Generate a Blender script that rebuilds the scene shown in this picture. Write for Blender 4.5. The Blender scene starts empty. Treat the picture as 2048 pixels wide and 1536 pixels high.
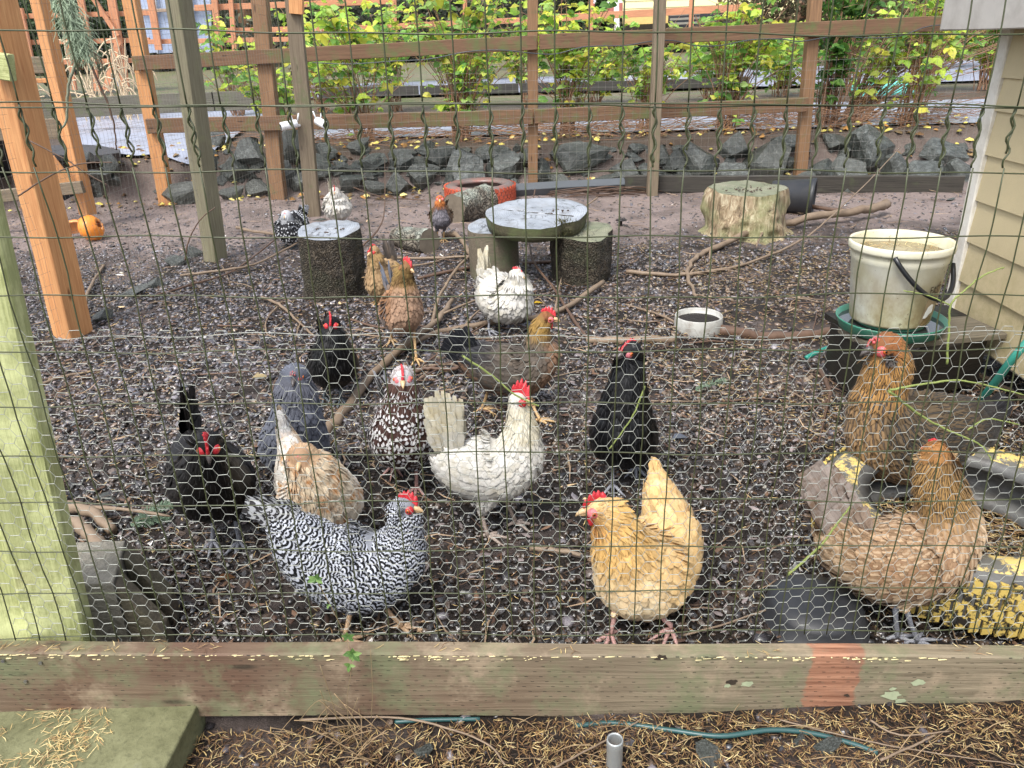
import bpy, math, random
import numpy as np
from mathutils import Vector, Matrix
random.seed(7); RNG = np.random.default_rng(7)
R_ = math.radians
sc = bpy.context.scene
COL = sc.collection
# ------------------------------------------------------------------ camera
FPX, CX, CY, CAMH = 1538.0, 1024.0, 768.0, 1.25
PITCH, ROLL = R_(24.0), R_(2.1)
F_ = Vector((0, math.cos(PITCH), -math.sin(PITCH)))
R0 = Vector((1, 0, 0)); U0 = Vector((0, math.sin(PITCH), math.cos(PITCH)))
RT = R0*math.cos(ROLL) - U0*math.sin(ROLL)
UP = U0*math.cos(ROLL) + R0*math.sin(ROLL)
cam = bpy.data.cameras.new('camera'); camo = bpy.data.objects.new('camera', cam)
COL.objects.link(camo); sc.camera = camo
cam.sensor_width = 36.0; cam.lens = FPX/2048*36.0; cam.clip_start = 0.05; cam.clip_end = 500
M = Matrix((RT, UP, -F_)).transposed().to_4x4(); M.translation = Vector((0, 0, CAMH))
camo.matrix_world = M
# ------------------------------------------------------------------ world, sun, exposure
w = bpy.data.worlds.new('World'); sc.world = w; w.use_nodes = True
nt = w.node_tree; bg = nt.nodes['Background']
sky = nt.nodes.new('ShaderNodeTexSky'); sky.sky_type = 'NISHITA'; sky.sun_disc = False
SUN_EL, SUN_AZ = R_(58), R_(-150)          # azimuth measured from +Y towards +X
sky.sun_elevation = SUN_EL; sky.sun_rotation = SUN_AZ
sky.air_density = 1.0; sky.dust_density = 3.0; sky.ozone_density = 1.0
hs = nt.nodes.new('ShaderNodeHueSaturation'); hs.inputs['Saturation'].default_value = 0.40
nt.links.new(sky.outputs[0], hs.inputs['Color']); nt.links.new(hs.outputs[0], bg.inputs['Color'])
bg.inputs['Strength'].default_value = 0.15
sl = bpy.data.lights.new('sun', 'SUN'); sl.energy = 1.5; sl.angle = R_(22); sl.color = (1.0, .97, .92)
so = bpy.data.objects.new('sun', sl); COL.objects.link(so)
so.rotation_euler = Vector((-math.sin(SUN_AZ)*math.cos(SUN_EL), -math.cos(SUN_AZ)*math.cos(SUN_EL), -math.sin(SUN_EL))).to_track_quat('-Z', 'Y').to_euler()
sc.view_settings.view_transform = 'Standard'; sc.view_settings.look = 'None'
sc.view_settings.exposure = 1.18; sc.view_settings.gamma = 1.0
sc.view_settings.use_curve_mapping = False

# ------------------------------------------------------------------ picture point -> place
def ray(px, py):
    return (F_ + RT*((px-CX)/FPX) - UP*((py-CY)/FPX))
def PY(px, py, Y):
    d = ray(px, py); t = Y/d.y
    return Vector((0, 0, CAMH)) + d*t
def PZ(px, py, z=0.0):
    d = ray(px, py); t = (z-CAMH)/d.z
    return Vector((0, 0, CAMH)) + d*t
def mpp(p):
    return (Vector(p)-Vector((0, 0, CAMH))).dot(F_)/FPX

# ------------------------------------------------------------------ objects
def tag(o, label=None, cat=None, group=None, kind=None):
    if label: o['label'] = label
    if cat: o['category'] = cat
    if group: o['group'] = group
    if kind: o['kind'] = kind
    return o
def mesh(name, V, Fs, mat=None, smooth=True, attrs=None, mats=None, midx=None):
    V = np.asarray(V, dtype=np.float32).reshape(-1, 3)
    me = bpy.data.meshes.new(name)
    if isinstance(Fs, np.ndarray):
        n, k = Fs.shape
        me.vertices.add(len(V)); me.vertices.foreach_set('co', V.ravel())
        me.loops.add(n*k); me.loops.foreach_set('vertex_index', Fs.astype(np.int32).ravel())
        me.polygons.add(n); me.polygons.foreach_set('loop_start', np.arange(0, n*k, k, dtype=np.int32))
        me.update(calc_edges=True); me.validate()
    else:
        me.from_pydata([tuple(v) for v in V], [], [tuple(f) for f in Fs]); me.update()
    if mats:
        for m_ in mats: me.materials.append(m_)
        if midx is not None: me.polygons.foreach_set('material_index', np.asarray(midx, dtype=np.int32))
    elif mat: me.materials.append(mat)
    if smooth is True: me.polygons.foreach_set('use_smooth', np.ones(len(me.polygons), dtype=bool))
    elif smooth is not False: me.polygons.foreach_set('use_smooth', np.asarray(smooth, dtype=bool))
    if attrs:
        for k_, (ty, a) in attrs.items():
            at = me.attributes.new(k_, ty, 'POINT')
            a = np.asarray(a, dtype=np.float32)
            if ty == 'FLOAT_COLOR':
                if a.shape[1] == 3: a = np.hstack([a, np.ones((len(a), 1), np.float32)])
                at.data.foreach_set('color', a.ravel())
            elif ty == 'FLOAT_VECTOR': at.data.foreach_set('vector', a.ravel())
            else: at.data.foreach_set('value', a.ravel())
    return me
def empty(name, loc, label, cat, group=None, rz=0):
    o = bpy.data.objects.new(name, None); COL.objects.link(o); o.location = loc
    o.rotation_euler = (0, 0, rz); o.empty_display_size = .1
    return tag(o, label, cat, group)
def obj(name, me, parent=None, world=None):
    """link one mesh object; verts given in world space are kept there when parented to an unrotated empty"""
    o = bpy.data.objects.new(name, me); COL.objects.link(o)
    if parent is not None:
        o.parent = parent
        off = Vector(); p = parent
        while p is not None:
            off += Vector(p.location); p = p.parent
        if world is None: o.location = -off
        else:
            o.matrix_local = Matrix.Translation(-off) @ world
    elif world is not None: o.matrix_world = world
    return o
def recenter(o, c):
    """move a top-level mesh object's origin to c"""
    me = o.data; c = Vector(c)
    me.transform(Matrix.Translation(-c)); o.location = c
    return o
class MB:
    """collects geometry in numpy for one mesh"""
    def __init__(s): s.V=[]; s.F=[]; s.n=0; s.C=[]; s.K=[]
    def add(s, V, F, col=None, k=0):
        V = np.asarray(V, dtype=float).reshape(-1, 3)
        for f in F: s.F.append([i+s.n for i in f]); s.K.append(k)
        s.V.append(V); s.n += len(V)
        if col is not None: s.C.append(np.tile(np.array(col, float)[None, :3], (len(V), 1)))
    def build(s, name, mat=None, smooth=True, mats=None):
        at = {'Col': ('FLOAT_COLOR', np.vstack(s.C))} if s.C and sum(map(len, s.C)) == s.n else None
        return mesh(name, np.vstack(s.V), s.F, mat, smooth, at, mats, s.K if mats else None)
def box_geo(c, d, M3=None):
    c = np.array(c, float); d = np.array(d, float)/2
    V = np.array([[x, y, z] for x in (-1, 1) for y in (-1, 1) for z in (-1, 1)], float)*d
    if M3 is not None: V = V @ np.array(M3).T
    V += c
    return V, [(0,1,3,2), (4,6,7,5), (0,4,5,1), (2,3,7,6), (0,2,6,4), (1,5,7,3)]
def tube_geo(P, r, n=6, cap=True, jit=0.0):
    P = [Vector(p) for p in P]; m = len(P)
    rr = r if hasattr(r, '__len__') else [r]*m
    V = []; prev = None
    for i in range(m):
        t = (P[min(i+1, m-1)]-P[max(i-1, 0)])
        t = t.normalized() if t.length > 1e-9 else Vector((0, 0, 1))
        if prev is None:
            a = t.orthogonal().normalized()
        else:
            a = prev - t*prev.dot(t); a = a.normalized() if a.length > 1e-6 else t.orthogonal().normalized()
        prev = a; b = t.cross(a)
        for k in range(n):
            an = 2*math.pi*k/n; q = rr[i]*(1+(random.random()-.5)*jit)
            V.append(P[i]+a*(math.cos(an)*q)+b*(math.sin(an)*q))
    F = []
    for i in range(m-1):
        for k in range(n):
            k2 = (k+1) % n; F.append((i*n+k, i*n+k2, (i+1)*n+k2, (i+1)*n+k))
    if cap: F.append(tuple(range(n-1, -1, -1))); F.append(tuple((m-1)*n+k for k in range(n)))
    return V, F
def smooth_path(P, sub=5, jit=0.0):
    P = [Vector(p) for p in P]; out = []
    for i in range(len(P)-1):
        p0 = P[max(i-1, 0)]; p1 = P[i]; p2 = P[i+1]; p3 = P[min(i+2, len(P)-1)]
        for k in range(sub):
            t = k/sub
            q = .5*((2*p1)+(p2-p0)*t+(2*p0-5*p1+4*p2-p3)*t*t+(3*p1-p0-3*p2+p3)*t**3)
            if jit: q += Vector(((random.random()-.5)*jit, (random.random()-.5)*jit, (random.random()-.5)*jit))
            out.append(q)
    out.append(P[-1]); return out
def wires_np(P0, P1, r, n=3):
    """many straight wire segments -> V, F arrays (quads)"""
    P0 = np.asarray(P0, float); P1 = np.asarray(P1, float); m = len(P0)
    r = np.broadcast_to(np.asarray(r, float), (m,))
    T = P1-P0; T /= np.linalg.norm(T, axis=1)[:, None]+1e-12
    ref = np.where(np.abs(T[:, 1:2]) > .9, np.array([[1., 0, 0]]), np.array([[0, 1., 0]]))
    A = np.cross(T, ref); A /= np.linalg.norm(A, axis=1)[:, None]+1e-12; B = np.cross(T, A)
    V = np.zeros((m, 2*n, 3))
    for k in range(n):
        an = 2*math.pi*k/n; o = (A*math.cos(an)+B*math.sin(an))*r[:, None]
        V[:, k] = P0+o; V[:, n+k] = P1+o
    base = (np.arange(m)*2*n)[:, None]
    F = np.concatenate([base+np.array([[k, (k+1) % n, n+(k+1) % n, n+k]]) for k in range(n)])
    return V.reshape(-1, 3), F
def beam(name, p0, p1, wd, ht, mat, parent=None, up=(0, 0, 1), bev=0.004, off=(0, 0), sag=0.0):
    """a sawn timber from p0 to p1: local X along its length; wd = size sideways, ht = size along up"""
    p0 = Vector(p0); p1 = Vector(p1); L = (p1-p0).length; x = (p1-p0).normalized()
    z = Vector(up); z = (z-x*z.dot(x)).normalized(); y = z.cross(x)
    Mx = Matrix((x, y, z)).transposed().to_4x4(); Mx.translation = (p0+p1)/2+y*off[0]+z*off[1]
    a, b = wd/2, ht/2; e = min(bev, a*.4, b*.4); n = max(2, int(L/.12)+1)
    prof = [(-a+e, -b), (a-e, -b), (a, -b+e), (a, b-e), (a-e, b), (-a+e, b), (-a, b-e), (-a, -b+e)]
    V = []; F = []
    ph = random.random()*10
    for i in range(n):
        t = i/(n-1); X = (t-.5)*L
        jx = .0012*math.sin(X*7+ph)
        for (u, v) in prof: V.append((X, u*(1+.01*math.sin(X*11+ph))+jx, v+jx))
    for i in range(n-1):
        for k in range(8):
            k2 = (k+1) % 8; F.append((i*8+k, (i+1)*8+k, (i+1)*8+k2, i*8+k2))
    F.append(tuple(range(8))); F.append(tuple((n-1)*8+k for k in range(7, -1, -1)))
    return obj(name, mesh(name, V, F, mat, False), parent, Mx)

# ------------------------------------------------------------------ noise on arrays
_perm = RNG.random((64, 64))
def vnoise(x, y, s=1.0, seed=0):
    x = np.asarray(x, float)*s+seed*17.3; y = np.asarray(y, float)*s+seed*5.7
    xi = np.floor(x).astype(int); yi = np.floor(y).astype(int); fx = x-xi; fy = y-yi
    fx = fx*fx*(3-2*fx); fy = fy*fy*(3-2*fy)
    g = lambda a, b: _perm[a % 64, b % 64]
    return (g(xi, yi)*(1-fx)*(1-fy)+g(xi+1, yi)*fx*(1-fy)+g(xi, yi+1)*(1-fx)*fy+g(xi+1, yi+1)*fx*fy)
def fbm(x, y, s=1.0, o=4, seed=0):
    a = 0; amp = .5
    for k in range(o): a = a+amp*vnoise(x, y, s*2**k, seed+k); amp *= .5
    return a
def sstep(a, b, x):
    t = np.clip((np.asarray(x, float)-a)/(b-a), 0, 1); return t*t*(3-2*t)

# ------------------------------------------------------------------ materials
def lin(r, g, b):
    f = lambda c: c/12.92 if c <= .04045 else ((c+.055)/1.055)**2.4
    return (f(r/255), f(g/255), f(b/255))
class NT:
    def __init__(s, name):
        s.m = bpy.data.materials.new(name); s.m.use_nodes = True; s.t = s.m.node_tree
        s.b = s.t.nodes['Principled BSDF']; s.co = None
    def n(s, ty, **kw):
        nd = s.t.nodes.new(ty)
        for k, v in kw.items(): setattr(nd, k, v)
        return nd
    def set(s, sock, v):
        if isinstance(v, bpy.types.NodeSocket): s.t.links.new(v, sock)
        elif isinstance(v, (tuple, list)) and len(v) == 3 and sock.type == 'RGBA': sock.default_value = (*v, 1)
        else: sock.default_value = v
    def coord(s, kind='Object'):
        if s.co is None: s.co = s.n('ShaderNodeTexCoord')
        return s.co.outputs[kind]
    def mapv(s, v, scale=(1, 1, 1), loc=(0, 0, 0), rot=(0, 0, 0)):
        nd = s.n('ShaderNodeMapping'); s.set(nd.inputs['Vector'], v)
        nd.inputs['Scale'].default_value = scale; nd.inputs['Location'].default_value = loc
        nd.inputs['Rotation'].default_value = rot
        return nd.outputs[0]
    def noise(s, v, scale=5, detail=4, rough=.55, dist=0, col=False):
        nd = s.n('ShaderNodeTexNoise'); s.set(nd.inputs['Vector'], v)
        nd.inputs['Scale'].default_value = scale; nd.inputs['Detail'].default_value = detail
        nd.inputs['Roughness'].default_value = rough; nd.inputs['Distortion'].default_value = dist
        return nd.outputs['Color' if col else 'Fac']
    def vor(s, v, scale=5, feature='F1', out='Distance'):
        nd = s.n('ShaderNodeTexVoronoi', feature=feature); s.set(nd.inputs['Vector'], v)
        nd.inputs['Scale'].default_value = scale; return nd.outputs[out]
    def ramp(s, f, stops, interp='LINEAR'):
        nd = s.n('ShaderNodeValToRGB'); cr = nd.color_ramp; cr.interpolation = interp
        s.set(nd.inputs[0], f)
        while len(cr.elements) < len(stops): cr.elements.new(.5)
        for e, (p, c) in zip(cr.elements, stops):
            e.position = p; e.color = (*c, 1) if len(c) == 3 else c
        return nd.outputs[0]
    def fr(s, f, a, b, c=0.0, d=1.0):
        nd = s.n('ShaderNodeMapRange'); s.set(nd.inputs[0], f)
        for i, v in zip((1, 2, 3, 4), (a, b, c, d)): nd.inputs[i].default_value = v
        return nd.outputs[0]
    def mix(s, f, a, b, mode='MIX'):
        nd = s.n('ShaderNodeMix', data_type='RGBA', blend_type=mode)
        s.set(nd.inputs[0], f); s.set(nd.inputs[6], a); s.set(nd.inputs[7], b); return nd.outputs[2]
    def math(s, op, a, b=0.0, c=None):
        nd = s.n('ShaderNodeMath', operation=op); s.set(nd.inputs[0], a); s.set(nd.inputs[1], b)
        if c is not None: s.set(nd.inputs[2], c)
        return nd.outputs[0]
    def sep(s, v):
        nd = s.n('ShaderNodeSeparateXYZ'); s.set(nd.inputs[0], v); return nd.outputs
    def attr(s, name, out='Color'):
        nd = s.n('ShaderNodeAttribute'); nd.attribute_name = name; return nd.outputs[out]
    def rnd(s):
        return s.n('ShaderNodeObjectInfo').outputs['Random']
    def bump(s, h, st=.5, d=.01):
        nd = s.n('ShaderNodeBump'); s.set(nd.inputs['Height'], h)
        nd.inputs['Strength'].default_value = st; nd.inputs['Distance'].default_value = d
        s.t.links.new(nd.outputs[0], s.b.inputs['Normal']); return nd
    def out(s, col, rough=.6, spec=.5, metal=0.0, coat=0.0, sub=0.0, trans=0.0):
        s.set(s.b.inputs['Base Color'], col); s.set(s.b.inputs['Roughness'], rough)
        s.b.inputs['Specular IOR Level'].default_value = spec; s.b.inputs['Metallic'].default_value = metal
        s.b.inputs['Coat Weight'].default_value = coat; s.b.inputs['Coat Roughness'].default_value = .15
        if sub:
            s.b.inputs['Subsurface Weight'].default_value = sub; s.b.inputs['Subsurface Radius'].default_value = (.01, .004, .003)
            s.b.inputs['Subsurface Scale'].default_value = .5
        return s.m
    def translucent(s, col, f=.35):
        tr = s.n('ShaderNodeBsdfTranslucent'); s.set(tr.inputs[0], col)
        mx = s.n('ShaderNodeMixShader'); mx.inputs[0].default_value = f
        s.t.links.new(s.b.outputs[0], mx.inputs[1]); s.t.links.new(tr.outputs[0], mx.inputs[2])
        s.t.links.new(mx.outputs[0], s.t.nodes['Material Output'].inputs[0])
def wood(name, base, dark, moss=None, mossamt=.0, gscale=1.0, rough=.65, worn=None, incise=False, left=None, patch=None):
    t = NT(name); v = t.coord()
    off = t.n('ShaderNodeVectorMath', operation='ADD'); t.set(off.inputs[0], v)
    cb = t.n('ShaderNodeCombineXYZ'); rv = t.math('MULTIPLY', t.rnd(), 37.0); t.set(cb.inputs[0], rv); t.set(cb.inputs[1], rv)
    t.set(off.inputs[1], cb.outputs[0]); v2 = off.outputs[0]
    g = t.noise(t.mapv(v2, (1.6*gscale, 38*gscale, 38*gscale)), 3.0, 5, .6, .6)
    big = t.noise(t.mapv(v2, (1, 3, 3)), 2.2, 3, .6)
    c = t.ramp(g, [(.3, dark), (.5, tuple((a+b)/2 for a, b in zip(base, dark))), (.7, base)])
    c = t.mix(t.fr(big, .35, .7, 0, .55), c, tuple(x*.62 for x in base))
    if left: c = t.mix(t.math('MULTIPLY', t.fr(t.sep(v)[0], .35, -.35, 0, 1), t.fr(t.noise(v, 4, 4), .3, .6, .3, 1)), c, t.mix(g, tuple(x*.55 for x in left), left))
    if worn: c = t.mix(t.fr(t.noise(v2, 7, 5, .7), .52, .66, 0, .8), c, worn)
    knot = t.vor(t.mapv(v2, (1.6, 7, 7)), 1.6); c = t.mix(t.fr(knot, .05, .10, .85, 0), c, tuple(x*.35 for x in dark))
    if moss:
        mm = t.noise(v2, 6.5, 6, .7)
        c = t.mix(t.fr(mm, .62-mossamt*.35, .78-mossamt*.35, 0, .9), c, moss)
    if patch:
        sx = t.sep(v)[0]; wob = t.math('MULTIPLY', t.math('SUBTRACT', t.noise(v, 22, 5, .7), .5), .05); ds = t.math('ABSOLUTE', t.math('SUBTRACT', t.math('ADD', sx, wob), patch[0]))
        pm = t.math('MULTIPLY', t.fr(ds, patch[1]-.004, patch[1]+.003, 1, 0), t.fr(t.noise(v, 60, 4, .7), .25, .42, .35, 1))
        pc = t.mix(t.fr(g, .3, .7), lin(104,66,48), lin(172,128,102)); pc = t.mix(t.fr(t.noise(v, 12, 5, .7), .5, .68, 0, .6), pc, lin(120,92,78)); c = t.mix(pm, c, pc)
    h = g
    if incise:
        s_ = t.sep(v); row = t.math('FLOOR', t.math('DIVIDE', s_[2], .0135))
        fz = t.math('FRACT', t.math('DIVIDE', s_[2], .0135))
        xo = t.math('MULTIPLY', row, .437)
        fx = t.math('FRACT', t.math('ADD', t.math('DIVIDE', s_[0], .030), xo))
        mk = t.math('MULTIPLY', t.math('LESS_THAN', fx, .24), t.math('LESS_THAN', fz, .12))
        mk = t.math('MULTIPLY', mk, t.math('GREATER_THAN', t.noise(v, 18, 2), .46))
        c = t.mix(t.math('MULTIPLY', mk, .85), c, (.012, .01, .007))
        h = t.math('SUBTRACT', h, mk)
    t.bump(h, .5, .004)
    return t.out(c, t.fr(g, .2, .8, rough+.1, rough-.1), .35)
def simple(name, col, rough=.5, var=.25, vs=20, bump=.0, metal=0.0, spec=.5, coat=0.0, dirt=None, dscale=6, damt=.5):
    t = NT(name); v = t.coord(); nz = t.noise(v, vs, 4, .6)
    c = t.mix(nz, tuple(x*(1-var) for x in col), tuple(min(1, x*(1+var)) for x in col))
    if dirt: c = t.mix(t.fr(t.noise(v, dscale, 6, .7), .45, .7, 0, damt), c, dirt)
    if bump: t.bump(nz, bump, .01)
    return t.out(c, t.fr(nz, .2, .8, min(1, rough+.08), max(.05, rough-.08)), spec, metal, coat)
# ------------------------------------------------------------------ the ground
D_FENCE = 1.245
def gz(x, y):
    x = np.asarray(x, float); y = np.asarray(y, float)
    edge = 7.12 + .14*(vnoise(x, x*0, .8, 3)-.5)
    t = sstep(edge, edge+.42, y)*.37
    t = t+sstep(-2.3, -4.2, x)*0
    n = (fbm(x, y, 1.3, 3, 1)-.45)*.05*sstep(1.5, 2.2, y) + (fbm(x, y, 9, 3, 5)-.45)*.022
    n = n*(1-.7*sstep(7.5, 9, y))
    ledge = -.045*sstep(3.35, 3.15, y+.12*np.sin(x*3))*sstep(.5, .9, x)     # small soil step by the white bowl
    f = sstep(1.235, 1.215, y)                                              # the drop outside the board
    return (t+n+ledge)*(1-f) + f*(-.062+(fbm(x, y, 8, 3, 9)-.45)*.02)
def gzf(x, y): return float(gz(np.array([x]), np.array([y]))[0])
def G(px, py, dz=0.0):
    """picture point -> point on the ground"""
    if py < 400:
        d = ray(px, py); o_ = Vector((0, 0, CAMH)); ts = np.linspace(4.0, 16, 900)/d.y
        X_, Y_, Z_ = d.x*ts, d.y*ts, CAMH+d.z*ts; h = Z_-gz(X_, Y_); k = np.argmax(h < 0) if (h < 0).any() else len(ts)-1
        p = Vector((X_[k], Y_[k], Z_[k]+dz)); return p
    z = 0.0 if py < 1300 else -.062
    for _ in range(12):
        p = PZ(px, py, z); z = z*.4+gzf(p.x, p.y)*.6
    p = PZ(px, py, z); p.z += dz
    return p
t = NT('wet_soil'); v = t.coord()
pos = t.sep(v)
n1 = t.noise(v, 2.2, 5, .65); n2 = t.noise(v, 34, 7, .75); n3 = t.noise(v, 150, 4, .7)
near = t.mix(n2, lin(14, 10, 8), lin(44, 34, 27))
bare = t.mix(n2, lin(118, 104, 99), lin(166, 150, 144))
fbare = t.math('ADD', t.fr(pos[1], 4.5, 5.7, 0, 1), t.fr(n1, .4, .62, -.35, .35))
c = t.mix(t.math('MINIMUM', t.math('MAXIMUM', fbare, 0), 1), near, bare)
fdark = t.fr(pos[1], 7.1, 7.5, 0, .85)
c = t.mix(fdark, c, t.mix(n2, lin(45, 36, 28), lin(98, 80, 62)))
grass = t.mix(n2, lin(66, 84, 40), lin(118, 132, 78))
c = t.mix(t.fr(pos[1], 11.5, 14, 0, 1), c, t.mix(t.fr(n1, .4, .6), grass, lin(128, 112, 96)))
c = t.mix(t.fr(n3, .3, .8, .25, 0), c, (.02, .016, .012))
h = t.math('ADD', t.math('MULTIPLY', n2, 1.0), t.math('MULTIPLY', n3, .35)); t.bump(h, .9, .02)
soil = t.out(c, t.math('SUBTRACT', t.fr(n1, .35, .65, .55, .8), t.math('MULTIPLY', t.math('MINIMUM', t.math('MAXIMUM', fbare, 0), 1), .15)), .35)
xs = np.concatenate([np.linspace(-120, -10, 18), np.linspace(-9.5, 9.5, 381), np.linspace(10, 120, 18)])
ys = np.concatenate([np.linspace(-3, .6, 8), np.linspace(.65, 1.19, 16), [1.205, 1.215, 1.225, 1.235, 1.25], np.linspace(1.27, 9.2, 190), np.linspace(9.6, 20, 30), np.linspace(24, 160, 20)])
X, Yg = np.meshgrid(xs, ys); Z = gz(X, Yg)
nx, ny = len(xs), len(ys); ii = np.arange(nx*ny).reshape(ny, nx)
FF = np.stack([ii[:-1, :-1], ii[:-1, 1:], ii[1:, 1:], ii[1:, :-1]], -1).reshape(-1, 4)
g = obj('ground', mesh('ground', np.stack([X, Yg, Z], -1), FF, soil)); tag(g, 'dark wet soil floor of the chicken run', None, None, 'structure')

# ---- loose stones: one mesh per zone, real pebbles
_ph = (1+5**.5)/2
ICO = np.array([(-1,_ph,0),(1,_ph,0),(-1,-_ph,0),(1,-_ph,0),(0,-1,_ph),(0,1,_ph),(0,-1,-_ph),(0,1,-_ph),(_ph,0,-1),(_ph,0,1),(-_ph,0,-1),(-_ph,0,1)])/1.902
ICF = np.array([(0,11,5),(0,5,1),(0,1,7),(0,7,10),(0,10,11),(1,5,9),(5,11,4),(11,10,2),(10,7,6),(7,1,8),(3,9,4),(3,4,2),(3,2,6),(3,6,8),(3,8,9),(4,9,5),(2,4,11),(6,2,10),(8,6,7),(9,8,1)])
def rand_in_view(n, y0, y1, bias=1.0, mx=9):
    y = y0+(y1-y0)*RNG.random(n)**bias
    hw = .72*np.sqrt(y**2*1.0+1.0)+.25
    x = (RNG.random(n)*2-1)*np.minimum(hw, mx); return x, y
def pebbles(name, x, y, s, cols, flat=.55, mat=None, label=None, cat='gravel', sink=.25, rn=None):
    n = len(x); z = gz(x, y)
    V = ICO[None]*(1+(RNG.random((n, 12, 1))-.5)*.55)
    sc3 = np.stack([s*(.75+RNG.random(n)*.7), s*(.6+RNG.random(n)*.4), s*(flat*.6+RNG.random(n)*flat*.8)], -1)
    V = V*sc3[:, None, :]
    tl = (RNG.random((n, 2))-.5)*.9
    a = RNG.random(n)*2*np.pi; ca, sa = np.cos(a)[:, None], np.sin(a)[:, None]
    vz = V[..., 2]+V[..., 0]*tl[:, :1]+V[..., 1]*tl[:, 1:]
    vx = V[..., 0]*ca-V[..., 1]*sa; vy = V[..., 0]*sa+V[..., 1]*ca
    W = np.stack([vx+x[:, None], vy+y[:, None], vz+z[:, None]+(sc3[:, 2]*(1-sink*2))[:, None]*.5], -1)
    F = (ICF[None]+(np.arange(n)*12)[:, None, None]).reshape(-1, 3)
    C = cols[RNG.integers(0, len(cols), n)]*(.35+RNG.random((n, 1))**1.6*1.35)
    C = np.repeat(C, 12, 0)
    sm = np.repeat(RNG.random(n) < .6, 20)
    o = obj(name, mesh(name, W.reshape(-1, 3), F, mat, sm, {'Col': ('FLOAT_COLOR', C)}))
    tag(o, label, cat, None, 'stuff'); return o
t = NT('wet_stone'); v = t.coord(); n1 = t.noise(v, 160, 3, .6)
c = t.mix(n1, t.mix(.65, t.attr('Col'), (0, 0, 0)), t.mix(.12, t.attr('Col'), (0, 0, 0))); t.bump(n1, .4, .003)
stone_m = t.out(c, t.fr(n1, .3, .7, .16, .46), .95)
SC = np.array([lin(104,100,108), lin(84,78,82), lin(122,116,120), lin(70,62,58), lin(98,84,74), lin(120,102,88), lin(58,54,56), lin(140,134,138), lin(88,90,98)])
SCb = .72*np.array([lin(78,62,50), lin(62,50,42), lin(96,78,62), lin(56,46,40), lin(104,88,74), lin(44,38,34), lin(88,84,84)])
x, y = rand_in_view(26000, 1.28, 2.6, 1.0); keep = fbm(x, y, 2.5, 2, 21)+RNG.random(len(x))*.5 > .36
x, y = x[keep], y[keep]; right = sstep(-.6, .5, x)
pebbles('gravel', x, y, .0045+.0095*RNG.random(len(x))**2.2, SCb, .7, stone_m, 'dark brown stones and soil crumbs close behind the front board')
x, y = rand_in_view(46000, 2.3, 4.6, .9)
keep = RNG.random(len(x)) < (.95-.40*sstep(.3, 1.6, x))*(1-.75*sstep(.56, .66, fbm(x, y, 1.7, 3, 33)))
x, y = x[keep], y[keep]
wr_ = sstep(-.5, 1.2, x+.5*(fbm(x, y, 2, 2, 15)-.5))*.8+sstep(3.2, 2.5, y)*.4 > RNG.random(len(x))
pebbles('gravel', x[~wr_], y[~wr_], .0052+.0105*RNG.random((~wr_).sum())**2.0, SC, .5, stone_m, 'wet grey pebbles over the middle of the run')
SCm = np.array([lin(120,98,78), lin(88,70,58), lin(140,122,102), lin(70,58,50), lin(108,100,98)])
pebbles('gravel', x[wr_], y[wr_], .0050+.0095*RNG.random(wr_.sum())**2.0, SCm, .6, stone_m, 'browner gravel mixed with bark towards the right of the run')
x, y = rand_in_view(52000, 4.3, 7.2, .7)
keep = RNG.random(len(x)) < np.clip(1.0-.9*sstep(4.9, 5.8, y+.6*(fbm(x, y, 1.2, 2, 8)-.5)+.5*sstep(-1.0, 1.5, x)), 0, 1)
x, y = x[keep], y[keep]
pebbles('gravel', x, y, .006+.010*RNG.random(len(x))**2, SC, .45, stone_m, 'thinner far gravel fading into bare wet soil')
x, y = rand_in_view(260, 1.3, 5.0, 1.0)
pebbles('stones', x, y, .014+.012*RNG.random(len(x))**2, SC, .5, stone_m, 'scattered larger stones among the gravel', 'stone', .35)
x = (RNG.random(420)*2-1)*1.1; y = .75+RNG.random(420)*.46
pebbles('gravel', x, y, .004+.012*RNG.random(len(x))**3, SC, .6, stone_m, 'few grey stones in the needle litter outside the board')

# ---- needle litter and bark crumbs
def litter(name, x, y, L, wd, cols, label, cat, mat, zup=.004, tilt=.35, curve=.15):
    n = len(x); z = gz(x, y)+zup*RNG.random(n)+.002
    a = RNG.random(n)*2*np.pi; tl = (RNG.random(n)-.3)*tilt
    d = np.stack([np.cos(a)*np.cos(tl), np.sin(a)*np.cos(tl), np.sin(tl)], -1)
    s = np.stack([-np.sin(a), np.cos(a), 0*a], -1)
    P = np.stack([x, y, z], -1); Ln = L[:, None]; k = (RNG.random(n)-.5)[:, None]*curve*2
    up = np.array([0, 0, 1.])
    pts = []
    for tt, wf in ((0, .55), (.5, 1.), (1, .15)):
        c0 = P+d*Ln*(tt-.5)+s*Ln*k*(tt*(1-tt))*2
        hw = (wd*wf)[:, None]
        pts += [c0+s*hw, c0+up*hw*.8, c0-s*hw]
    V = np.stack(pts, 1)
    b = (np.arange(n)*9)[:, None]
    F = np.concatenate([b+np.array([[r*3+q, (r+1)*3+q, (r+1)*3+q+1, r*3+q+1]]) for r in (0, 1) for q in (0, 1)])
    C = np.repeat(cols[RNG.integers(0, len(cols), n)]*(.6+RNG.random((n, 1))*.8), 9, 0)
    o = obj(name, mesh(name, V.reshape(-1, 3), F, mat, False, {'Col': ('FLOAT_COLOR', C)})); tag(o, label, cat, None, 'stuff'); return o
t = NT('dry_needle'); needle_m = t.out(t.attr('Col'), .5, .35)
NC = np.array([lin(190,164,110), lin(160,130,84), lin(204,184,134), lin(118,90,62), lin(140,108,74), lin(84,60,44)])
x = (RNG.random(30000)*2-1)*1.1; y = .72+RNG.random(30000)*.47
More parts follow.
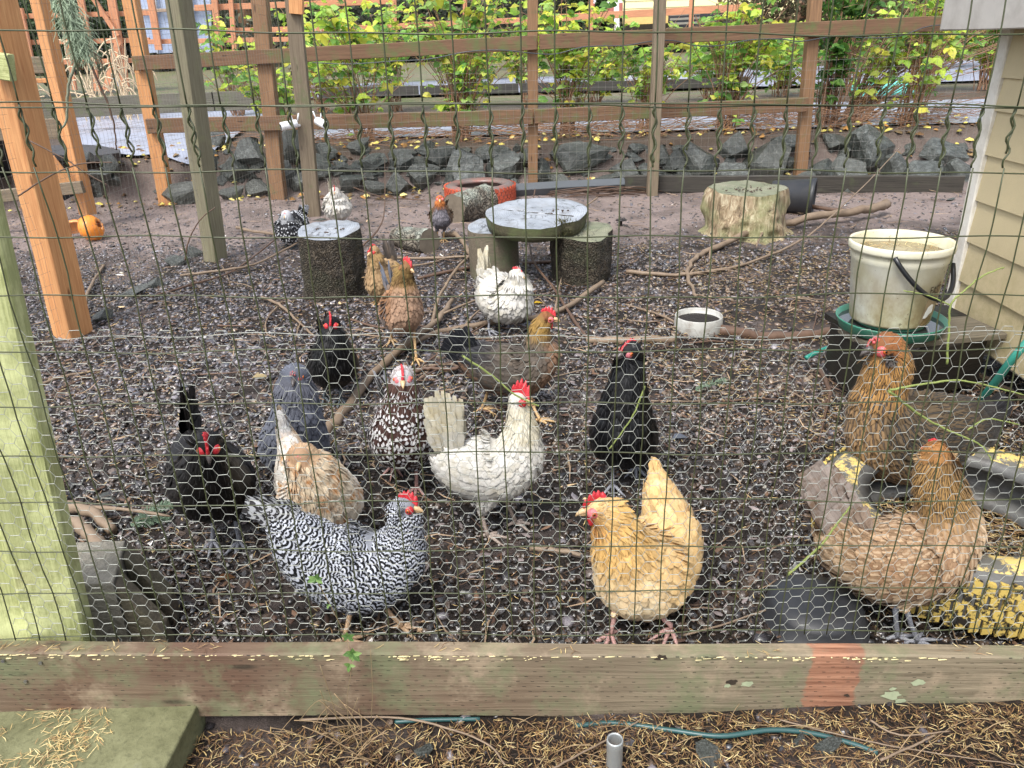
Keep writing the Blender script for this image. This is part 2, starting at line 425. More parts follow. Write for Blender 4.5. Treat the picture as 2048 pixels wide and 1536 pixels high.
k = RNG.random(30000) < (.25+1.1*fbm(x, y, 5, 2, 4)+.3*sstep(-.2, .4, x)); x, y = x[k], y[k]
litter('needle_litter', x, y, .012+.014*RNG.random(len(x)), np.full(len(x), .0009), np.vstack([NC*.72, NC[3:]*.5]), 'thick carpet of golden fir needles outside the bottom board', 'pine needles', needle_m, .012)
x, y = rand_in_view(60000, 1.28, 5.0, .9)
k = RNG.random(len(x)) < (.30+1.2*sstep(.1, 1.2, x-.12*np.abs(y-3.3)))*np.clip(fbm(x, y, 1.6, 2, 6)*2-.2, 0, 1); x, y = x[k], y[k]
litter('needle_litter', x, y, .012+.016*RNG.random(len(x)), np.full(len(x), .0010), NC*.9, 'brown fir needles strewn over the run floor', 'pine needles', needle_m, .016)
x, y = rand_in_view(2600, 1.3, 7.0, .9)
WC = np.array([lin(120,98,78), lin(84,66,52), lin(150,128,104), lin(60,48,40)])
litter('twig_litter', x, y, .05+.14*RNG.random(len(x))**2, .0012+.0022*RNG.random(len(x)), WC, 'small broken twigs scattered over the run', 'twigs', needle_m, .02, .2, .3)
x, y = rand_in_view(3200, 1.3, 4.4, 1.0)
litter('bark_chips', x, y, .012+.03*RNG.random(len(x)), .003+.005*RNG.random(len(x)), np.array([lin(66,48,38), lin(96,74,58), lin(120,110,108), lin(48,36,30)]), 'flat bark and cone scales lying in the gravel', 'bark', needle_m, .014, .5, .1)
# leaf litter by the rocks
def leafbits(name, x, y, s, cols, label):
    litter(name, x, y, s, s*.42, cols, label, 'fallen leaves', needle_m, .03, .6, .2)
n = 1300; x = (RNG.random(n)*2-1)*7; y = 6.95+RNG.random(n)*1.3
leafbits('fallen_leaves', x, y, .03+.05*RNG.random(n), np.array([lin(190,176,90), lin(150,110,60), lin(96,72,48), lin(120,100,70), lin(205,190,120), lin(80,60,44)]), 'yellow and brown leaves fallen among the rocks')

n = 46; x, y = rand_in_view(n, 1.4, 6.0, .8)
litter('loose_feathers', x, y, .025+.03*RNG.random(n), .004+.004*RNG.random(n), np.array([lin(214,212,206), lin(150,150,158), lin(96,92,92), lin(196,170,130)]), 'small moulted feathers lying about the run floor', 'feathers', needle_m, .02, .5, .3)
n = 170; x, y = rand_in_view(n, 1.35, 5.5, .8)
pebbles('droppings', x, y, .007+.007*RNG.random(n), np.array([lin(96,84,66), lin(168,164,152), lin(60,54,44)]), .5, needle_m, 'hen droppings dotted over the run floor', 'droppings', .2)
# ------------------------------------------------------------------ timber materials
cedar = wood('fresh_timber', lin(214,160,108), lin(170,112,70), rough=.6, gscale=1.0)
cedar_far = wood('orange_timber', lin(208,150,112), lin(168,108,78), rough=.6)
cedar2 = wood('aged_timber', lin(150,116,84), lin(104,78,58), lin(92,96,62), .15)
rail_m = wood('mossy_rail_timber', lin(128,98,74), lin(84,62,46), lin(90,98,58), .38)
greyt = wood('grey_timber', lin(138,124,104), lin(92,80,66), lin(98,102,72), .2)
moss_post = wood('algae_green_timber', lin(196,200,142), lin(132,138,82), lin(212,216,158), .45, gscale=2.0, rough=.75, worn=lin(158,154,108))
dark_t = wood('wet_dark_timber', lin(74,70,64), lin(40,38,34), lin(70,76,54), .2, rough=.45)
board_m = wood('treated_board_timber', lin(144,132,110), lin(90,80,64), lin(106,110,82), .42, rough=.7, incise=True, worn=lin(150,134,112), left=lin(108,84,68), patch=(.648, .054))
cream_m = lin(186,172,138)
# ------------------------------------------------------------------ the front fence
ff = empty('front_fence', PY(1024, 1280, D_FENCE), 'front fence of green welded wire and hexagonal netting above one weathered wide board', 'fence')
TS = math.tan(R_(2.1))
def fz(py, x):            # height of fence row seen at picture row py, at lateral x
    return PY(1024, py, D_FENCE).z - TS*(x-PY(1024, py, D_FENCE).x)
a = PY(-60, 1276, D_FENCE); b = PY(2110, 1284.5, D_FENCE)
bw, bt = .172, .038
beam('kick_board', (a.x, D_FENCE-.004-bt/2, a.z-bw/2), (b.x, D_FENCE-.004-bt/2, b.z-bw/2), bt, bw, board_m, ff, bev=.004)
# pale worn strip splinters on the top edge, and a bare orange patch
mb = MB()
for i in range(260):
    f = random.random(); x = a.x+(b.x-a.x)*f; z = a.z+(b.z-a.z)*f
    if vnoise(np.array([x*3]), np.array([2.]))[0] < .35: continue
    V, F = box_geo((x, D_FENCE-.0405-random.random()*.002, z-.004-random.random()**2*.012), (.003+.018*random.random()**2, .003, .0006+.0018*random.random()**2))
    mb.add(V, F)
obj('pale_splinters', mb.build('pale_splinters', simple('bare_wood_fibre', lin(206,192,146), .7)), ff)['kind'] = 'stuff'
t = NT('bare_patch_wood'); v = t.coord(); e = t.sep(v)
n1 = t.noise(v, 14, 5, .7); gr = t.noise(t.mapv(v, (4, 40, 40)), 3, 4)
bare_c = t.mix(t.fr(gr, .3, .7), lin(124,84,62), lin(168,124,98)); bare_c = t.mix(t.fr(n1, .5, .7, 0, .7), bare_c, lin(120,70,48))
bare_m = t.out(bare_c, .6, .3)
V = []; F = []
for i in range(13):
    py = 1300+i*(1428-1300)/12
    xl = 1600+random.uniform(-6, 6)+8*math.sin(i*.8); xr = 1714+random.uniform(-6, 6)-14*math.sin(i*.55)
    for px in (xl, (xl+xr)/2, xr):
        q = PY(px, py, D_FENCE-.004-bt-.0006); V.append(q)
for i in range(12):
    for k in (0, 1): F.append((i*3+k, (i+1)*3+k, (i+1)*3+k+1, i*3+k+1))
# knots and lichen rosettes, screws
kn = simple('dark_knot', lin(52,44,36), .6, .4, 60); lic = simple('pale_lichen', lin(150,158,128), .8, .3, 60)
for (px, py, r, m_, nm) in [(1322,1316,.011,kn,'knot'), (1464,1364,.009,kn,'knot'), (1694,1391,.005,kn,'knot'), (1838,1365,.012,lic,'lichen_patch'), (1782,1391,.016,lic,'lichen_patch'), (1495,1368,.010,lic,'lichen_patch'), (1455,1372,.006,lic,'lichen_patch'), (1786,1378,.006,lic,'lichen_patch'), (1800,1402,.009,lic,'lichen_patch')]:
    c = PY(px, py, D_FENCE-.004-bt-.0012); n = 14
    V = [c]; F = []
    for k in range(n):
        an = 2*math.pi*k/n; rr = r*(1+random.uniform(-.28, .28)); V.append((c.x+rr*1.25*math.cos(an), c.y, c.z+rr*.75*math.sin(an)))
    F = [(0, 1+k, 1+(k+1) % n) for k in range(n)]
    obj(nm, mesh(nm, V, F, m_, False), ff)
steel = simple('dull_steel', lin(150,150,148), .35, .2, 60, metal=.8)
for (px, py) in [(6,1322), (81,1326), (51,1363)]:
    c = PY(px, py, D_FENCE-.004-bt-.0012); V, F = tube_geo([c+Vector((0, .001, 0)), c-Vector((0, .002, 0))], .0036, 10); obj('screw', mesh('screw', V, F, steel, False), ff)
# mossy post (two plies)
pb0 = PY(118, 1276, 1.30); pt0 = PY(-60, 470, 1.36); pb0.z -= .12
up_ = Vector((0, -1, 0))
pd = (pt0-pb0); 
post = beam('mossy_post', pb0, pb0+pd*1.35, .105, .09, moss_post, ff, up=(0.35, -1, 0), bev=.006)
q0 = PY(10, 1285, 1.275); q1 = PY(-120, 640, 1.33); q0.z -= .1
beam('side_board', q0, q1, .10, .035, moss_post, ff, up=(0.2, -1, 0), bev=.004)
# welded wire: horizontals
green_wire = simple('green_vinyl_wire', lin(66,72,46), .45, .3, 60, dirt=lin(58,50,36), dscale=30)
grey_wire = simple('galvanised_wire', lin(158,160,152), .5, .35, 40, metal=.2)
fine_wire = simple('thin_fence_wire', lin(132,130,124), .5, .2, 60, metal=.3)
rows = [65, 210, 343, 475, 593, 702, 807, 908, 1004, 1097, 1184, 1268]
x0w = PY(1041, 65, D_FENCE).x; NV = 25
def wpath(P, r, mbx, n=5): V, F = tube_geo(P, r, n); mbx.add(V, F)
hw = MB(); vw = MB(); tw = MB()
def bulge(x, z): return -.004*math.sin(x*5.1+z*9)+.003*math.sin(z*23+x*11)
for ri, py in enumerate(rows):
    P = []
    for k in range(-2*NV, 2*NV+1):
        x = x0w+k*.0254; z = fz(py, x)+.0022*math.sin(x*9+ri*2.1)+.0014*math.sin(x*23+ri*5)
        P.append((x, D_FENCE+.001+bulge(x, z), z))
    wpath(P, .0013, hw)
    if ri == 1:      # second strand of the overlap
        P = []
        for k in range(-2*NV, 2*NV+1):
            x = x0w+k*.0254; z = fz(py, x)+.004*math.sin(x*3.3+1)-.001; P.append((x, D_FENCE-.002, z))
        wpath(P, .0012, hw)
ztop = fz(-60, 0)
for k in range(-NV, NV+1):
    x = x0w+k*.0508
    # upper roll: from above the frame down to the lap
    zl1 = fz(210, x); zl2 = fz(335, x)
    ph = random.random()*6; P = []
    for j in range(9): z = ztop+(zl1-ztop)*j/8; P.append((x+.0006*math.sin(z*30+ph), D_FENCE+.003+bulge(x, z), z))
    wpath(P, .0013, vw)
    off = random.uniform(-.002, .004)
    # twisted tails of the lap
    for s_ in (1, -1):
        P = []; nn = 16; Lz = random.uniform(.7, 1.0) if s_ > 0 else 1.0; nk_ = random.uniform(.7, 1.3)
        for j in range(nn+1):
            f = j/nn*Lz; z = zl1+(zl2-zl1)*f; am = .0021*sstep(0, .12, f)*(1-sstep(.88, 1, f))
            an = f*13+ph
            P.append((x+off*f*(1-f)*2+s_*float(am)*math.sin(an)+.0024*nk_*math.sin(f*(11+5*nk_)+ph)*float(sstep(0,.2,f)*(1-sstep(.8,1,f))), D_FENCE+.002+s_*float(am)*math.cos(an), z))
        wpath(P, .0017, tw)
    # lower roll down to the board
    zb = fz(1276, x); xb = x-.0012*random.uniform(-1, 2); P = []
    n_ = 22
    for j in range(n_+1):
        f = j/n_; z = zl2+(zb-zl2)*f; P.append((x+(xb-x)*f+.0014*math.sin(z*19+ph)+.0006*math.sin(z*61+ph), D_FENCE-.0005+bulge(x, z), z))
    wpath(P, .0013, vw)
for m_, nm in ((hw, 'horizontal_wires'), (vw, 'vertical_wires'), (tw, 'twisted_wire_lap')):
    obj(nm, m_.build(nm, green_wire), ff)['kind'] = 'stuff'
# hexagonal netting below
hx = MB(); aH = .0168; y_h = D_FENCE+.006
segs0 = []; segs1 = []; rad = []
def hp(x, z):
    sx = .016*(fbm(np.array([x]), np.array([z]), 7, 2, 31)[0]-.4)+.005*(vnoise(np.array([x]), np.array([z]), 30, 2)[0]-.5)
    sz = .018*(fbm(np.array([x]), np.array([z]), 5, 2, 41)[0]-.4)+.004*(vnoise(np.array([x]), np.array([z]), 34, 7)[0]-.5)
    yy = .010*(fbm(np.array([x]), np.array([z]), 4, 2, 51)[0]-.35)
    return (x+sx, y_h+yy, z+sz-TS*x)
ztopH = PY(1024, 672, D_FENCE).z; zbotH = PY(1024, 1279, D_FENCE).z
ncol = 82; hgt = aH*math.sqrt(3); nrow = int((ztopH-zbotH)/hgt)+2
cache = {}
def pt(x, z):
    k = (round(x, 4), round(z, 4))
    if k not in cache: cache[k] = hp(x, z)
    return cache[k]
for c_ in range(-ncol//2, ncol//2+1):
    xc = c_*1.5*aH+.01
    for r_ in range(nrow):
        zc_ = zbotH+hgt*(r_+(.5 if c_ % 2 else 0))
        if zc_ > ztopH or zc_ < zbotH-.004: continue
        v_ = [(xc+aH*math.cos(math.pi/3*k), zc_+aH*math.sin(math.pi/3*k)) for k in range(6)]
        for k, rr in ((0, .00048), (1, .00078), (2, .00048)):   # top edge is the twist
            p, q = v_[k], v_[(k+1) % 6]
            segs0.append(pt(*p)); segs1.append(pt(*q)); rad.append(rr*(1.12-.30*(zc_-zbotH)/(ztopH-zbotH)))
        if r_ == 0 and not c_ % 2:
            for k in (3, 4, 5): segs0.append(pt(*v_[k])); segs1.append(pt(*v_[(k+1) % 6])); rad.append(.00048)
V, F = wires_np(segs0, segs1, np.array(rad), 4)
obj('hexagonal_netting', mesh('hexagonal_netting', V, F, grey_wire), ff)['kind'] = 'stuff'
P = [];
for k in range(121):
    x = -1.1+k*2.2/120; P.append((x, y_h-.002, PY(1024, 674+8*math.sin(x*4)-6*x, D_FENCE).z-TS*x+.003*math.sin(x*25)))
V, F = tube_geo(P, .0007, 4); obj('netting_top_strand', mesh('netting_top_strand', V, F, grey_wire), ff)
# needles and pebbles on top of the board
n = 260; x = a.x+(b.x-a.x)*RNG.random(n); 
zt = a.z+(b.z-a.z)*(x-a.x)/(b.x-a.x)
keep = (x < a.x+.32) | (fbm(x*4, x*0, 3, 2, 3) > .5); x = x[keep]; zt = zt[keep]; n = len(x)
_g = gz
def gz(xx, yy): return np.interp(xx, np.sort(x), zt[np.argsort(x)])+.0005
nl = litter('loose_needles', x, D_FENCE-.042+.034*RNG.random(n), .010+.016*RNG.random(n), np.full(n, .0007), NC, 'loose golden needles caught along the top of the front board', 'pine needles', needle_m, .004)
gz = _g

# ------------------------------------------------------------------ rear fence with two rails
YR = 7.05
rf = empty('rear_fence', (0, YR, 0), 'rear post and rail fence of mossy brown timber in front of the raspberries', 'fence')
def post_px(parent, xb, yb, xt, yt, Y, wpx, mat, name='post', rz=0.0, depth=None, under=.15):
    b_ = PY(xb, yb, Y); t_ = PY(xt, yt, Y); w_ = wpx*mpp(b_)
    d = (t_-b_).normalized(); b_ = b_-d*under
    return beam(name, b_, t_+d*.25, w_, depth or w_, mat, parent, up=(math.sin(rz), -math.cos(rz), 0), bev=.004)
Ypost = 7.15
def rail_px(parent, x0, y0, x1, y1, Y, hpx, mat, th=.04, name='rail'):
    a_ = PY(x0, y0, Y); b_ = PY(x1, y1, Y)
    return beam(name, a_, b_, th, hpx*mpp((a_+b_)/2), mat, parent, up=(0, 0, 1))
post_px(rf, 1066, 384, 1065, 0, Ypost, 19, cedar2)
post_px(rf, 1598, 372, 1630, 0, Ypost, 21, cedar2)
post_px(rf, 558, 392, 520, 0, Ypost, 27, cedar2)
post_px(rf, 331, 388, 262, 0, Ypost, 24, cedar)
rail_px(rf, 1073, 85, 268, 127, Ypost-.09, 27, rail_m); rail_px(rf, 1990, 42, 1079, 84, Ypost-.09, 28, rail_m)
rail_px(rf, 1065, 234, 295, 252, Ypost-.09, 28, rail_m); rail_px(rf, 1614, 209, 1069, 233, Ypost-.09, 27, rail_m)
# mesh on the rear fence, lower half (50 x 50 mm)
s0 = []; s1 = []
for px in np.arange(640, 1925, 13.5):
    p = PY(px, 385, Ypost-.12); s0.append((p.x, p.y, .0)); s1.append((p.x+.003, p.y, 1.05))
for k in range(14):
    z = .04+k*.075; a_ = PY(640, 300, Ypost-.12); b_ = PY(1930, 300, Ypost-.12)
    xs_ = np.linspace(a_.x, b_.x, 40)
    for i in range(39): s0.append((xs_[i], a_.y, z+.02*(xs_[i]*.04)+.004*math.sin(i+k))); s1.append((xs_[i+1], a_.y, z+.02*(xs_[i+1]*.04)+.004*math.sin(i+1+k)))
V, F = wires_np(s0, s1, .0009, 3); obj('wire_mesh', mesh('wire_mesh', V, F, fine_wire), rf)['kind'] = 'stuff'
# cable slung along the upper rail
pts = [(625,125),(700,128),(790,122),(860,118),(930,104),(1000,100),(1060,106),(1110,108),(1160,95),(1200,92),(1250,91),(1300,83),(1345,81),(1390,91),(1440,91),(1500,80),(1560,78),(1600,83),(1650,75),(1690,73),(1740,76),(1800,72),(1860,52),(1930,50)]
V, F = tube_geo(smooth_path([PY(x_, y_, Ypost-.125) for x_, y_ in pts], 4), .0042, 6)
o = obj('cable', mesh('cable', V, F, simple('black_cable', lin(60,66,70), .35, .1))); tag(recenter(o, PY(1200, 92, Ypost-.125)), 'black cable drooping in waves along the upper rail of the rear fence', 'cable')
# two taller inner posts (nearer than the rails)
o = post_px(None, 626, 412, 586, -4, 6.35, 27, greyt, 'inner_post', rz=.1); tag(o, 'tall grey inner post with two white cameras fixed at its lower half', 'post', 'inner posts of the run')
o2 = beam('post_block', PY(592, -30, 6.28), PY(594, 28, 6.28), .1, .06, cedar, None, up=(0, -1, 0)); tag(o2, 'fresh orange timber block screwed to the top of the camera post', 'timber block')
o = post_px(None, 1304, 392, 1320, 0, 6.75, 20, greyt, 'inner_post'); tag(o, 'slim grey inner post standing before the rails right of the middle post', 'post', 'inner posts of the run')
# ------------------------------------------------------------------ side fence on the left (fine mesh)
sf = empty('side_fence', G(160, 660), 'left side fence of tall leaning timber posts carrying fine wire mesh', 'fence')
p1b = G(152, 668); 
def post2(parent, xb, yb, xt, yt, Y, wpx, mat, rz, name='post', lab=None, k=1.0):
    o_ = post_px(parent, xb, yb, xt, yt, Y, wpx, mat, name, rz, None, .12)
    if lab: o_['label'] = lab
    return o_
post2(sf, 148, 668, -18, -20, p1b.y, 52, cedar, -.45, 'post', 'thick fresh orange post with a stub of green board')
p2b = G(428, 520)
post2(sf, 432, 520, 356, -10, p2b.y, 33, wood('two_tone_post', lin(134,128,106), lin(98,92,72), lin(120,118,90), .2), -.5, 'post', 'grey green post with a reddish right edge')
beam('rail_stub', PY(-30, 128, p1b.y-.12), PY(24, 136, p1b.y-.12), .05, .105, moss_post, sf)
# brace at the foot of post one's neighbour
# fine mesh: vertical plane through the posts
cA = Vector((p1b.x-.9*(p2b.x-p1b.x), p1b.y-.9*(p2b.y-p1b.y), 0)); c5 = PY(608, 410, 6.30)
def mesh_run(A, B, z0, z1, dx, dz, r, jit=.002):
    s0 = []; s1 = []; L = (Vector(B)-Vector(A)).length; nxm = int(L/dx)
    A = np.array(A); B = np.array(B)
    sag = lambda f: .012*math.sin(f*9)
    for i in range(nxm+1):
        f = i/nxm; c = A+(B-A)*f; zz = np.linspace(z0, z1, 9)
        for j in range(8): s0.append((c[0]+sag(f+zz[j]), c[1], zz[j])); s1.append((c[0]+sag(f+zz[j+1]), c[1], zz[j+1]))
    for k in range(int((z1-z0)/dz)+1):
        z = z0+k*dz; n_ = max(2, int(L/.15))
        for i in range(n_):
            f, f2 = i/n_, (i+1)/n_; c = A+(B-A)*f; d = A+(B-A)*f2
            s0.append((c[0]+sag(f+z), c[1], z+.006*math.sin(f*14+k))); s1.append((d[0]+sag(f2+z), d[1], z+.006*math.sin(f2*14+k)))
    return wires_np(s0, s1, r, 3)
V, F = mesh_run((cA.x, cA.y-.03, 0), (p2b.x, p2b.y-.04, 0), .02, 1.75, .032, .0635, .0006)
obj('fine_wire_mesh', mesh('fine_wire_mesh', V, F, fine_wire), sf)['kind'] = 'stuff'
V, F = mesh_run((p2b.x, p2b.y-.04, 0), (c5.x, c5.y, 0), .02, 1.85, .038, .0635, .0007)
obj('fine_wire_mesh', mesh('fine_wire_mesh', V, F, fine_wire), sf)['kind'] = 'stuff'
# gate-like frame at far left: post 2nd, rail, bed edge
lf = empty('left_frame', G(160, 392), 'orange timber frame with a diagonal foot brace beside the pale rocks', 'frame')
YL = 6.2
post_px(lf, 168, 390, 78, -6, YL, 24, cedar, 'post', -.4); 
beam('rail', PY(-20, 262, YL+.1), PY(140, 256, YL+.1), .04, .15, greyt, lf)
beam('brace', PY(96, 318, YL-.15), PY(142, 378, YL-.1), .05, .10, cedar, lf)
beam('cross_rail', PY(50, 130, YL+.3), PY(112, 130, YL+.3), .04, .12, greyt, lf)
beam('slat', PY(55, 162, YL+.3), PY(112, 161, YL+.3), .04, .035, cedar, lf)
beam('bed_edge', PY(-60, 398, YL-.2), PY(166, 374, YL-.15), .05, .09, greyt, lf)
beam('brace', PY(-30, 215, YL), PY(28, 262, YL), .05, .09, cedar, lf)
# ------------------------------------------------------------------ landscape fabric behind
t = NT('wet_fabric'); v = t.coord(); n1 = t.noise(v, 1.4, 5, .65); n2 = t.noise(v, 14, 5, .7); n3 = t.noise(v, 5, 4, .6)
c = t.mix(t.fr(n3, .56, .66, 0, .6), lin(150,156,172), lin(104,98,94)); c = t.mix(t.fr(n2, .6, .7, 0, .6), c, lin(100,84,70))
t.bump(n3, .25, .02); fab = t.out(c, t.fr(n1, .35, .65, .22, .5), .6)
def sheet(name, quadpx, z, n=(40, 20), mat=fab, amp=.02, wr=0.0, label=None, cat=None, kind=None, zf=None):
    """ground sheet from four picture corners (tl, tr, br, bl) lying at height z"""
    q = [PZ(x_, y_, z) for x_, y_ in quadpx]; V = []
    for j in range(n[1]+1):
        for i in range(n[0]+1):
            s_, u_ = i/n[0], j/n[1]
            p = (q[0]*(1-s_)+q[1]*s_)*(1-u_)+(q[3]*(1-s_)+q[2]*s_)*u_
            base = zf(p) if zf else max(z, gzf(p.x, p.y)+.012)
            V.append((p.x, p.y, base+amp*(fbm(np.array([p.x]), np.array([p.y]), 1.5, 3, 60)[0]-.3)+wr*math.sin(p.x*9-p.y*16+2*math.sin(p.y*3))))
    W = n[0]+1
    F = [(j*W+i, (j+1)*W+i, (j+1)*W+i+1, j*W+i+1) for j in range(n[1]) for i in range(n[0])]
    o_ = obj(name, mesh(name, V, F, mat)); c_ = sum(q, Vector())/4
    return tag(recenter(o_, c_), label, cat, None, kind)
sheet('landscape_fabric', [(560,232),(2040,196),(2000,246),(540,280)], .385, (90, 30), label='pale blue grey landscape fabric path running behind the raspberry canes', cat='ground fabric')
def lz(p): return max(gzf(p.x, p.y)+.035, .385*float(sstep(6.7, 7.7, p.y)))
sheet('landscape_fabric', [(60,236),(560,234),(430,352),(200,352)], .2, (60, 50), wr=.006, zf=lz, label='shiny pale landscape fabric sliding down in folds at the left behind the mesh', cat='ground fabric')
sheet('landscape_fabric', [(600,172),(1960,120),(2000,160),(600,196)], .42, (60, 8), label='second pale fabric strip farther back between the garden beds', cat='ground fabric')
# dark torn liner edge lying on the fabric
Lp = [(88,292),(150,288),(200,291),(240,299),(238,305),(205,310),(150,312),(96,308)]
V = [PZ(x_, y_, .47) for x_, y_ in Lp]; V2 = [p-Vector((0, 0, .05)) for p in V]; n = len(V)
F = [tuple(range(n))]+[(i, i+n, (i+1) % n+n, (i+1) % n) for i in range(n)]
o = obj('rubber_liner', mesh('rubber_liner', V+V2, F, simple('black_liner', lin(44,42,42), .5), False)); tag(recenter(o, V[0]), 'torn strip of black liner lying on the pale fabric', 'liner')
# black compost mound / liner at far left behind the frame
V = []; F = []; n = 18
for j in range(9):
    for i in range(n+1):
        f = i/n; p = PZ(-60+f*200, 385, .15); h_ = .62*math.sin(math.pi*min(1, f*1.0))**.7*(1-j/8)
        V.append((p.x+.02*random.random(), 6.9+j*.12, .1+h_*math.cos(j/8*1.5)+.03*random.random()))
for j in range(8):
    for i in range(n): a_ = j*(n+1)+i; F.append((a_, a_+1, a_+n+2, a_+n+1))
o = obj('black_netting', mesh('black_netting', V, F, simple('black_mesh_cover', lin(26,28,34), .6, .4, 60))); tag(recenter(o, V[0]), 'heap of black netting behind the left frame', 'netting')
# raised-bed timbers
def bed(label, pts, Y, hpx, mat=dark_t, z=None, nm='garden_bed_edge', th=.06):
    r = empty(nm, PY(*pts[0], Y), label, 'bed edge')
    for (p, q) in zip(pts[:-1], pts[1:]):
        beam('plank', PY(*p, Y), PY(q[0]-3, q[1], Y), th, hpx*mpp(PY(*p, Y)), mat, r)
bed('low mossy grey sleepers of the bed at the left beyond the fabric', [(60,222),(180,214),(300,208),(430,203),(560,198)], 10.2, 36, wood('old_sleeper', lin(112,108,96), lin(70,66,58), lin(90,98,66), .3))
bed('dark wet sleepers edging the bed behind the middle raspberries', [(640,186),(840,181),(1040,176),(1290,170),(1500,163)], 11.2, 18)
bed('farther pale weathered sleeper edge behind the right posts', [(1290,140),(1500,130),(1800,118)], 13.5, 10, greyt)
o = beam('edging_board', PZ(1250, 372, .05)+Vector((0, 0, .02)), PZ(1925, 374, .05)+Vector((0, 0, .02)), .04, .14, dark_t, None); tag(o, 'dark edging board along the foot of the right rocks', 'board')
o = beam('edging_board', PZ(1030, 384, .04), PZ(1248, 372, .04), .09, .12, simple('slate_paint', lin(80,84,88), .4, .25, 8, bump=.2), None, up=(0, -.6, 1)); tag(o, 'pale slate coloured plank right of the orange tyre', 'board')
# ------------------------------------------------------------------ rocks
t = NT('green_grey_rock'); v = t.coord(); rr = t.rnd(); n1 = t.noise(v, 6, 6, .7); n2 = t.noise(v, 40, 5, .7)
c = t.ramp(n1, [(.25, lin(26,29,28)), (.5, lin(60,65,62)), (.75, lin(122,128,126))])
c = t.mix(t.fr(rr, 0, 1, 0, .7), c, lin(56,58,52)); c = t.mix(t.fr(n2, .55, .7, 0, .35), c, lin(104,110,76))
t.bump(t.math('ADD', n1, t.math('MULTIPLY', n2, .3)), .7, .02); rock_m = t.out(c, t.fr(n1, .3, .7, .5, .22), .7)
import bmesh
rock_meshes = []
for k in range(8):
    bm = bmesh.new(); bmesh.ops.create_icosphere(bm, subdivisions=3, radius=1)
    rs = random.Random(40+k)
    planes = [(Vector((rs.gauss(0, 1), rs.gauss(0, 1), rs.gauss(0, 1))).normalized(), rs.uniform(.36, .74)) for _ in range(15)]
    from mathutils import noise as mn
    for v_ in bm.verts:
        p = v_.co.copy()
        for n_, d_ in planes:
            e = p.dot(n_)-d_
            if e > 0: p -= n_*e
        p *= 1+.10*mn.noise(p*2.1+Vector((k*3, 0, 0)))+.05*mn.noise(p*6)
        v_.co = p
    me = bpy.data.meshes.new('stone'); bm.to_mesh(me); bm.free(); me.materials.append(rock_m)
    me.polygons.foreach_set('use_smooth', np.zeros(len(me.polygons), bool)); rock_meshes.append(me)
def rock(name, c, s, parent=None, k=None, rz=None, label=None, cat='rock', group=None):
    me = rock_meshes[random.randrange(8) if k is None else k]
    o = bpy.data.objects.new(name, me); COL.objects.link(o)
    loc = Vector(c); o.scale = s; o.rotation_euler = (random.uniform(-.3, .3), random.uniform(-.3, .3), random.uniform(0, 6.28) if rz is None else rz)
    if parent: o.parent = parent; loc = loc-Vector(parent.location)
    o.location = loc
    if not parent: tag(o, label, cat, group)
    return o
rw = empty('rock_wall', (0, 7.4, 0), 'low retaining wall of dark wet angular rocks under the rear fence', 'rock wall')
RL = [(700,368,60,40),(752,380,48,32),(795,374,52,48),(845,360,58,52),(800,322,46,36),(880,325,60,46),(925,350,74,74),(1000,352,72,58),(985,314,62,34),(1052,320,58,36),(1160,326,118,50),(1082,356,40,46),(1250,346,66,46),(1322,312,44,34),(1400,338,74,60),(1466,300,56,54),(1520,338,92,60),(1560,296,50,40),(1668,286,54,34),(1738,312,90,70),(1690,346,70,44),(1640,350,50,40),(1880,306,96,36),(1840,350,84,42),(1920,352,60,40),(1790,350,60,50),(640,345,60,44),(590,306,54,52),(505,310,66,52),(470,345,62,46),(520,378,66,32),(365,396,110,44),(436,286,46,50),(560,352,56,48),(600,372,56,34),(745,330,50,36),(850,302,40,28),(1120,372,50,30),(1300,356,50,34),(1200,366,60,26),(1352,326,50,44),(1600,366,44,30),(655,312,46,30),(410,330,46,44),(466,392,50,26),(1460,352,60,40),(720,300,44,30),(1030,372,36,24)]
for (x_, y_, w_, h_) in RL:
    p = G(x_, y_+h_*.25); m_ = mpp(p); s = (w_*m_*.84, min(w_, h_)*m_*.7, h_*m_*.9); p.z += s[2]*.30
    rock('stone', p, s, rw, rz=random.uniform(-.5, .5))
for i in range(190):
    x_ = random.uniform(420, 1930); y_ = random.uniform(296, 385); p = G(x_, y_); p.z += .0
    s = random.uniform(.035, .12)*(.6 if y_ > 365 else 1); rock('stone', p, (s*1.3, s, s*.85), rw)
rp = [(202,352,78,38,'pale grey rock at the foot of the fabric folds, left of the orange post'), (218,362,50,34,'small white rounded rock beside the end of the fabric'), (172,318,60,34,'mossy pale rock against the foot of the orange frame'), (190,380,70,46,'broad grey rock below the orange frame'),(226,330,60,50,'upright pale slab of rock next to the black liner')]
for i, (x_, y_, w_, h_, lb) in enumerate(rp):
    p = PY(x_, y_, 6.3+.1*(i % 3)); m_ = mpp(p); rock('rock', p, (w_*m_*.55, w_*m_*.45, h_*m_*.6), None, i, None, lb)
for (x_, y_, w_, h_, lb) in [(355,528,70,26,'flat pale green stone leaning at the buried mesh edge'), (310,575,44,34,'small green stone at the near end of the buried mesh edge'), (390,514,50,36,'jagged green stone by the foot of the grey green post'), (205,640,56,34,'pinkish rounded stone right of the orange post base'), (265,590,80,30,'low mossy stone left along the mesh edge')]:
    p = G(x_, y_); m_ = mpp(p); rock('rock', p+Vector((0, 0, .01)), (w_*m_*.55, w_*m_*.35, h_*m_*.55), None, None, .6, lb)
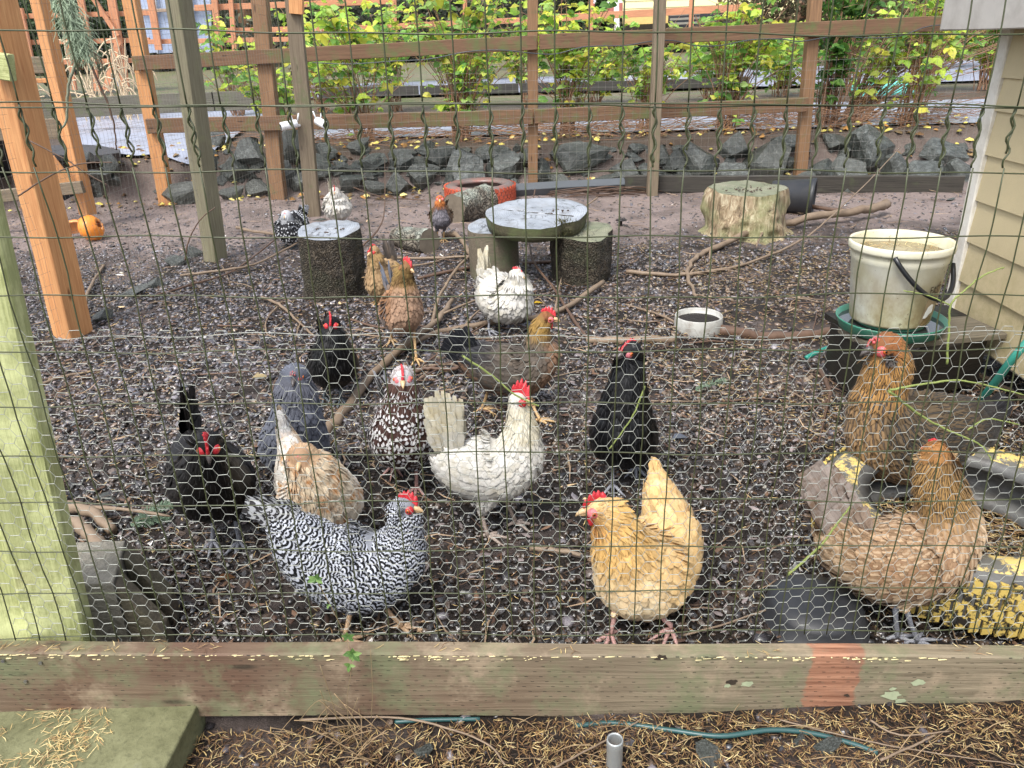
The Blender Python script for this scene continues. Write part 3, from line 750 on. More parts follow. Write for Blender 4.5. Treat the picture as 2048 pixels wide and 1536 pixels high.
for (x_, y_, w_, h_, lb) in [(215,995,90,60,'flat wet stone behind the concrete block at the left'), (640,440,50,30,'low stone behind the spangled hen'), (1900,400,40,20,'small dark stone by the foot of the shed')]:
    p = G(x_, y_); m_ = mpp(p); rock('rock', p, (w_*m_*.5, h_*m_*.6, .02), None, None, .2, lb)
for (x_, y_, w_, h_, lb) in [(1415,1515,86,90,'grey angular rock at the bottom edge right of the metal pipe'), (1655,1500,80,40,'half buried mossy stone outside the board beside the hose'), (1600,1480,60,26,'flat grey stone left of the mossy stone outside the board'), (845,1508,50,24,'small brown stone in the needles at the bottom')]:
    p = PZ(x_, y_, -.055); m_ = mpp(p); rock('rock', p, (w_*m_*.5, h_*m_*.5, .03), None, None, .2, lb)

# ------------------------------------------------------------------ plants
t = NT('leaf'); v = t.attr('F', 'Vector'); s_ = t.sep(v)
vein = t.math('ABSOLUTE', t.math('SUBTRACT', s_[0], .5)); c = t.mix(t.fr(vein, 0, .06, .35, 0), t.attr('Col'), lin(190,200,130))
t.out(c, .42, .4); t.translucent(c, .55); leaf_m = t.m
t = NT('cane_bark'); v = t.coord(); c = t.mix(t.noise(v, 9, 3), lin(104,66,52), lin(168,134,104)); cane_m = t.out(c, .5, .4)
def leaf_mesh(P, D, N, L, W, C):
    """folded leaves: P base, D direction, N normal; each 2x3 quads"""
    n = len(P); D = D/np.linalg.norm(D, axis=1)[:, None]; S = np.cross(D, N); S /= np.linalg.norm(S, axis=1)[:, None]+1e-9; N = np.cross(S, D)
    rows_ = ((0, .08), (.3, .85), (.65, .8), (1, .03)); V = []; Fv = []
    for t_, wf in rows_:
        for q, u in ((-1, 0), (0, .5), (1, 1)):
            V.append(P+D*(L*t_)[:, None]+S*(W*.5*wf*q)[:, None]+N*(L*(.12*abs(q)*wf-.25*t_*t_))[:, None]); Fv.append((u, t_, 0))
    V = np.stack(V, 1).reshape(-1, 3); b = (np.arange(n)*12)[:, None]
    F = np.concatenate([b+np.array([[r*3+q, r*3+q+1, (r+1)*3+q+1, (r+1)*3+q]]) for r in range(3) for q in (0, 1)])
    Fa = np.tile(np.array(Fv), (n, 1)); return V, F, np.repeat(C, 12, 0), Fa
LG = np.array([lin(184,206,84), lin(156,192,84), lin(124,168,84), lin(204,218,104), lin(216,212,92), lin(104,148,78), lin(168,200,112)])
LD = np.array([lin(64,104,52), lin(92,132,60), lin(110,150,70), lin(74,118,58)])
def raspberry(cx, cy, h, spread, ncane, nleaf, label, lean=(0, 0), cols=LG, z0=None, lsz=.095, zlo=.6, arch=.0, group='raspberry clumps behind the rear fence', bare=.25):
    z0 = gzf(cx, cy) if z0 is None else z0
    r = empty('raspberry_bush', (cx, cy, z0), label, 'raspberry bush', group)
    mbc = MB(); pts = []
    for i in range(int(ncane*1.35)):
        a_ = random.uniform(0, 6.28); rr_ = random.random()**.5*spread; hh = h*random.uniform(.55, 1.05)
        dx = math.cos(a_)*rr_+lean[0]*random.uniform(.3, 1.2); dy = math.sin(a_)*rr_*.7+lean[1]*random.random()
        b_ = Vector((cx+random.uniform(-.09, .09), cy+random.uniform(-.09, .09), z0-.02)); 
        isbare = random.random() < bare+.2
        if isbare: hh *= .8; dx *= 1.5
        e_ = b_+Vector((dx, dy, hh)); m1 = b_.lerp(e_, .45)+Vector((-dx*.12, -dy*.1, hh*.10))
        e_.z -= arch*abs(dx)
        P = smooth_path([b_, m1, e_], 5, .012); n_ = len(P)
        V, F = tube_geo(P, [.0072*(1-.6*k/n_) for k in range(n_)], 4, False); mbc.add(V, F)
        if not isbare: pts += [(P[k].lerp(P[k+1], random.random()), (P[k+1]-P[k]).normalized()) for k in range(int(n_*zlo), n_-1) for _ in range(4)]
        for k in range(3, n_-1, 2):      # side twigs
            d_ = Vector((random.gauss(0, 1), random.gauss(0, .7), random.uniform(-.1, .8))).normalized()*random.uniform(.1, .28)
            V, F = tube_geo([P[k], P[k]+d_*.5+Vector((0, 0, .01)), P[k]+d_], .0022, 3, False); mbc.add(V, F)
            if not isbare: pts += [(P[k]+d_*random.random(), d_.normalized()) for _ in range(4)]
    cn = obj('canes', mbc.build('canes', cane_m), r); cn['kind'] = 'stuff'
    if not pts: return r
    n = int(nleaf*1.0); idx = RNG.integers(0, len(pts), n)
    P0 = np.array([tuple(pts[i][0]) for i in idx])+RNG.normal(0, .05, (n, 3))
    out = RNG.normal(0, 1, (n, 3)); out[:, 2] = RNG.normal(-.15, .45, n); out /= np.linalg.norm(out, axis=1)[:, None]
    P0 = P0+out*.03; L = lsz*(.4+.95*RNG.random(n)**1.3); Ps = []; Ds = []; Ns = []; Ls = []; Cs = []
    cc = cols[RNG.integers(0, len(cols), n)]*(.7+.6*RNG.random((n, 1)))
    up = np.array([0, 0, 1.])
    for ang, sc_ in ((0, 1), (1.1, .8), (-1.1, .8)):
        S = np.cross(out, up); S /= np.linalg.norm(S, axis=1)[:, None]+1e-9
        d_ = out*math.cos(ang)+S*math.sin(ang)
        N = up[None]*1.0+RNG.normal(0, .55, (n, 3)); Ps.append(P0); Ds.append(d_); Ns.append(N); Ls.append(L*sc_); Cs.append(cc)
    P_, D_, N_, L_, C_ = map(np.concatenate, (Ps, Ds, Ns, Ls, Cs))
    V, F, C, Fa = leaf_mesh(P_, D_, N_, L_, L_*.78, C_)
    fo = obj('foliage', mesh('foliage', V, F, leaf_m, True, {'Col': ('FLOAT_COLOR', C), 'F': ('FLOAT_VECTOR', Fa)}), r); fo['kind'] = 'stuff'
    return r
for (px, py, Y, h, sp, nc, nl, lb, ln, cols, kw) in [
    (735, 300, 8.0, 1.3, .50, 24, 330, 'green raspberry clump right of the camera post', (-.15, 0), LG, {}),
    (925, 300, 8.0, 1.45, .50, 36, 360, 'raspberry clump with a fan of bare brown canes left of the middle post', (0, 0), LG, {}),
    (1135, 298, 8.1, 1.3, .48, 26, 320, 'raspberry clump right behind the middle post', (.05, 0), LG, {}),
    (1290, 296, 8.2, 1.05, .50, 22, 250, 'shorter yellow green raspberry clump behind the slim grey post', (-.1, 0), LG, {}),
    (1445, 308, 8.0, 1.35, .50, 30, 330, 'raspberry clump with dark upright canes right of the slim grey post', (.05, 0), LG, {}),
    (1645, 300, 7.9, 1.5, .30, 26, 360, 'darker green leafy clump climbing the right rear post', (.15, 0), LD, {}),
    (1690, 315, 8.1, 1.35, .30, 46, 200, 'raspberry clump of many reddish canes leaning right towards the shed', (.95, .3), LG, dict(bare=.7)),
    (1800, 315, 7.8, 1.3, .22, 20, 170, 'leaning raspberry clump with fresh green tips nearest the shed', (.22, 0), LG, {}),
    (560, 260, 9.0, .9, .4, 20, 230, 'low raspberry clump behind the left rail beside the camera post', (-.1, 0), LG, {})]:
    b_ = PY(px, py, Y); raspberry(b_.x, Y, h, sp, nc, nl, lb, ln, cols, **kw)
# second row farther back
for i, px in enumerate([470, 640, 790, 930, 1060, 1190, 1420, 1560, 1700, 1850, 1960]):
    b_ = PY(px, 190, 11.8+.3*(i % 2)); near_ = ['behind the left rail end', 'behind the camera post', 'above the first fan of canes', 'left of the middle post', 'at the middle post', 'right of the middle post', 'behind the slim grey post', 'left of the right rear post', 'right of the right rear post', 'behind the leaning canes', 'against the shed corner'][i]
    raspberry(b_.x, b_.y, (1.45 if i not in (5, 6, 7) else .95)*random.uniform(.85, 1.05), .65, 18, 260 if i else 160, 'far raspberry bush of bright yellow green leaves '+near_, (0, 0), LG, z0=.4, lsz=.115, zlo=.5, group='far row of raspberry bushes', bare=.1)
# prunings lying behind the rocks
s0 = MB()
for i in range(520):
    x_ = random.uniform(560, 1960); y_ = random.uniform(266, 330); p = PY(x_, y_, 7.55+random.random()*.9); p.z = max(p.z*0+gzf(p.x, p.y), .3)+random.random()*.12
    a_ = random.gauss(0, .35)+(math.pi if random.random() < .5 else 0); L = random.uniform(.25, .9)
    q = p+Vector((math.cos(a_)*L, math.sin(a_)*L*.5, random.uniform(-.06, .16))); m_ = p.lerp(q, .5)+Vector((0, 0, random.uniform(0, .08)))
    V, F = tube_geo(smooth_path([p, m_, q], 3), .0032*random.uniform(.5, 1.2), 3, False); s0.add(V, F)
o = obj('cane_prunings', s0.build('cane_prunings', cane_m)); tag(o, 'tangle of cut reddish brown canes lying on the terrace behind the rocks', 'prunings', None, 'stuff')
# ------------------------------------------------------------------ far garden, frame, house
YF = 13.5
tf = empty('timber_frame', PY(240, 180, YF), 'unfinished orange timber frame of the garden enclosure beyond the fabric', 'timber frame')
def fb(x0, y0, x1, y1, Y, wpx, name='stud', mat=cedar_far, par=None):
    a_ = PY(x0, y0, Y); b_ = PY(x1, y1, Y); w_ = wpx*mpp(a_)
    u = (0, -1, 0)
    return beam(name, a_, b_, w_, .05, mat, par or tf, up=u)
for (x0, y0, x1, y1, w_) in [(222,-10,252,182,17),(160,-10,196,182,13),(40,16,62,120,12),(12,-6,40,180,12),(118,-10,150,180,9),(428,-10,440,110,12),(461,-10,470,110,9),(300,-10,318,100,14)]:
    fb(x0, y0, x1, y1, YF, w_)
for (x0, y0, x1, y1, w_) in [(186,-4,236,72,9),(236,86,212,180,12)]: fb(x0, y0, x1, y1, YF-.08, w_, 'diagonal_brace')
for (x0, y0, x1, y1, w_) in [(0,34,300,26,9),(0,86,300,80,9),(60,126,300,120,9),(280,84,620,78,9),(390,16,790,2,11),(440,62,800,54,10)]: fb(x0, y0, x1, y1, YF+.1, w_, 'rail')
# greenhouse behind it
gh = empty('greenhouse', PY(330, 110, 16), 'blue grey glazed greenhouse behind the orange frame', 'greenhouse')
t = NT('greenhouse_panel'); v = t.coord(); n1 = t.noise(t.mapv(v, (1, 1, 6)), 3, 3); gp = t.out(t.mix(n1, lin(120,134,164), lin(176,188,208)), .25, .6)
for i in range(4):
    x0 = 278+i*36; q = [PY(x0, -12, 16), PY(x0+33, -14, 16), PY(x0+36, 105, 16), PY(x0+3, 107, 16)]
    V = q+[p+Vector((0, .04, 0)) for p in q]; F = [(0,1,2,3), (7,6,5,4), (0,4,5,1), (1,5,6,2), (2,6,7,3), (3,7,4,0)]
    obj('pane', mesh('pane', V, F, gp, False), gh)
    fb(x0+34, -12, x0+38, 107, 15.95, 3, 'glazing_bar', simple('grey_metal', lin(150,156,164), .4), gh)
fb(276, 22, 424, 18, 15.93, 6, 'cross_bar', simple('brown_bar', lin(150,130,112), .6), gh)
# dry stalks (corn) at left
mb = MB(); lv = MB()
for i in range(34):
    x_ = random.choice([60, 110, 175, 190, 245, 262])+random.gauss(0, 9); p = PY(x_, 186, 11.6+random.random()); p.z = .4
    q = p+Vector((random.gauss(0, .16), 0, random.uniform(.5, 1.25))); V, F = tube_geo(smooth_path([p, p.lerp(q, .5)+Vector((random.gauss(0, .05), 0, 0)), q], 3), .009, 4, False); mb.add(V, F)
    for k in range(3):
        s_ = p.lerp(q, random.uniform(.3, 1)); e = s_+Vector((random.gauss(0, .16), random.gauss(0, .05), random.uniform(-.3, .05)))
        V, F = tube_geo(smooth_path([s_, s_.lerp(e, .5)+Vector((0, 0, .06)), e], 3), [.012]*6+[.002], 3, False); mb.add(V, F)
o = obj('dry_stalks', mb.build('dry_stalks', simple('straw', lin(196,176,146), .6))); tag(o, 'dry pale stalks left standing in the far left bed', 'stalks', None, 'stuff')
# far fence rail at right of centre, in front of the house
hf = empty('far_fence', PY(1200, 40, 16), 'distant tan post and rail fence before the yellow house', 'fence')
fb(1090, 37, 1520, 14, 16, 13, 'rail', cedar_far, hf); fb(800, 52, 1090, 38, 16, 10, 'rail', cedar_far, hf); fb(1181, 60, 1182, -12, 16, 9, 'post', cedar_far, hf); fb(1382, 55, 1384, -12, 16, 9, 'post', cedar_far, hf); fb(930, 70, 930, -12, 16, 8, 'post', cedar_far, hf); fb(790, 80, 788, -12, 16, 9, 'post', cedar_far, hf)
# yellow house
hy = 24.0
hs_ = empty('yellow_house', PY(1350, 60, hy), 'pale yellow house wall with dark crawl space and steps behind the fence', 'house')
yl = simple('yellow_paint', lin(232,222,170), .6, .06, 3)
for i in range(7):
    y_ = -46+i*15; q = [PY(1246, y_+4, hy), PY(1700, y_-13, hy), PY(1700, y_+1.3, hy-.02), PY(1246, y_+18.6, hy-.02)]
    if i < 6: V = q+[p+Vector((0, .1, 0)) for p in q]; obj('clapboard', mesh('clapboard', V, [(0,3,2,1),(0,4,7,3),(3,7,6,2),(2,6,5,1),(1,5,4,0)], yl, False), hs_)
fb(1234, 60, 1232, -20, hy-.1, 10, 'corner_trim', simple('white_trim', lin(232,232,230), .5), hs_)
fb(1246, 42, 1336, 38, hy-.3, 15, 'deck_fascia', simple('tan_fascia', lin(206,176,110), .6), hs_)
fb(1246, 56, 1336, 52, hy-.1, 8, 'under_deck_shade', simple('painted_gap_shade', lin(60,54,46), .8), hs_)  # solid dark strip: the shade in the gap under the deck, as colour
fb(1336, 44, 1500, 36, hy-.2, 24, 'crawl_space_shade', simple('painted_gap_shade2', lin(48,50,56), .8), hs_)  # solid dark strip, its colour standing for the unlit crawl space
for k in range(3): fb(1340, 30+k*9, 1400, 27+k*9, hy-.5, 4, 'step', simple('grey_step', lin(132,128,118), .7), hs_)
# red shed with arborvitae
rs_ = empty('red_wall', PY(1190, 30, 26), 'faded red low wall beside the yellow house', 'wall')
for k, x_ in enumerate((1140, 1176, 1212)): fb(x_, 22, x_+35, 20, 26, 26, 'panel', simple('faded_red', lin(176,106,96), .7), rs_)
for k in range(3): fb(1140+k*36, -12, 1175+k*36, -14, 26.2, 44, 'upper_panel', simple('white_wall', lin(216,218,224), .6), rs_)
dk = simple('dark_conifer', lin(58,80,52), .8, .5, 30)
def bushy(name, c, rx, ry, rz_, n, label, cat, group, cols, sz, core=True):
    r = empty(name, (c[0], c[1], c[2]-rz_), label, cat, group)
    V, F = tube_geo([(c[0], c[1], c[2]-rz_-.2), (c[0]+.02, c[1], c[2]+rz_*.5)], [rx*.10, rx*.03], 6); obj('trunk', mesh('trunk', V, F, cane_m), r)
    u = RNG.normal(0, 1, (n, 3)); u /= np.linalg.norm(u, axis=1)[:, None]; rad_ = RNG.random(n)**.4
    lump = 1+.35*np.sin(u[:, 0]*5+c[0])*np.cos(u[:, 2]*6+c[0]*2)
    P = np.array(c)+u*rad_[:, None]*lump[:, None]*np.array([rx, ry, rz_])
    D = u+RNG.normal(0, .7, (n, 3)); N = RNG.normal(0, 1, (n, 3)); L = sz*(.6+.8*RNG.random(n))
    V, F, C, Fa = leaf_mesh(P, D, N, L, L*.6, cols[RNG.integers(0, len(cols), n)]*(.6+.8*RNG.random((n, 1))))
    f = obj('crown', mesh('crown', V, F, leaf_m, True, {'Col': ('FLOAT_COLOR', C), 'F': ('FLOAT_VECTOR', Fa)}), r); f['kind'] = 'stuff'
EV = np.array([lin(52,72,48), lin(70,94,60), lin(38,54,38), lin(88,104,70)])
for i, x_ in enumerate((1148, 1172, 1201)):
    p = PY(x_, 8, 24.5); bushy('arborvitae', p, .12, .12, .42, 900, 'narrow dark arborvitae '+['left of the three before the red wall', 'between its two neighbours before the red wall', 'right of the three nearest the yellow house'][i], 'arborvitae', 'arborvitae shrubs by the red wall', EV, .09)
HG = np.array([lin(92,98,84), lin(64,70,58), lin(110,112,94), lin(48,52,44)])
for i, (x_, y_, Y, rx, rz_, cols, lb) in enumerate([(640, 36, 18, 1.5, .9, HG, 'grey green hedge mass behind the camera post'), (900, 20, 20, 1.9, .8, HG, 'dull dark bush above the middle raspberries'), (140, 30, 22, 1.8, 1.1, EV, 'dark green conifer behind the orange frame at the left'), (-20, 60, 20, 1.6, 1.3, EV, 'dark tree at the far left behind the fence'), (1060, -10, 28, 2.2, 1.4, HG, 'distant bush left of the red wall'), (1600, 20, 22, 2.2, 1.0, np.array([lin(120,100,80), lin(86,90,60), lin(70,64,50)]), 'brown autumn bush right of the yellow house'), (1850, 40, 18, 2.0, 1.1, np.array([lin(130,110,86), lin(110,120,70), lin(80,70,54)]), 'brownish thicket behind the shed corner'), (480, -30, 30, 3.4, 1.6, HG, 'tall grey bush beyond the greenhouse')]):
    p = PY(x_, y_, Y); bushy('bush', p, rx, 1.0, rz_, 3800, lb, 'bush', 'bushes beyond the garden', cols, .13)
o = empty('tree_belt', (0, 45, 0), 'belt of dark trees closing the far edge of the garden', 'trees'); o['kind'] = 'structure'
n = 26000; x = (RNG.random(n)*2-1)*60; z = RNG.random(n)**1.2*9*(.7+.3*np.sin(x*.5)); P = np.stack([x, 46+RNG.random(n)*5, z], -1)
V, F, C, Fa = leaf_mesh(P, RNG.normal(0, 1, (n, 3)), RNG.normal(0, 1, (n, 3)), .5+.6*RNG.random(n), .5+.5*RNG.random(n), HG[RNG.integers(0, 4, n)]*(.5+.9*RNG.random((n, 1))))
f = obj('distant_foliage', mesh('distant_foliage', V, F, leaf_m, True, {'Col': ('FLOAT_COLOR', C), 'F': ('FLOAT_VECTOR', Fa)}), o); f['kind'] = 'stuff'
# odds and ends on the far ground
tq = simple('turquoise_plastic', lin(110,206,196), .4)
V, F = box_geo(PZ(1765, 176, .5), (.75, .3, .16)); 
V = np.array(V); V[:, 2] += .03*np.sin(V[:, 0]*40); o = obj('turquoise_tray', mesh('turquoise_tray', V, F, tq, False)); c_ = PZ(1765, 176, .5); recenter(o, c_)
md = o.modifiers.new('bevel', 'BEVEL'); md.width = .03; md.segments = 3; tag(o, 'turquoise plastic tray half hidden by leaning canes near the shed', 'tray')
bb = simple('blue_bucket_plastic', lin(120,160,200), .4)
c_ = PZ(238, 172, .42); V, F = tube_geo([c_, c_+Vector((0, 0, .28))], [.11, .13], 14); o = obj('blue_pail', mesh('blue_pail', V, F, bb, False)); tag(recenter(o, c_), 'pale blue pail standing in the far bed behind the orange frame', 'pail')
# hoops / cages: thin white wire panels
mb = MB()
for i in range(14):
    x_ = 500+random.random()*40; 
s0 = []; s1 = []
for i in range(15): p = PY(640+i*10, 128, 12.6); s0.append(tuple(p)); s1.append((p.x, p.y, p.z+.5))
for k in range(5): p = PY(640, 128-k*10, 12.6); q = PY(780, 122-k*10, 12.6); s0.append(tuple(p)); s1.append(tuple(q))
V, F = wires_np(s0, s1, .003, 4); o = obj('wire_cage', mesh('wire_cage', V, F, simple('white_wire', lin(210,212,218), .5))); tag(recenter(o, PY(700, 100, 12.6)), 'white wire garden cage behind the raspberries by the camera post', 'wire cage')
# ------------------------------------------------------------------ shed on the right
b0 = PZ(1898, 648, .10); b1 = PZ(2048, 748, .10); dr = (b1-b0); dr.z = 0; dr.normalize(); b1 = b0+dr*1.6
nrm = Vector((dr.y, -dr.x, 0)); 
if nrm.dot(Vector((-1, -1, 0))) < 0: nrm = -nrm
sh = empty('shed', (b0.x, b0.y, 0), 'cream lap sided shed with a pale corner trim and grey eave at the right edge', 'shed')
t = NT('cream_siding'); v = t.coord(); gr = t.noise(t.mapv(v, (3, 40, 40)), 4, 4, .6, .8); n1 = t.noise(v, 7, 5, .7); e = t.sep(t.n('ShaderNodeNewGeometry').outputs['Position'])
c = t.mix(t.fr(n1, .45, .7, 0, .3), cream_m, lin(206,190,150)); low = t.math('MULTIPLY', t.fr(e[2], .15, .55, 1, 0), t.fr(t.noise(v, 22, 6, .75), .42, .62))
c = t.mix(t.math('MULTIPLY', low, .55), c, lin(140,132,90)); t.bump(gr, .35, .004); siding_m = t.out(c, .55, .3)
H = PY(1985, 55, b0.y).z
zl = [PY(1880+ (640-y_)*.163+12, y_, b0.y).z for y_ in (640, 555, 478, 397, 307, 220, 155, 60)]
for i, (za, zb) in enumerate(zip(zl[:-1], zl[1:])):
    if i == 0: za = .10
    o_a = b0+dr*.03; V = []
    for (q, zz, off_) in ((o_a, za, .022), (b1, za, .022), (b1, zb+.02, .008), (o_a, zb+.02, .008), (o_a, za, .008), (b1, za, .008)):
        V.append((q.x+nrm.x*off_, q.y+nrm.y*off_, zz))
    F = [(0, 1, 2, 3), (4, 5, 1, 0), (0, 3, 4), (1, 5, 2)]
    obj('siding_board', mesh('siding_board', V, F, siding_m, False), sh)
trim_m = simple('pale_painted_trim', lin(214,210,200), .6, .1, 12, dirt=lin(150,140,120), dscale=9, damt=.5, bump=.1)
beam('corner_trim', (b0.x+dr.x*.01+nrm.x*.016, b0.y+dr.y*.01+nrm.y*.016, .07), (b0.x+dr.x*.01+nrm.x*.016, b0.y+dr.y*.01+nrm.y*.016, H+.12), .065, .024, trim_m, sh, up=nrm)
beam('end_trim', (b0.x-dr.x*.035-nrm.x*.03, b0.y-dr.y*.035-nrm.y*.03, .07), (b0.x-dr.x*.035-nrm.x*.03, b0.y-dr.y*.035-nrm.y*.03, H+.12), .065, .03, trim_m, sh, up=-dr)
V, F = box_geo((0, 0, 0), (1, 1, 1))
back = Vector((b0.x, b0.y, 0))-nrm*1.2
core = [b0-dr*.012-nrm*.0, b1, b1-nrm*2.2, b0-dr*.012-nrm*2.2]; V = [(q.x, q.y, z) for z in (.08, H+.3) for q in core]
obj('wall_core', mesh('wall_core', V, [(0,1,5,4),(1,2,6,5),(2,3,7,6),(3,0,4,7),(4,5,6,7)], simple('shed_wall', lin(196,190,170), .6), False), sh)
fz_ = H-.005; fa = b0-dr*.14+nrm*.17; fb_ = b1+nrm*.17
fasc = simple('grey_fascia_paint', lin(178,174,168), .5, .1, 10, dirt=lin(120,112,104), damt=.4, bump=.15)
beam('fascia_board', (fa.x, fa.y, fz_+.09), (fb_.x, fb_.y, fz_+.09), .025, .18, fasc, sh)
fc = fa-nrm*1.6; beam('barge_board', (fa.x-dr.x*.02, fa.y-dr.y*.02, fz_+.09), (fc.x-dr.x*.02, fc.y-dr.y*.02, fz_+.09+.0), .025, .18, fasc, sh)
q = [fa-dr*.0, fb_, fb_-nrm*.17, fa-nrm*.17+dr*0]; V = [(p.x, p.y, fz_+z) for z in (.01, .03) for p in q]
obj('soffit', mesh('soffit', V, [(3,2,1,0),(4,5,6,7),(0,1,5,4),(3,7,6,2),(0,4,7,3)], fasc, False), sh)
V = [(p.x, p.y, fz_+.182+(.0 if k < 2 else .7)) for k, p in enumerate([fa-dr*.05+nrm*.02, fb_+nrm*.02, b1-nrm*1.2, b0-dr*.17-nrm*1.2])]; V += [(a_, b_, c_+.02) for a_, b_, c_ in V]
obj('roof', mesh('roof', V, [(3,2,1,0),(4,5,6,7),(0,1,5,4),(3,7,6,2),(0,4,7,3),(1,2,6,5)], simple('dark_shingle', lin(70,68,66), .8), False), sh)
# ------------------------------------------------------------------ stumps and logs
t = NT('stump_bark'); v = t.coord(); wob = t.mix(.25, v, t.noise(v, 11, 3, col=True)); vo = t.vor(t.mapv(wob, (26, 26, 13)), 1.9, 'DISTANCE_TO_EDGE'); n1 = t.noise(v, 34, 6, .75); n2 = t.noise(v, 5, 4)
c = t.mix(t.fr(vo, 0, .16, .35, 1), lin(16,13,11), t.mix(t.fr(n1, .3, .7), lin(30,26,22), lin(92,82,68))); c = t.mix(t.fr(n2, .5, .7, 0, .45), c, lin(60,68,46))
t.bump(t.math('ADD', t.fr(vo, 0, .25), t.math('MULTIPLY', n1, .4)), .8, .015); bark_m = t.out(c, .6, .35)
def cut_mat(name, a_, b_, dark, rough=.3):
    t = NT(name); v = t.coord(); nz = t.noise(v, 6, 4, .6)
    wv = t.n('ShaderNodeTexWave', wave_type='RINGS', rings_direction='Z'); t.set(wv.inputs['Vector'], v); wv.inputs['Scale'].default_value = 26; wv.inputs['Distortion'].default_value = 3; wv.inputs['Detail'].default_value = 3
    c = t.mix(t.fr(nz, .35, .65), a_, b_); c = t.mix(t.fr(wv.outputs[0], 0, .3, .32, 0), c, dark); n2 = t.noise(v, 40, 5, .7); c = t.mix(t.fr(n2, .58, .72, 0, .6), c, dark); ck = t.vor(t.mix(.12, v, t.noise(v, 14, 3, col=True)), 5.5, 'DISTANCE_TO_EDGE'); c = t.mix(t.fr(ck, .004, .014, .8, 0), c, (.02, .017, .014)); c = t.mix(t.fr(t.noise(v, 9, 4, .7), .5, .7, 0, .4), c, lin(96,88,74))
    t.bump(t.math('ADD', wv.outputs[0], n2), .15, .004); return t.out(c, t.fr(nz, .3, .7, rough-.08, rough+.18), .5)
cut_grey = cut_mat('wet_cut_wood', lin(124,130,138), lin(156,162,170), lin(76,72,66))
cut_green = cut_mat('mossy_cut_wood', lin(104,110,86), lin(130,130,110), lin(66,64,46), .5)
def stump(name, base, r0, r1, h, label, cat='stump', bark=bark_m, cut=cut_grey, flare=.12, amp=.06, nseg=56, tilt=(0, 0), parent=None, knots=(), asp=1.0, lip=.004, part=None, seed=0, slope=0.0):
    """upright stump, real lobed outline, sunk a little into the soil; parts: bark body and sawn top"""
    c = Vector(base)
    r = parent or empty(name, c, label, cat)
    V = []; F = []; nr = 22
    def rad(an, f):
        b_ = r0+(r1-r0)*f+flare*r0*max(0, 1-f*4)**2*(1+.6*math.sin(an*4+seed))
        l = 1+amp*(math.sin(an*3+seed*1.7)*.5+math.sin(an*5+seed)*.3+math.sin(an*11+seed*3)*.22+.5*(vnoise(np.array([an*5+seed]), np.array([f*9]))[0]-.5))
        b_ *= l
        for (ka, kf, kr, kh) in knots:
            d = math.hypot((math.atan2(math.sin(an-ka), math.cos(an-ka)))*r0/kr, (f-kf)*h/kr)
            b_ += kh*math.exp(-d*d)*(1-.9*math.exp(-d*d*6))
        return b_
    for j in range(nr+1):
        f = j/nr
        for k in range(nseg):
            an = 2*math.pi*k/nseg; q = rad(an, f)*(1-.01*(j == nr))
            V.append((c.x+q*math.cos(an)+tilt[0]*f*h, c.y+q*asp*math.sin(an)+tilt[1]*f*h, c.z-.04+(h+.04)*f+(.006*math.sin(an*2+seed)*(j == nr))+slope*q*math.sin(an)*f**3))
    for j in range(nr):
        for k in range(nseg): k2 = (k+1) % nseg; F.append((j*nseg+k, j*nseg+k2, (j+1)*nseg+k2, (j+1)*nseg+k))
    obj('bark', mesh('bark', V, F, bark), r)
    top = V[-nseg:]; cx_ = c.x+tilt[0]*h; cy_ = c.y+tilt[1]*h; V2 = []; F2 = []; rings = 9
    for j in range(rings+1):
        g_ = 1-j/rings if j < rings else 0
        for (x, y, z) in top: V2.append((cx_+(x-cx_)*g_*.995, cy_+(y-cy_)*g_*.995, c.z+h+(z-c.z-h)*g_+(lip if j else 0)+.002*math.sin(x*60+y*30)))
    for j in range(rings):
        for k in range(nseg): k2 = (k+1) % nseg; F2.append((j*nseg+k, j*nseg+k2, (j+1)*nseg+k2, (j+1)*nseg+k))
    o_ = obj('sawn_top', mesh('sawn_top', [(a-cx_, b-cy_, d-c.z-h) for a, b, d in V2], F2, cut), r)
    o_.location = Vector((cx_, cy_, c.z+h))-Vector(r.location)
    return r
def crumbs(center, rad_, n, label, z):
    s0 = MB()
    for i in range(n):
        a_ = random.random()*6.28; q = rad_*random.random()**.5; p = (center[0]+q*math.cos(a_), center[1]+q*math.sin(a_), z)
        V = ICO*np.array([random.uniform(.003, .011), random.uniform(.003, .008), .004])+np.array(p); s0.add(V, [tuple(f) for f in ICF])
    o_ = obj('crumbs', s0.build('crumbs', simple('dark_crumb', lin(70,54,44), .7, .4, 90))); tag(recenter(o_, center), label, 'debris', None, 'stuff')
def stump_from_px(topx, topy, hwpx, basey, **kw):
    b_ = G(topx, basey); r_ = hwpx*mpp(b_); c = Vector((b_.x, b_.y+r_*.9, 0)); tp = PY(topx, topy, c.y)
    c.x = PY(topx, (topy+basey)/2, c.y).x; c.z = gzf(c.x, c.y)
    return c, r_, tp.z-c.z
c, r_, h = stump_from_px(665, 458, 63, 600); stump('tree_stump', c, r_*1.04, r_*.98, h, 'upright dark barked stump with a wet grey sawn top left of the hens', seed=1, amp=.07, slope=.11, knots=((-.9, .42, .055, .02), (-1.1, .8, .05, .012)))
SL = (c, r_, h); crumbs((c.x, c.y, c.z+h), r_*.8, 10, 'dark droppings on the left stump top', c.z+h+.006)
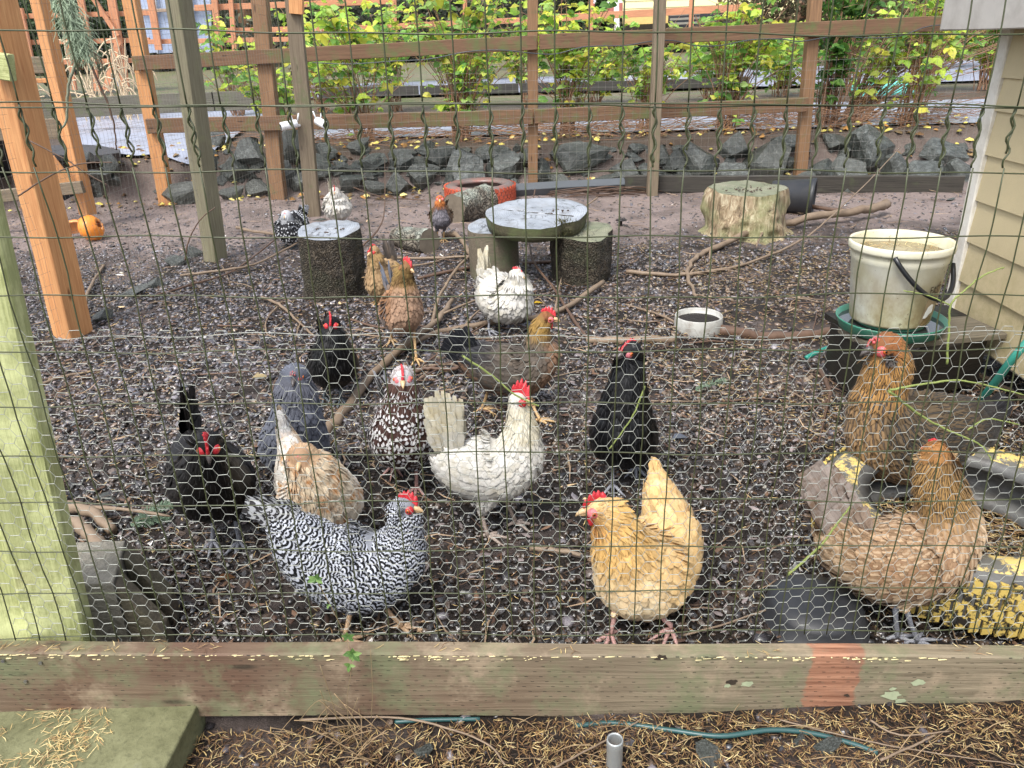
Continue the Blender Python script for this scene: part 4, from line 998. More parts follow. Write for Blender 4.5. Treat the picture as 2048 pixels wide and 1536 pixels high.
# bench: two stumps carrying a slab
c1, r1, h1 = stump_from_px(988, 452, 50, 562); stump('tree_stump', c1, r1*1.0, r1*1.02, h1, 'smooth narrow stump carrying the left side of the round wooden slab', bark=wood('smooth_log', lin(120,110,94), lin(82,74,62), lin(92,98,74), .35), seed=4, amp=.03, flare=.03, slope=.09)
c2, r2, h2 = stump_from_px(1164, 462, 62, 572); stump('tree_stump', c2, r2*.92, r2*1.0, h2, 'thick dark stump with moss and rough bark carrying the right side of the round slab', cut=cut_green, seed=7, amp=.12, slope=.09, knots=((-.6, .45, .05, .03),))
sc_ = PY(1073, 433, (c1.y+c2.y)/2-.01); rs = 99*mpp(sc_)
zt_ = max(c1.z+h1, c2.z+h2)+.010
slab = empty('wooden_slab', (sc_.x, sc_.y, zt_), 'large round sawn slab with a long crack laid across two stumps', 'slab')
sb_m = wood('slab_edge', lin(92,88,68), lin(50,44,32), lin(84,92,58), .45)
V = []; F = []; n = 90; th_ = .075; SLT = .12
def srad(an):
    q = rs*(1+.035*math.sin(2*an+.8)+.02*math.sin(3*an)+.012*math.sin(7*an))
    nd = abs(math.atan2(math.sin(an+.95), math.cos(an+.95))); return q*(1-.10*math.exp(-(nd/.13)**2))
for j, (f, rm) in enumerate(((0, .97), (.5, .99), (1, 1.0))):
    for k in range(n): an = 2*math.pi*k/n; q = srad(an)*rm*(1+.006*math.sin(an*23)); V.append((sc_.x+q*math.cos(an), sc_.y+q*.98*math.sin(an), zt_+th_*f+SLT*q*math.sin(an)))
for j in range(2):
    for k in range(n): k2 = (k+1) % n; F.append((j*n+k, j*n+k2, (j+1)*n+k2, (j+1)*n+k))
F.append(tuple(range(n-1, -1, -1))); obj('slab_edge', mesh('slab_edge', V, F, sb_m), slab)
V2 = []; F2 = []; rings = 22
crk = lambda x, y: abs((y-sc_.y)+.42*(x-sc_.x)+.01+.008*math.sin(x*40))
for j in range(rings+1):
    g_ = 1-j/rings
    for k in range(n):
        an = 2*math.pi*k/n; q = srad(an)*max(g_, .004); x = q*math.cos(an); y = q*.98*math.sin(an)
        dz = -.012*math.exp(-(crk(x+sc_.x, y+sc_.y)/.006)**2)*(j > 0)
        V2.append((x, y, (.0035 if j else 0)+dz+.0012*math.sin(x*70+y*30)+SLT*y))
for j in range(rings):
    for k in range(n): k2 = (k+1) % n; F2.append((j*n+k, j*n+k2, (j+1)*n+k2, (j+1)*n+k))
o = obj('sawn_top', mesh('sawn_top', V2, F2, cut_grey), slab); o.location = (0, 0, th_)
P = [Vector((sc_.x+x_, sc_.y-.42*x_-.01+.006*math.sin(x_*45), zt_+th_+.001+SLT*(-.42*x_-.01))) for x_ in np.linspace(-rs*.9, rs*.72, 30)]
V, F = tube_geo(P, [.001+.0028*(k/29) for k in range(30)], 4); obj('crack', mesh('crack', V, F, simple('crack_dark', lin(50,44,34), .8)), slab)
crumbs((sc_.x+.1, sc_.y, zt_+th_), rs*.3, 10, 'pine cone bits and droppings on the round slab', zt_+th_+.007)
# shaggy rotten splinters on the slab front
mb = MB()
for i in range(120):
    an = -.95+random.gauss(0, .10); q = srad(an)*random.uniform(.82, 1.0); p = Vector((sc_.x+q*math.cos(an), sc_.y+q*math.sin(an), SLT*q*math.sin(an)+zt_+random.uniform(.0, th_+.006))); e = p+Vector((random.gauss(0, .01), random.gauss(0, .01), random.uniform(.01, .03)))
    V, F = tube_geo([p, e], [.003, .001], 3); mb.add(V, F)
o = obj('rotten_splinters', mb.build('rotten_splinters', simple('rotten_moss', lin(70,68,36), .8, .4)), slab); o['kind'] = 'stuff'
# weathered stump right
ws = wood('weathered_stump', lin(152,140,112), lin(96,82,62), lin(120,130,84), .45, gscale=.6)
t = NT('weathered_stump_side'); v = t.coord(); g_ = t.noise(t.mapv(v, (16, 16, 2.2)), 2.2, 5, .65, 1.2); n1 = t.noise(v, 5, 4)
c_ = t.ramp(g_, [(.3, lin(70,56,42)), (.5, lin(140,122,96)), (.72, lin(186,176,150))]); c_ = t.mix(t.fr(n1, .45, .6, 0, .55), c_, lin(118,128,86)); t.bump(g_, .7, .02); wstump = t.out(c_, .6, .3)
c3, r3, h3 = stump_from_px(1488, 376, 72, 475); stump('tree_stump', c3, r3*1.12, r3*.95, h3, 'pale weathered barkless stump with knots and flared roots by the black bucket', bark=wstump, cut=cut_green, seed=2, amp=.11, slope=.06, flare=.42, knots=((-1.85, .38, .07, .07), (-1.25, .66, .05, .05), (-2.25, .28, .055, .06), (-1.2, .14, .10, .09), (2.9, .75, .08, .10), (-.1, .8, .07, .06)), tilt=(.03, 0))
crumbs((c3.x, c3.y, c3.z+h3), r3*.8, 60, 'moss and needles on the weathered stump top', c3.z+h3+.005)
log_cut = simple('brown_cut_wood', lin(112,102,88), .6, .25, 30, dirt=lin(70,62,52), dscale=12)
def logp(name, a_, b_, r_, label, cut=log_cut, flat=1.0):
    a_ = Vector(a_); b_ = Vector(b_); d = (b_-a_); L = d.length; x = d.normalized(); y = Vector((0, 0, 1)).cross(x).normalized(); z = x.cross(y)
    r = empty(name, a_-z*r_, label, 'log'); V = []; F = []; n = 40; m = 14
    for j in range(m+1):
        f = j/m; c_ = a_+d*f
        for k in range(n):
            an = 2*math.pi*k/n; q = r_*(1+.06*math.sin(an*3+f*3)+.05*(vnoise(np.array([an*4]), np.array([f*9]))[0]-.5)*2+.03*math.sin(an*9+f*14)+.10*f*(L > .3))
            V.append(c_+y*(q*math.cos(an))+z*(q*flat*math.sin(an)))
    for j in range(m):
        for k in range(n): k2 = (k+1) % n; F.append((j*n+k, j*n+k2, (j+1)*n+k2, (j+1)*n+k))
    obj('bark', mesh('bark', V, F, logbark), r)
    for c_, idx, s_ in ((a_, 0, 1), (b_, m*n, -1)):
        ring = V[idx:idx+n]; V2 = [p.lerp(c_, g) for g in (0.01, .5, .98) for p in ring]
        F2 = [(j*n+k, j*n+(k+1) % n, (j+1)*n+(k+1) % n, (j+1)*n+k) for j in (0, 1) for k in range(n)]
        if s_ < 0: F2 = [f[::-1] for f in F2]
        obj('cut_end', mesh('cut_end', V2, F2, cut), r)
    return r
t = NT('scaly_pale_bark'); v = t.coord(); wob = t.mix(.2, v, t.noise(v, 9, 3, col=True)); vo = t.vor(t.mapv(wob, (14, 14, 14)), 1.9, 'DISTANCE_TO_EDGE'); n1 = t.noise(v, 30, 5, .7)
nrm_ = t.sep(t.n('ShaderNodeNewGeometry').outputs['Normal'])[2]
c_ = t.mix(t.fr(vo, 0, .12), lin(44,38,32), t.mix(n1, lin(96,86,74), lin(140,132,118)))
li = t.math('MULTIPLY', t.fr(t.noise(v, 9, 4), .4, .6), t.fr(nrm_, .0, .7)); c_ = t.mix(t.math('MULTIPLY', li, .7), c_, lin(170,178,166)); t.bump(t.math('ADD', t.fr(vo, 0, .2), n1), .9, .02); logbark = t.out(c_, .55, .35)
pa = G(908, 450); zr = 31*mpp(pa); logp('log', pa+Vector((.0, .10, zr*.85)), G(966, 440)+Vector((.03, .22, zr*.85)), zr, 'scaly barked log lying before the orange tyre, its sawn end facing left')
pa = G(797, 500); zr = 24*mpp(pa); logp('log', pa+Vector((0, .1, zr*.85)), G(852, 512)+Vector((.02, .1, zr*.85)), zr, 'short small log lying between the left stump and the golden young hen', flat=.9)
# ------------------------------------------------------------------ tyres
def tyre(name, c, R, rt, w, label, body_m, lug_m, nl=56, paint_m=None, flatz=1.0):
    """a tyre lying flat: body, tread lugs as stuff, painted band"""
    r = empty(name, c, label, 'tyre')
    prof = [(R-.0, -.36), (R, 0), (R-.0, .36), (R-.025, .46), (R-rt*.35, .53), (R-rt*.75, .46), (R-rt, .34), (R-rt*.9, .30), (R-rt*.75, .2), (R-.05, .25), (R-.045, 0), (R-.05, -.25), (R-rt*.75, -.2), (R-rt, -.34), (R-rt*.75, -.46), (R-rt*.35, -.53), (R-.025, -.46)]
    n = 96; m = len(prof); V = []; F = []
    for k in range(n):
        an = 2*math.pi*k/n
        for (q, z) in prof: V.append((c[0]+q*math.cos(an), c[1]+q*math.sin(an), c[2]+w*.53+z*w))
    for k in range(n):
        k2 = (k+1) % n
        for j in range(m): j2 = (j+1) % m; F.append((k*m+j, k2*m+j, k2*m+j2, k*m+j2))
    mats_ = [body_m, paint_m or body_m]; mi = [1 if (f % m) in (3, 4) and paint_m else 0 for f in range(len(F))]
    obj('carcass', mesh('carcass', V, F, mats=mats_, midx=mi), r)
    mb = MB()
    for row, (z, ln, sk) in enumerate(((-.30, .2, .35), (-.09, .17, -.3), (.11, .17, .3), (.31, .2, -.35))):
        for k in range(nl):
            an = 2*math.pi*(k+.5*(row % 2))/nl; ca, sa = math.cos(an), math.sin(an); dW = 2*math.pi*R/nl*.80*random.uniform(.85,1.05)
            er = Vector((ca, sa, 0)); et = Vector((-sa, ca, 0)); ez = Vector((0, 0, 1)); et2 = (et+ez*sk).normalized(); ez2 = ez
            M3 = np.array([[er.x, et2.x, ez2.x], [er.y, et2.y, ez2.y], [er.z, et2.z, ez2.z]])
            q = R+.001; V2, F2 = box_geo((c[0]+q*ca, c[1]+q*sa, c[2]+w*.53+z*w), (.011, dW, ln*w), M3); mb.add(V2, F2)
    o_ = obj('tread_blocks', mb.build('tread_blocks', lug_m, False), r); o_['kind'] = 'stuff'
    return r
rub = simple('weathered_rubber', lin(92,92,90), .5, .3, 22, dirt=lin(54,48,42), dscale=9, damt=.8, bump=.3)
t = NT('orange_painted_rubber'); v = t.coord(); n1 = t.noise(v, 9, 5, .7); c_ = t.mix(t.fr(n1, .42, .58), lin(196,92,62), lin(92,74,62)); o_r = t.out(c_, .5, .4)
org2 = simple('orange_tread', lin(184,82,56), .5, .25, 20, dirt=lin(74,52,44), dscale=9)
t = NT('yellow_worn_paint'); v = t.coord(); n1 = t.noise(v, 16, 6, .75); c_ = t.mix(t.fr(n1, .47, .52), lin(204,180,110), lin(96,94,88)); yel_top = t.out(c_, .55, .35)
t = NT('yellow_tread'); v = t.coord(); n1 = t.noise(v, 30, 6, .75); c_ = t.mix(t.fr(n1, .50, .56), lin(196,170,92), lin(44,40,34)); yel_tr = t.out(c_, .55, .35)
p = G(960, 412); c_ = Vector((p.x, p.y+.22, gzf(p.x, p.y)-.0)); tyre('tyre', c_, 70*mpp(c_), .12, .15, 'old tyre painted orange lying by the rocks behind the round slab', simple('orange_sidewall', lin(110,98,94), .4, .3, 8, dirt=lin(170,78,54), dscale=5, damt=.5), org2, 44)
TY = Vector((PZ(1905, 1020, .10).x+.02, PZ(1905, 1020, .10).y, -.03)); tyre('tyre', TY, .345, .125, .17, 'big grey tyre with chipped yellow paint lying under the two golden brown hens', rub, yel_tr, 84, yel_top)
n = 2600; a_ = RNG.random(n)*6.28; q = .24*np.sqrt(RNG.random(n)); _g = gz
gz = lambda xx, yy: _g(xx, yy)+.03
litter('needle_litter', TY.x+q*np.cos(a_), TY.y+q*np.sin(a_), .012+.015*RNG.random(n), np.full(n, .0008), NC, 'orange brown needles filling the middle of the yellow painted tyre', 'pine needles', needle_m, .02)
gz = _g
# ------------------------------------------------------------------ bucket on its waterer and block
wz = .225
base_c = PZ(1783, 658, wz)
blk = empty('wooden_block', (base_c.x, base_c.y, 0), 'dark wet wooden block platform holding the green drinker', 'platform')
dkw = wood('black_wet_wood', lin(38,33,27), lin(16,14,12), lin(40,44,30), .25, rough=.6)
beam('side_plank', (base_c.x-.13, base_c.y-.16, .10), (base_c.x-.13, base_c.y+.18, .10), .04, .20, dkw, blk)
beam('side_plank', (base_c.x+.0, base_c.y-.17, .10), (base_c.x+.34, base_c.y-.02, .10), .035, .19, dkw, blk)
beam('side_plank', (base_c.x+.34, base_c.y-.02, .10), (base_c.x+.28, base_c.y+.25, .10), .035, .19, dkw, blk)
beam('top_plank', (base_c.x-.15, base_c.y-.04, .203), (base_c.x+.38, base_c.y+.05, .203), .22, .024, wood('grey_top_plank', lin(120,112,96), lin(76,70,60)), blk)
beam('top_plank', (base_c.x-.15, base_c.y+.16, .2035), (base_c.x+.36, base_c.y+.21, .2035), .14, .024, dkw, blk)
def lathe(prof, c, n=48, mat=None, cap=True, ell=1.0):
    V = []; F = []; m = len(prof)
    for k in range(n):
        an = 2*math.pi*k/n
        for q, z in prof: V.append((c[0]+q*math.cos(an), c[1]+q*math.sin(an)*ell, c[2]+z))
    for k in range(n):
        k2 = (k+1) % n
        for j in range(m-1): F.append((k*m+j, k2*m+j, k2*m+j+1, k*m+j+1))
    return V, F
rd = 103*mpp(base_c); bc = Vector((base_c.x, base_c.y+.02, wz-.008))
dish = empty('poultry_drinker', bc, 'round green drinker dish with standing water under the white bucket', 'drinker')
gr_p = simple('green_plastic', lin(52,120,100), .35, .15, 10, dirt=lin(120,130,110), dscale=12, damt=.35)
V, F = lathe([(0, 0), (rd*.8, 0), (rd*.93, .012), (rd*.99, .045), (rd, .05), (rd*.975, .05), (rd*.93, .02), (rd*.86, .012), (rd*.62, .010), (rd*.60, .035), (rd*.56, .04), (0, .04)], bc); obj('dish', mesh('dish', V, F, gr_p), dish)
t = NT('still_water'); wat = t.out((.03, .035, .035), .03, .6); V, F = lathe([(rd*.6, .030), (rd*.955, .030)], bc); obj('water', mesh('water', V, F, wat), dish)
bh = .335; rb0 = 74*mpp(base_c); rtop = PY(1797, 480, bc.y); rb1 = 100*mpp(rtop); zb = bc.z+.043; bh = rtop.z-zb
bk = empty('bucket', (bc.x+.01, bc.y, zb), 'large stained white plastic bucket with a black handle standing on the green drinker', 'bucket')
t = NT('stained_white_plastic'); v = t.coord(); e = t.sep(v); n1 = t.noise(t.mapv(v, (1, 1, .6)), 9, 6, .7); n2 = t.noise(v, 3.5, 4)
c_ = t.mix(t.fr(n2, .35, .6), lin(214,214,204), lin(200,196,160)); st = t.math('MULTIPLY', t.fr(n1, .36, .58), t.fr(e[2], bh*.8, 0, .2, 1.0)); c_ = t.mix(t.math('MULTIPLY', st, .9), c_, lin(140,116,78))
c_ = t.mix(t.fr(t.noise(v, 60, 3), .66, .7, 0, .7), c_, lin(110,100,80)); whp = t.out(c_, .45, .4, sub=0)
bcx = Vector((bc.x-.008, bc.y, zb)); rs_ = rb1*.93
V, F = lathe([(0, .004), (rb0*.97, .004), (rb0, .012), (rb0+(rs_-rb0)*.78, bh*.77), (rs_*.985, bh*.785), (rs_*.99, bh*.84), (rs_*1.0, bh*.90), (rs_*1.05, bh*.905), (rs_*1.06, bh*.93), (rs_*1.06, bh*.975), (rs_*1.045, bh), (rs_*1.02, bh*1.0), (rs_*.99, bh*.98), (rs_*.96, bh*.85), (rb0*.95, .02), (0, .015)], bcx)
V = [(a-bcx.x, b-bcx.y, d-bcx.z) for a, b, d in V]; o = obj('pail', mesh('pail', V, F, whp), bk, Matrix.Translation(bcx))
V, F = lathe([(0, bh*.86), (rs_*.957, bh*.86)], bcx); t = NT('murky_water'); mk = t.out(t.mix(t.noise(t.coord(), 20, 4), lin(92,80,54), lin(140,126,92)), .08, .6); obj('water', mesh('water', V, F, mk), bk)
n = 110; a_ = RNG.random(n)*6.28; q = rs_*.93*RNG.random(n)**.3; gz = lambda xx, yy: zb+bh*.86+0*xx
litter('floating_needles', bcx.x+q*np.cos(a_), bcx.y+q*np.sin(a_), .02+.03*RNG.random(n), np.full(n, .001), NC, 'brown needles floating in the full white bucket', 'pine needles', needle_m, .012, .8)
gz = _g
P = []
hx0 = -.75
for k in range(21):
    f = k/20; an = (-2.12+1.95*f); q = rs_*1.085+.004; dz = -bh*.40*math.sin(math.pi*f)**.9
    P.append((bcx.x+q*math.cos(an), bcx.y+q*math.sin(an), zb+bh*(.93-.22*f)+dz))
V, F = tube_geo(P, .0085, 8); obj('handle', mesh('handle', V, F, simple('black_handle', lin(30,32,36), .35)), bk)
# torn label on the bucket side, curved to the wall
def wallpt(an, f, off=.0015):
    q = rb0+(rs_-rb0)*f+off; return (bcx.x+q*math.cos(an), bcx.y+q*math.sin(an), zb+.012+(bh*.77-.012)*(f/.78))
lab = [(-1.28,.0+.05),(-1.20,.34),(-1.14,.44),(-1.02,.47),(-.95,.56),(-.86,.60),(-.80,.45),(-.82,.3),(-.80,.18),(-.85,.1),(-.9,.06),(-1.05,.03),(-1.2,.02)]
def patch(poly, mat, name, off):
    from mathutils.geometry import tessellate_polygon
    pts = []
    for i in range(len(poly)):
        a0, a1 = poly[i], poly[(i+1) % len(poly)]
        for k in range(4): pts.append((a0[0]+(a1[0]-a0[0])*k/4+random.uniform(-.006, .006), a0[1]+(a1[1]-a0[1])*k/4+random.uniform(-.008, .008)))
    cx_ = sum(p[0] for p in pts)/len(pts); cy_ = sum(p[1] for p in pts)/len(pts); V = []; n_ = len(pts)
    for g_ in (0, .35, .7, .97):
        for (a_, b_) in pts: V.append(wallpt(a_+(cx_-a_)*g_, max(.012, b_+(cy_-b_)*g_), off))
    F = [(j*n_+k, j*n_+(k+1) % n_, (j+1)*n_+(k+1) % n_, (j+1)*n_+k) for j in range(3) for k in range(n_)]
    obj(name, mesh(name, V, F, mat), bk)
patch(lab, simple('peeling_label', lin(142,126,98), .6, .25, 40, dirt=lin(118,104,78), dscale=16, damt=.8), 'torn_label', .0012)
patch([(-1.20,.12),(-1.12,.26),(-1.0,.30),(-.9,.27),(-.88,.18),(-1.0,.15),(-1.1,.1)], simple('label_backing', lin(226,226,222), .6, .08), 'label_backing', .0022)
patch([(-1.24,.03),(-1.15,.10),(-1.0,.13),(-.88,.13),(-.86,.05),(-1.0,.015),(-1.2,.01)], simple('brown_residue', lin(112,92,58), .6, .3, 40), 'label_residue', .003)
fc_ = bpy.data.curves.new('label_text', 'FONT'); fc_.body = 'EAST'; fc_.size = .030; fc_.extrude = .0004; fc_.align_x = 'CENTER'
tmp = bpy.data.objects.new('tmp', fc_); COL.objects.link(tmp); bpy.context.view_layer.update()
me = bpy.data.meshes.new_from_object(tmp.evaluated_get(bpy.context.evaluated_depsgraph_get())); bpy.data.objects.remove(tmp)
me.materials.clear(); me.materials.append(simple('faded_print', lin(84,74,58), .6))
for v_ in me.vertices:
    an = -1.02+v_.co.x/rb1*1.05; f = .44+v_.co.y*1.9/bh*.8; v_.co = wallpt(an, f, .0030)
obj('lettering', me, bk)
# ------------------------------------------------------------------ smaller things
wp = simple('dirty_white_plastic', lin(172,172,166), .45, .08, 20, dirt=lin(100,84,68), dscale=22, damt=.6)
c_ = G(1396, 655); r_ = 48*mpp(c_); bowl = empty('bowl', c_, 'round white plastic bowl full of dirt in the middle ground', 'bowl')
V, F = lathe([(r_*.98, -.01), (r_, 0), (r_*.97, .058), (r_*.95, .062), (r_*.92, .058), (r_*.9, .02), (0, .02)], c_); obj('ring', mesh('ring', V, F, wp), bowl)
V, F = lathe([(0, .040), (r_*.5, .045), (r_*.9, .036)], c_); obj('dirt', mesh('dirt', V, F, soil), bowl)
blkp = simple('black_plastic', lin(40,42,46), .5, .2, 8, dirt=lin(70,66,62), dscale=14, damt=.35)
c_ = PZ(1640, 1262, .0); c_.y += .045; r_ = .118
V, F = lathe([(0, .072), (r_*.5, .070), (r_*.80, .062), (r_*.90, .048), (r_*.985, .008), (r_*1.05, .006), (r_*1.05, -.01)], (c_.x, c_.y, -.01)); o = obj('rubber_pan', mesh('rubber_pan', V, F, blkp)); tag(recenter(o, c_), 'black rubber feed pan turned upside down by the front board', 'feed pan')
# tipped black bucket
c_ = G(1612, 436); bb_ = empty('bucket', c_, 'black plastic bucket tipped on its side behind the weathered stump', 'bucket')
R1 = 37*mpp(c_); R0b = R1*.78; Lb = R1*2.3; mo = Vector((c_.x+.10, c_.y+.14, R1*.98)); ax = Vector((-.88, .42, .02)).normalized(); s1_ = ax.cross(Vector((0, 0, 1))).normalized(); s2_ = s1_.cross(ax)
V = []; F = []; prof = [(0, .03), (R0b*.9, .03), (R1*.94, Lb-.004), (R1*1.0, Lb), (R1*1.06, Lb-.004), (R1*1.06, Lb-.03), (R1*1.0, Lb-.035), (R0b, .01), (R0b*.95, 0), (0, 0)]; n = 40; m = len(prof)
for k in range(n):
    an = 2*math.pi*k/n
    for q, z in prof: V.append(mo+ax*(Lb-z)+s1_*(q*math.cos(an))+s2_*(q*math.sin(an)))
for k in range(n):
    for j in range(m-1): F.append((k*m+j, k*m+j+1, ((k+1) % n)*m+j+1, ((k+1) % n)*m+j))
obj('pail', mesh('pail', V, F, blkp), bb_)
# broken pumpkin
c_ = G(172, 480); pr = 30*mpp(c_); t = NT('pumpkin_skin'); v = t.coord(); c0 = t.mix(t.noise(v, 8, 4), lin(206,112,34), lin(232,150,60)); pum = t.out(c0, .35, .5)
pk = empty('pumpkin', c_, 'broken orange pumpkin pieces lying on the gravel right of the orange post', 'pumpkin')
flesh = simple('pumpkin_flesh', lin(226,160,104), .5, .15)
def shell_piece(cx_, cy_, cz_, R_p, a0, a1, b0_, b1_, name, ry=0):
    V = []; F = []; na, nb = 22, 12; th = .016
    for sgn, RR in ((0, R_p), (1, R_p-th)):
        for i in range(na+1):
            for j in range(nb+1):
                a_ = a0+(a1-a0)*i/na; b_ = b0_+(b1_-b0_)*j/nb+.07*math.sin(a_*6)*(j in (0, nb)); q = RR*(1-.07*abs(math.sin(a_*4.5)))
                p = Vector((q*math.cos(a_)*math.cos(b_), q*math.sin(a_)*math.cos(b_), q*.85*math.sin(b_))); p.rotate(Matrix.Rotation(ry, 3, 'Y')); V.append(p+Vector((cx_, cy_, cz_)))
    W = nb+1; o1 = (na+1)*W; mi = []
    for i in range(na):
        for j in range(nb):
            F.append((i*W+j, (i+1)*W+j, (i+1)*W+j+1, i*W+j+1)); mi.append(0); F.append((o1+i*W+j, o1+i*W+j+1, o1+(i+1)*W+j+1, o1+(i+1)*W+j)); mi.append(1)
    for i in range(na):
        for j in (0, nb): F.append((i*W+j, (i+1)*W+j, o1+(i+1)*W+j, o1+i*W+j)); mi.append(1)
    for j in range(nb):
        for i in (0, na): F.append((i*W+j, i*W+j+1, o1+i*W+j+1, o1+i*W+j)); mi.append(1)
    obj(name, mesh(name, V, F, mats=[pum, flesh], midx=mi), pk)
shell_piece(c_.x+.06, c_.y, pr*.75, pr*.9, 0, 6.283, -1.1, 1.2, 'half_shell', 1.2)
shell_piece(c_.x-.09, c_.y+.03, pr*.25, pr*1.2, .2, 3.0, .1, 1.35, 'broken_rind', -.3)
# concrete block behind the left board
cn = simple('concrete', lin(140,134,122), .9, .5, 70, bump=.9, dirt=lin(100,98,80), dscale=8, damt=.5)
dc = simple('shaded_concrete', lin(84,76,64), .85, .4, 50, bump=.7, dirt=lin(74,76,52), dscale=6, damt=.7)  # darker copy of the concrete: shadow below the block's top is in its colour
TA = PZ(150, 1085, .19); TB = PZ(250, 1080, .19); TC_ = PZ(225, 1166, .19); TD = PZ(165, 1166, .19)
cb = empty('concrete_block', (TC_.x, TC_.y+.05, 0), 'hollow concrete block standing behind the mossy post at the lower left', 'concrete block')
ex = Vector((1, -.03, 0)).normalized(); ey = Vector((.03, 1, 0)); o0 = TC_+Vector((-.16, 0, 0)); z0_, z1_ = -.02, .19
def prism(name, poly, z0, z1, mat, par):
    n_ = len(poly); V = [(x, y, z) for z in (z0, z1) for x, y in poly]; F = [tuple(range(n_-1, -1, -1)), tuple(range(n_, 2*n_))]+[(i, (i+1) % n_, (i+1) % n_+n_, i+n_) for i in range(n_)]
    o_ = obj(name, mesh(name, V, F, mat, False), par); md = o_.modifiers.new('bevel', 'BEVEL'); md.width = .004; md.segments = 2; return o_
prism('front_shell', [(TC_.x-.20, TC_.y), (TC_.x, TC_.y), (TB.x+.0, TB.y), (TB.x-.22, TB.y)], z0_+.0, z1_, cn, cb)
# the leaning half with a dark core hole
e1 = PZ(345, 1240, .02); 
for (x0_, y0_, x1_, y1_) in [(TC_.x+.012, TC_.y+.004, e1.x, e1.y)]:
    d = Vector((x1_-x0_, y1_-y0_, 0)); L = d.length; d.normalize(); nn = Vector((-d.y, d.x, 0))
A0 = Vector((TC_.x+.006, TC_.y-.002, 0)); B0 = Vector((TB.x+.006, TB.y, 0))
# sloped cheek going right and down, two shells with a hollow between
for off_, (f0, f1) in (('web', (0, .34)), ('web', (.62, 1.0))):
    a_ = A0.lerp(B0, f0); b_ = A0.lerp(B0, f1); w_ = .095
    V = [(a_.x, a_.y, z0_), (b_.x, b_.y, z0_), (b_.x+w_*1.05, b_.y-.03, z0_), (a_.x+w_*1.05, a_.y-.03, z0_), (a_.x, a_.y, .185), (b_.x, b_.y, .185), (b_.x+w_, b_.y-.03, .07), (a_.x+w_, a_.y-.03, .07)]
    o_ = obj(off_, mesh(off_, V, [(3,2,1,0),(4,5,6,7),(0,1,5,4),(1,2,6,5),(2,3,7,6),(3,0,4,7)], dc, False), cb)
# concrete paver outside, lower left
t = NT('algae_concrete'); v = t.coord(); n1 = t.noise(v, 6, 5, .7); n2 = t.noise(v, 90, 4, .7)
c0 = t.mix(t.fr(n1, .35, .62), lin(92,92,66), lin(122,122,92)); c0 = t.mix(t.fr(n2, .5, .75, 0, .6), c0, lin(66,66,48)); c0 = t.mix(t.fr(t.noise(v, 5, 3, .5), .64, .70, 0, .8), c0, lin(150,150,134)); t.bump(n2, .5, .004); algc = t.out(c0, .85, .2)
zt_p = .008; q = [PZ(-90, 1392, zt_p), PZ(419, 1361, zt_p), PZ(318, 1560, zt_p), PZ(-120, 1620, zt_p)]; q.append(None); q.pop()
ctr = sum(q, Vector())/4; V = [(p.x, p.y, z) for z in (-.11, zt_p) for p in q]; 
o = obj('concrete_slab', mesh('concrete_slab', V, [(0,1,2,3),(7,6,5,4),(0,4,5,1),(1,5,6,2),(2,6,7,3),(3,7,4,0)], algc, False)); tag(recenter(o, (ctr.x, ctr.y, -.1)), 'algae green concrete slab strewn with needles at the lower left', 'concrete slab')
md = o.modifiers.new('bevel', 'BEVEL'); md.width = .005; md.segments = 3
n = 2600; xx = RNG.random(n); yy = RNG.random(n); P0_ = np.array([tuple(p) for p in q]); pos_ = (P0_[0]*(1-xx[:, None])+P0_[1]*xx[:, None])*(1-yy[:, None])+(P0_[3]*(1-xx[:, None])+P0_[2]*xx[:, None])*yy[:, None]
k = fbm(pos_[:, 0]*1, pos_[:, 1], 9, 2, 77)-.10*xx+RNG.random(n)*.2 > .46; pos_ = pos_[k]; n = len(pos_)
gz = lambda a, b: zt_p+.001+0*a
litter('loose_needles', pos_[:, 0], pos_[:, 1], .014+.013*RNG.random(n), np.full(n, .0007), NC[[0, 2, 0, 1, 4, 2]], 'loose golden needles lying on the green concrete slab', 'pine needles', needle_m, .004)
gz = _g
# metal pipe stub
c_ = PZ(1230, 1478, .02); pr = 17*mpp(c_); V, F = lathe([(pr*.8, -.13), (pr*.8, -.004), (pr*.84, 0), (pr*.95, .0), (pr, -.004), (pr, -.018), (pr*.96, -.022), (pr*.96, -.13)], c_, 28); o = obj('metal_pipe', mesh('metal_pipe', V, [f for f in F], simple('galvanised_pipe', lin(168,172,172), .42, .12, 12, metal=.6, bump=.1))); tag(recenter(o, c_), 'open galvanised pipe end standing in the needle litter', 'pipe')
V, F = lathe([(0, -.035), (pr*.8, -.035)], c_, 20); o2 = obj('pipe_soil', mesh('pipe_soil', V, F, simple('rust_soil', lin(122,84,56), .8, .3, 60)), o); o2.location = -Vector(o.location)
# hoses
teal = simple('green_hose_rubber', lin(42,132,116), .35, .15, 12, dirt=lin(90,120,106), damt=.3); dteal = simple('dark_teal_hose', lin(40,74,74), .4, .2, 12)
def hose(name, P, r_, mat, label, cat='hose'):
    V, F = tube_geo(smooth_path(P, 8), r_, 10); o_ = obj(name, mesh(name, V, F, mat)); return tag(recenter(o_, P[0]), label, cat)
hose('hose', [PZ(1150, 1452, -.056), PZ(1230, 1446, -.056), PZ(1340, 1460, -.052), PZ(1440, 1472, -.045), PZ(1540, 1460, -.042), PZ(1620, 1466, -.045), PZ(1700, 1486, -.050), PZ(1755, 1506, -.055)], .0052, dteal, 'dark teal hose snaking through the needles outside the board')
hose('hose', [PZ(790, 1444, -.052), PZ(850, 1440, -.050), PZ(960, 1438, -.055)], .0045, dteal, 'short end of teal hose showing below the board near the weed')
hose('hose', [PZ(1612, 716, .03), PZ(1640, 702, .045), PZ(1680, 690, .06), PZ(1720, 700, .07)], .0095, teal, 'green hose end leaving the wooden block to the left')
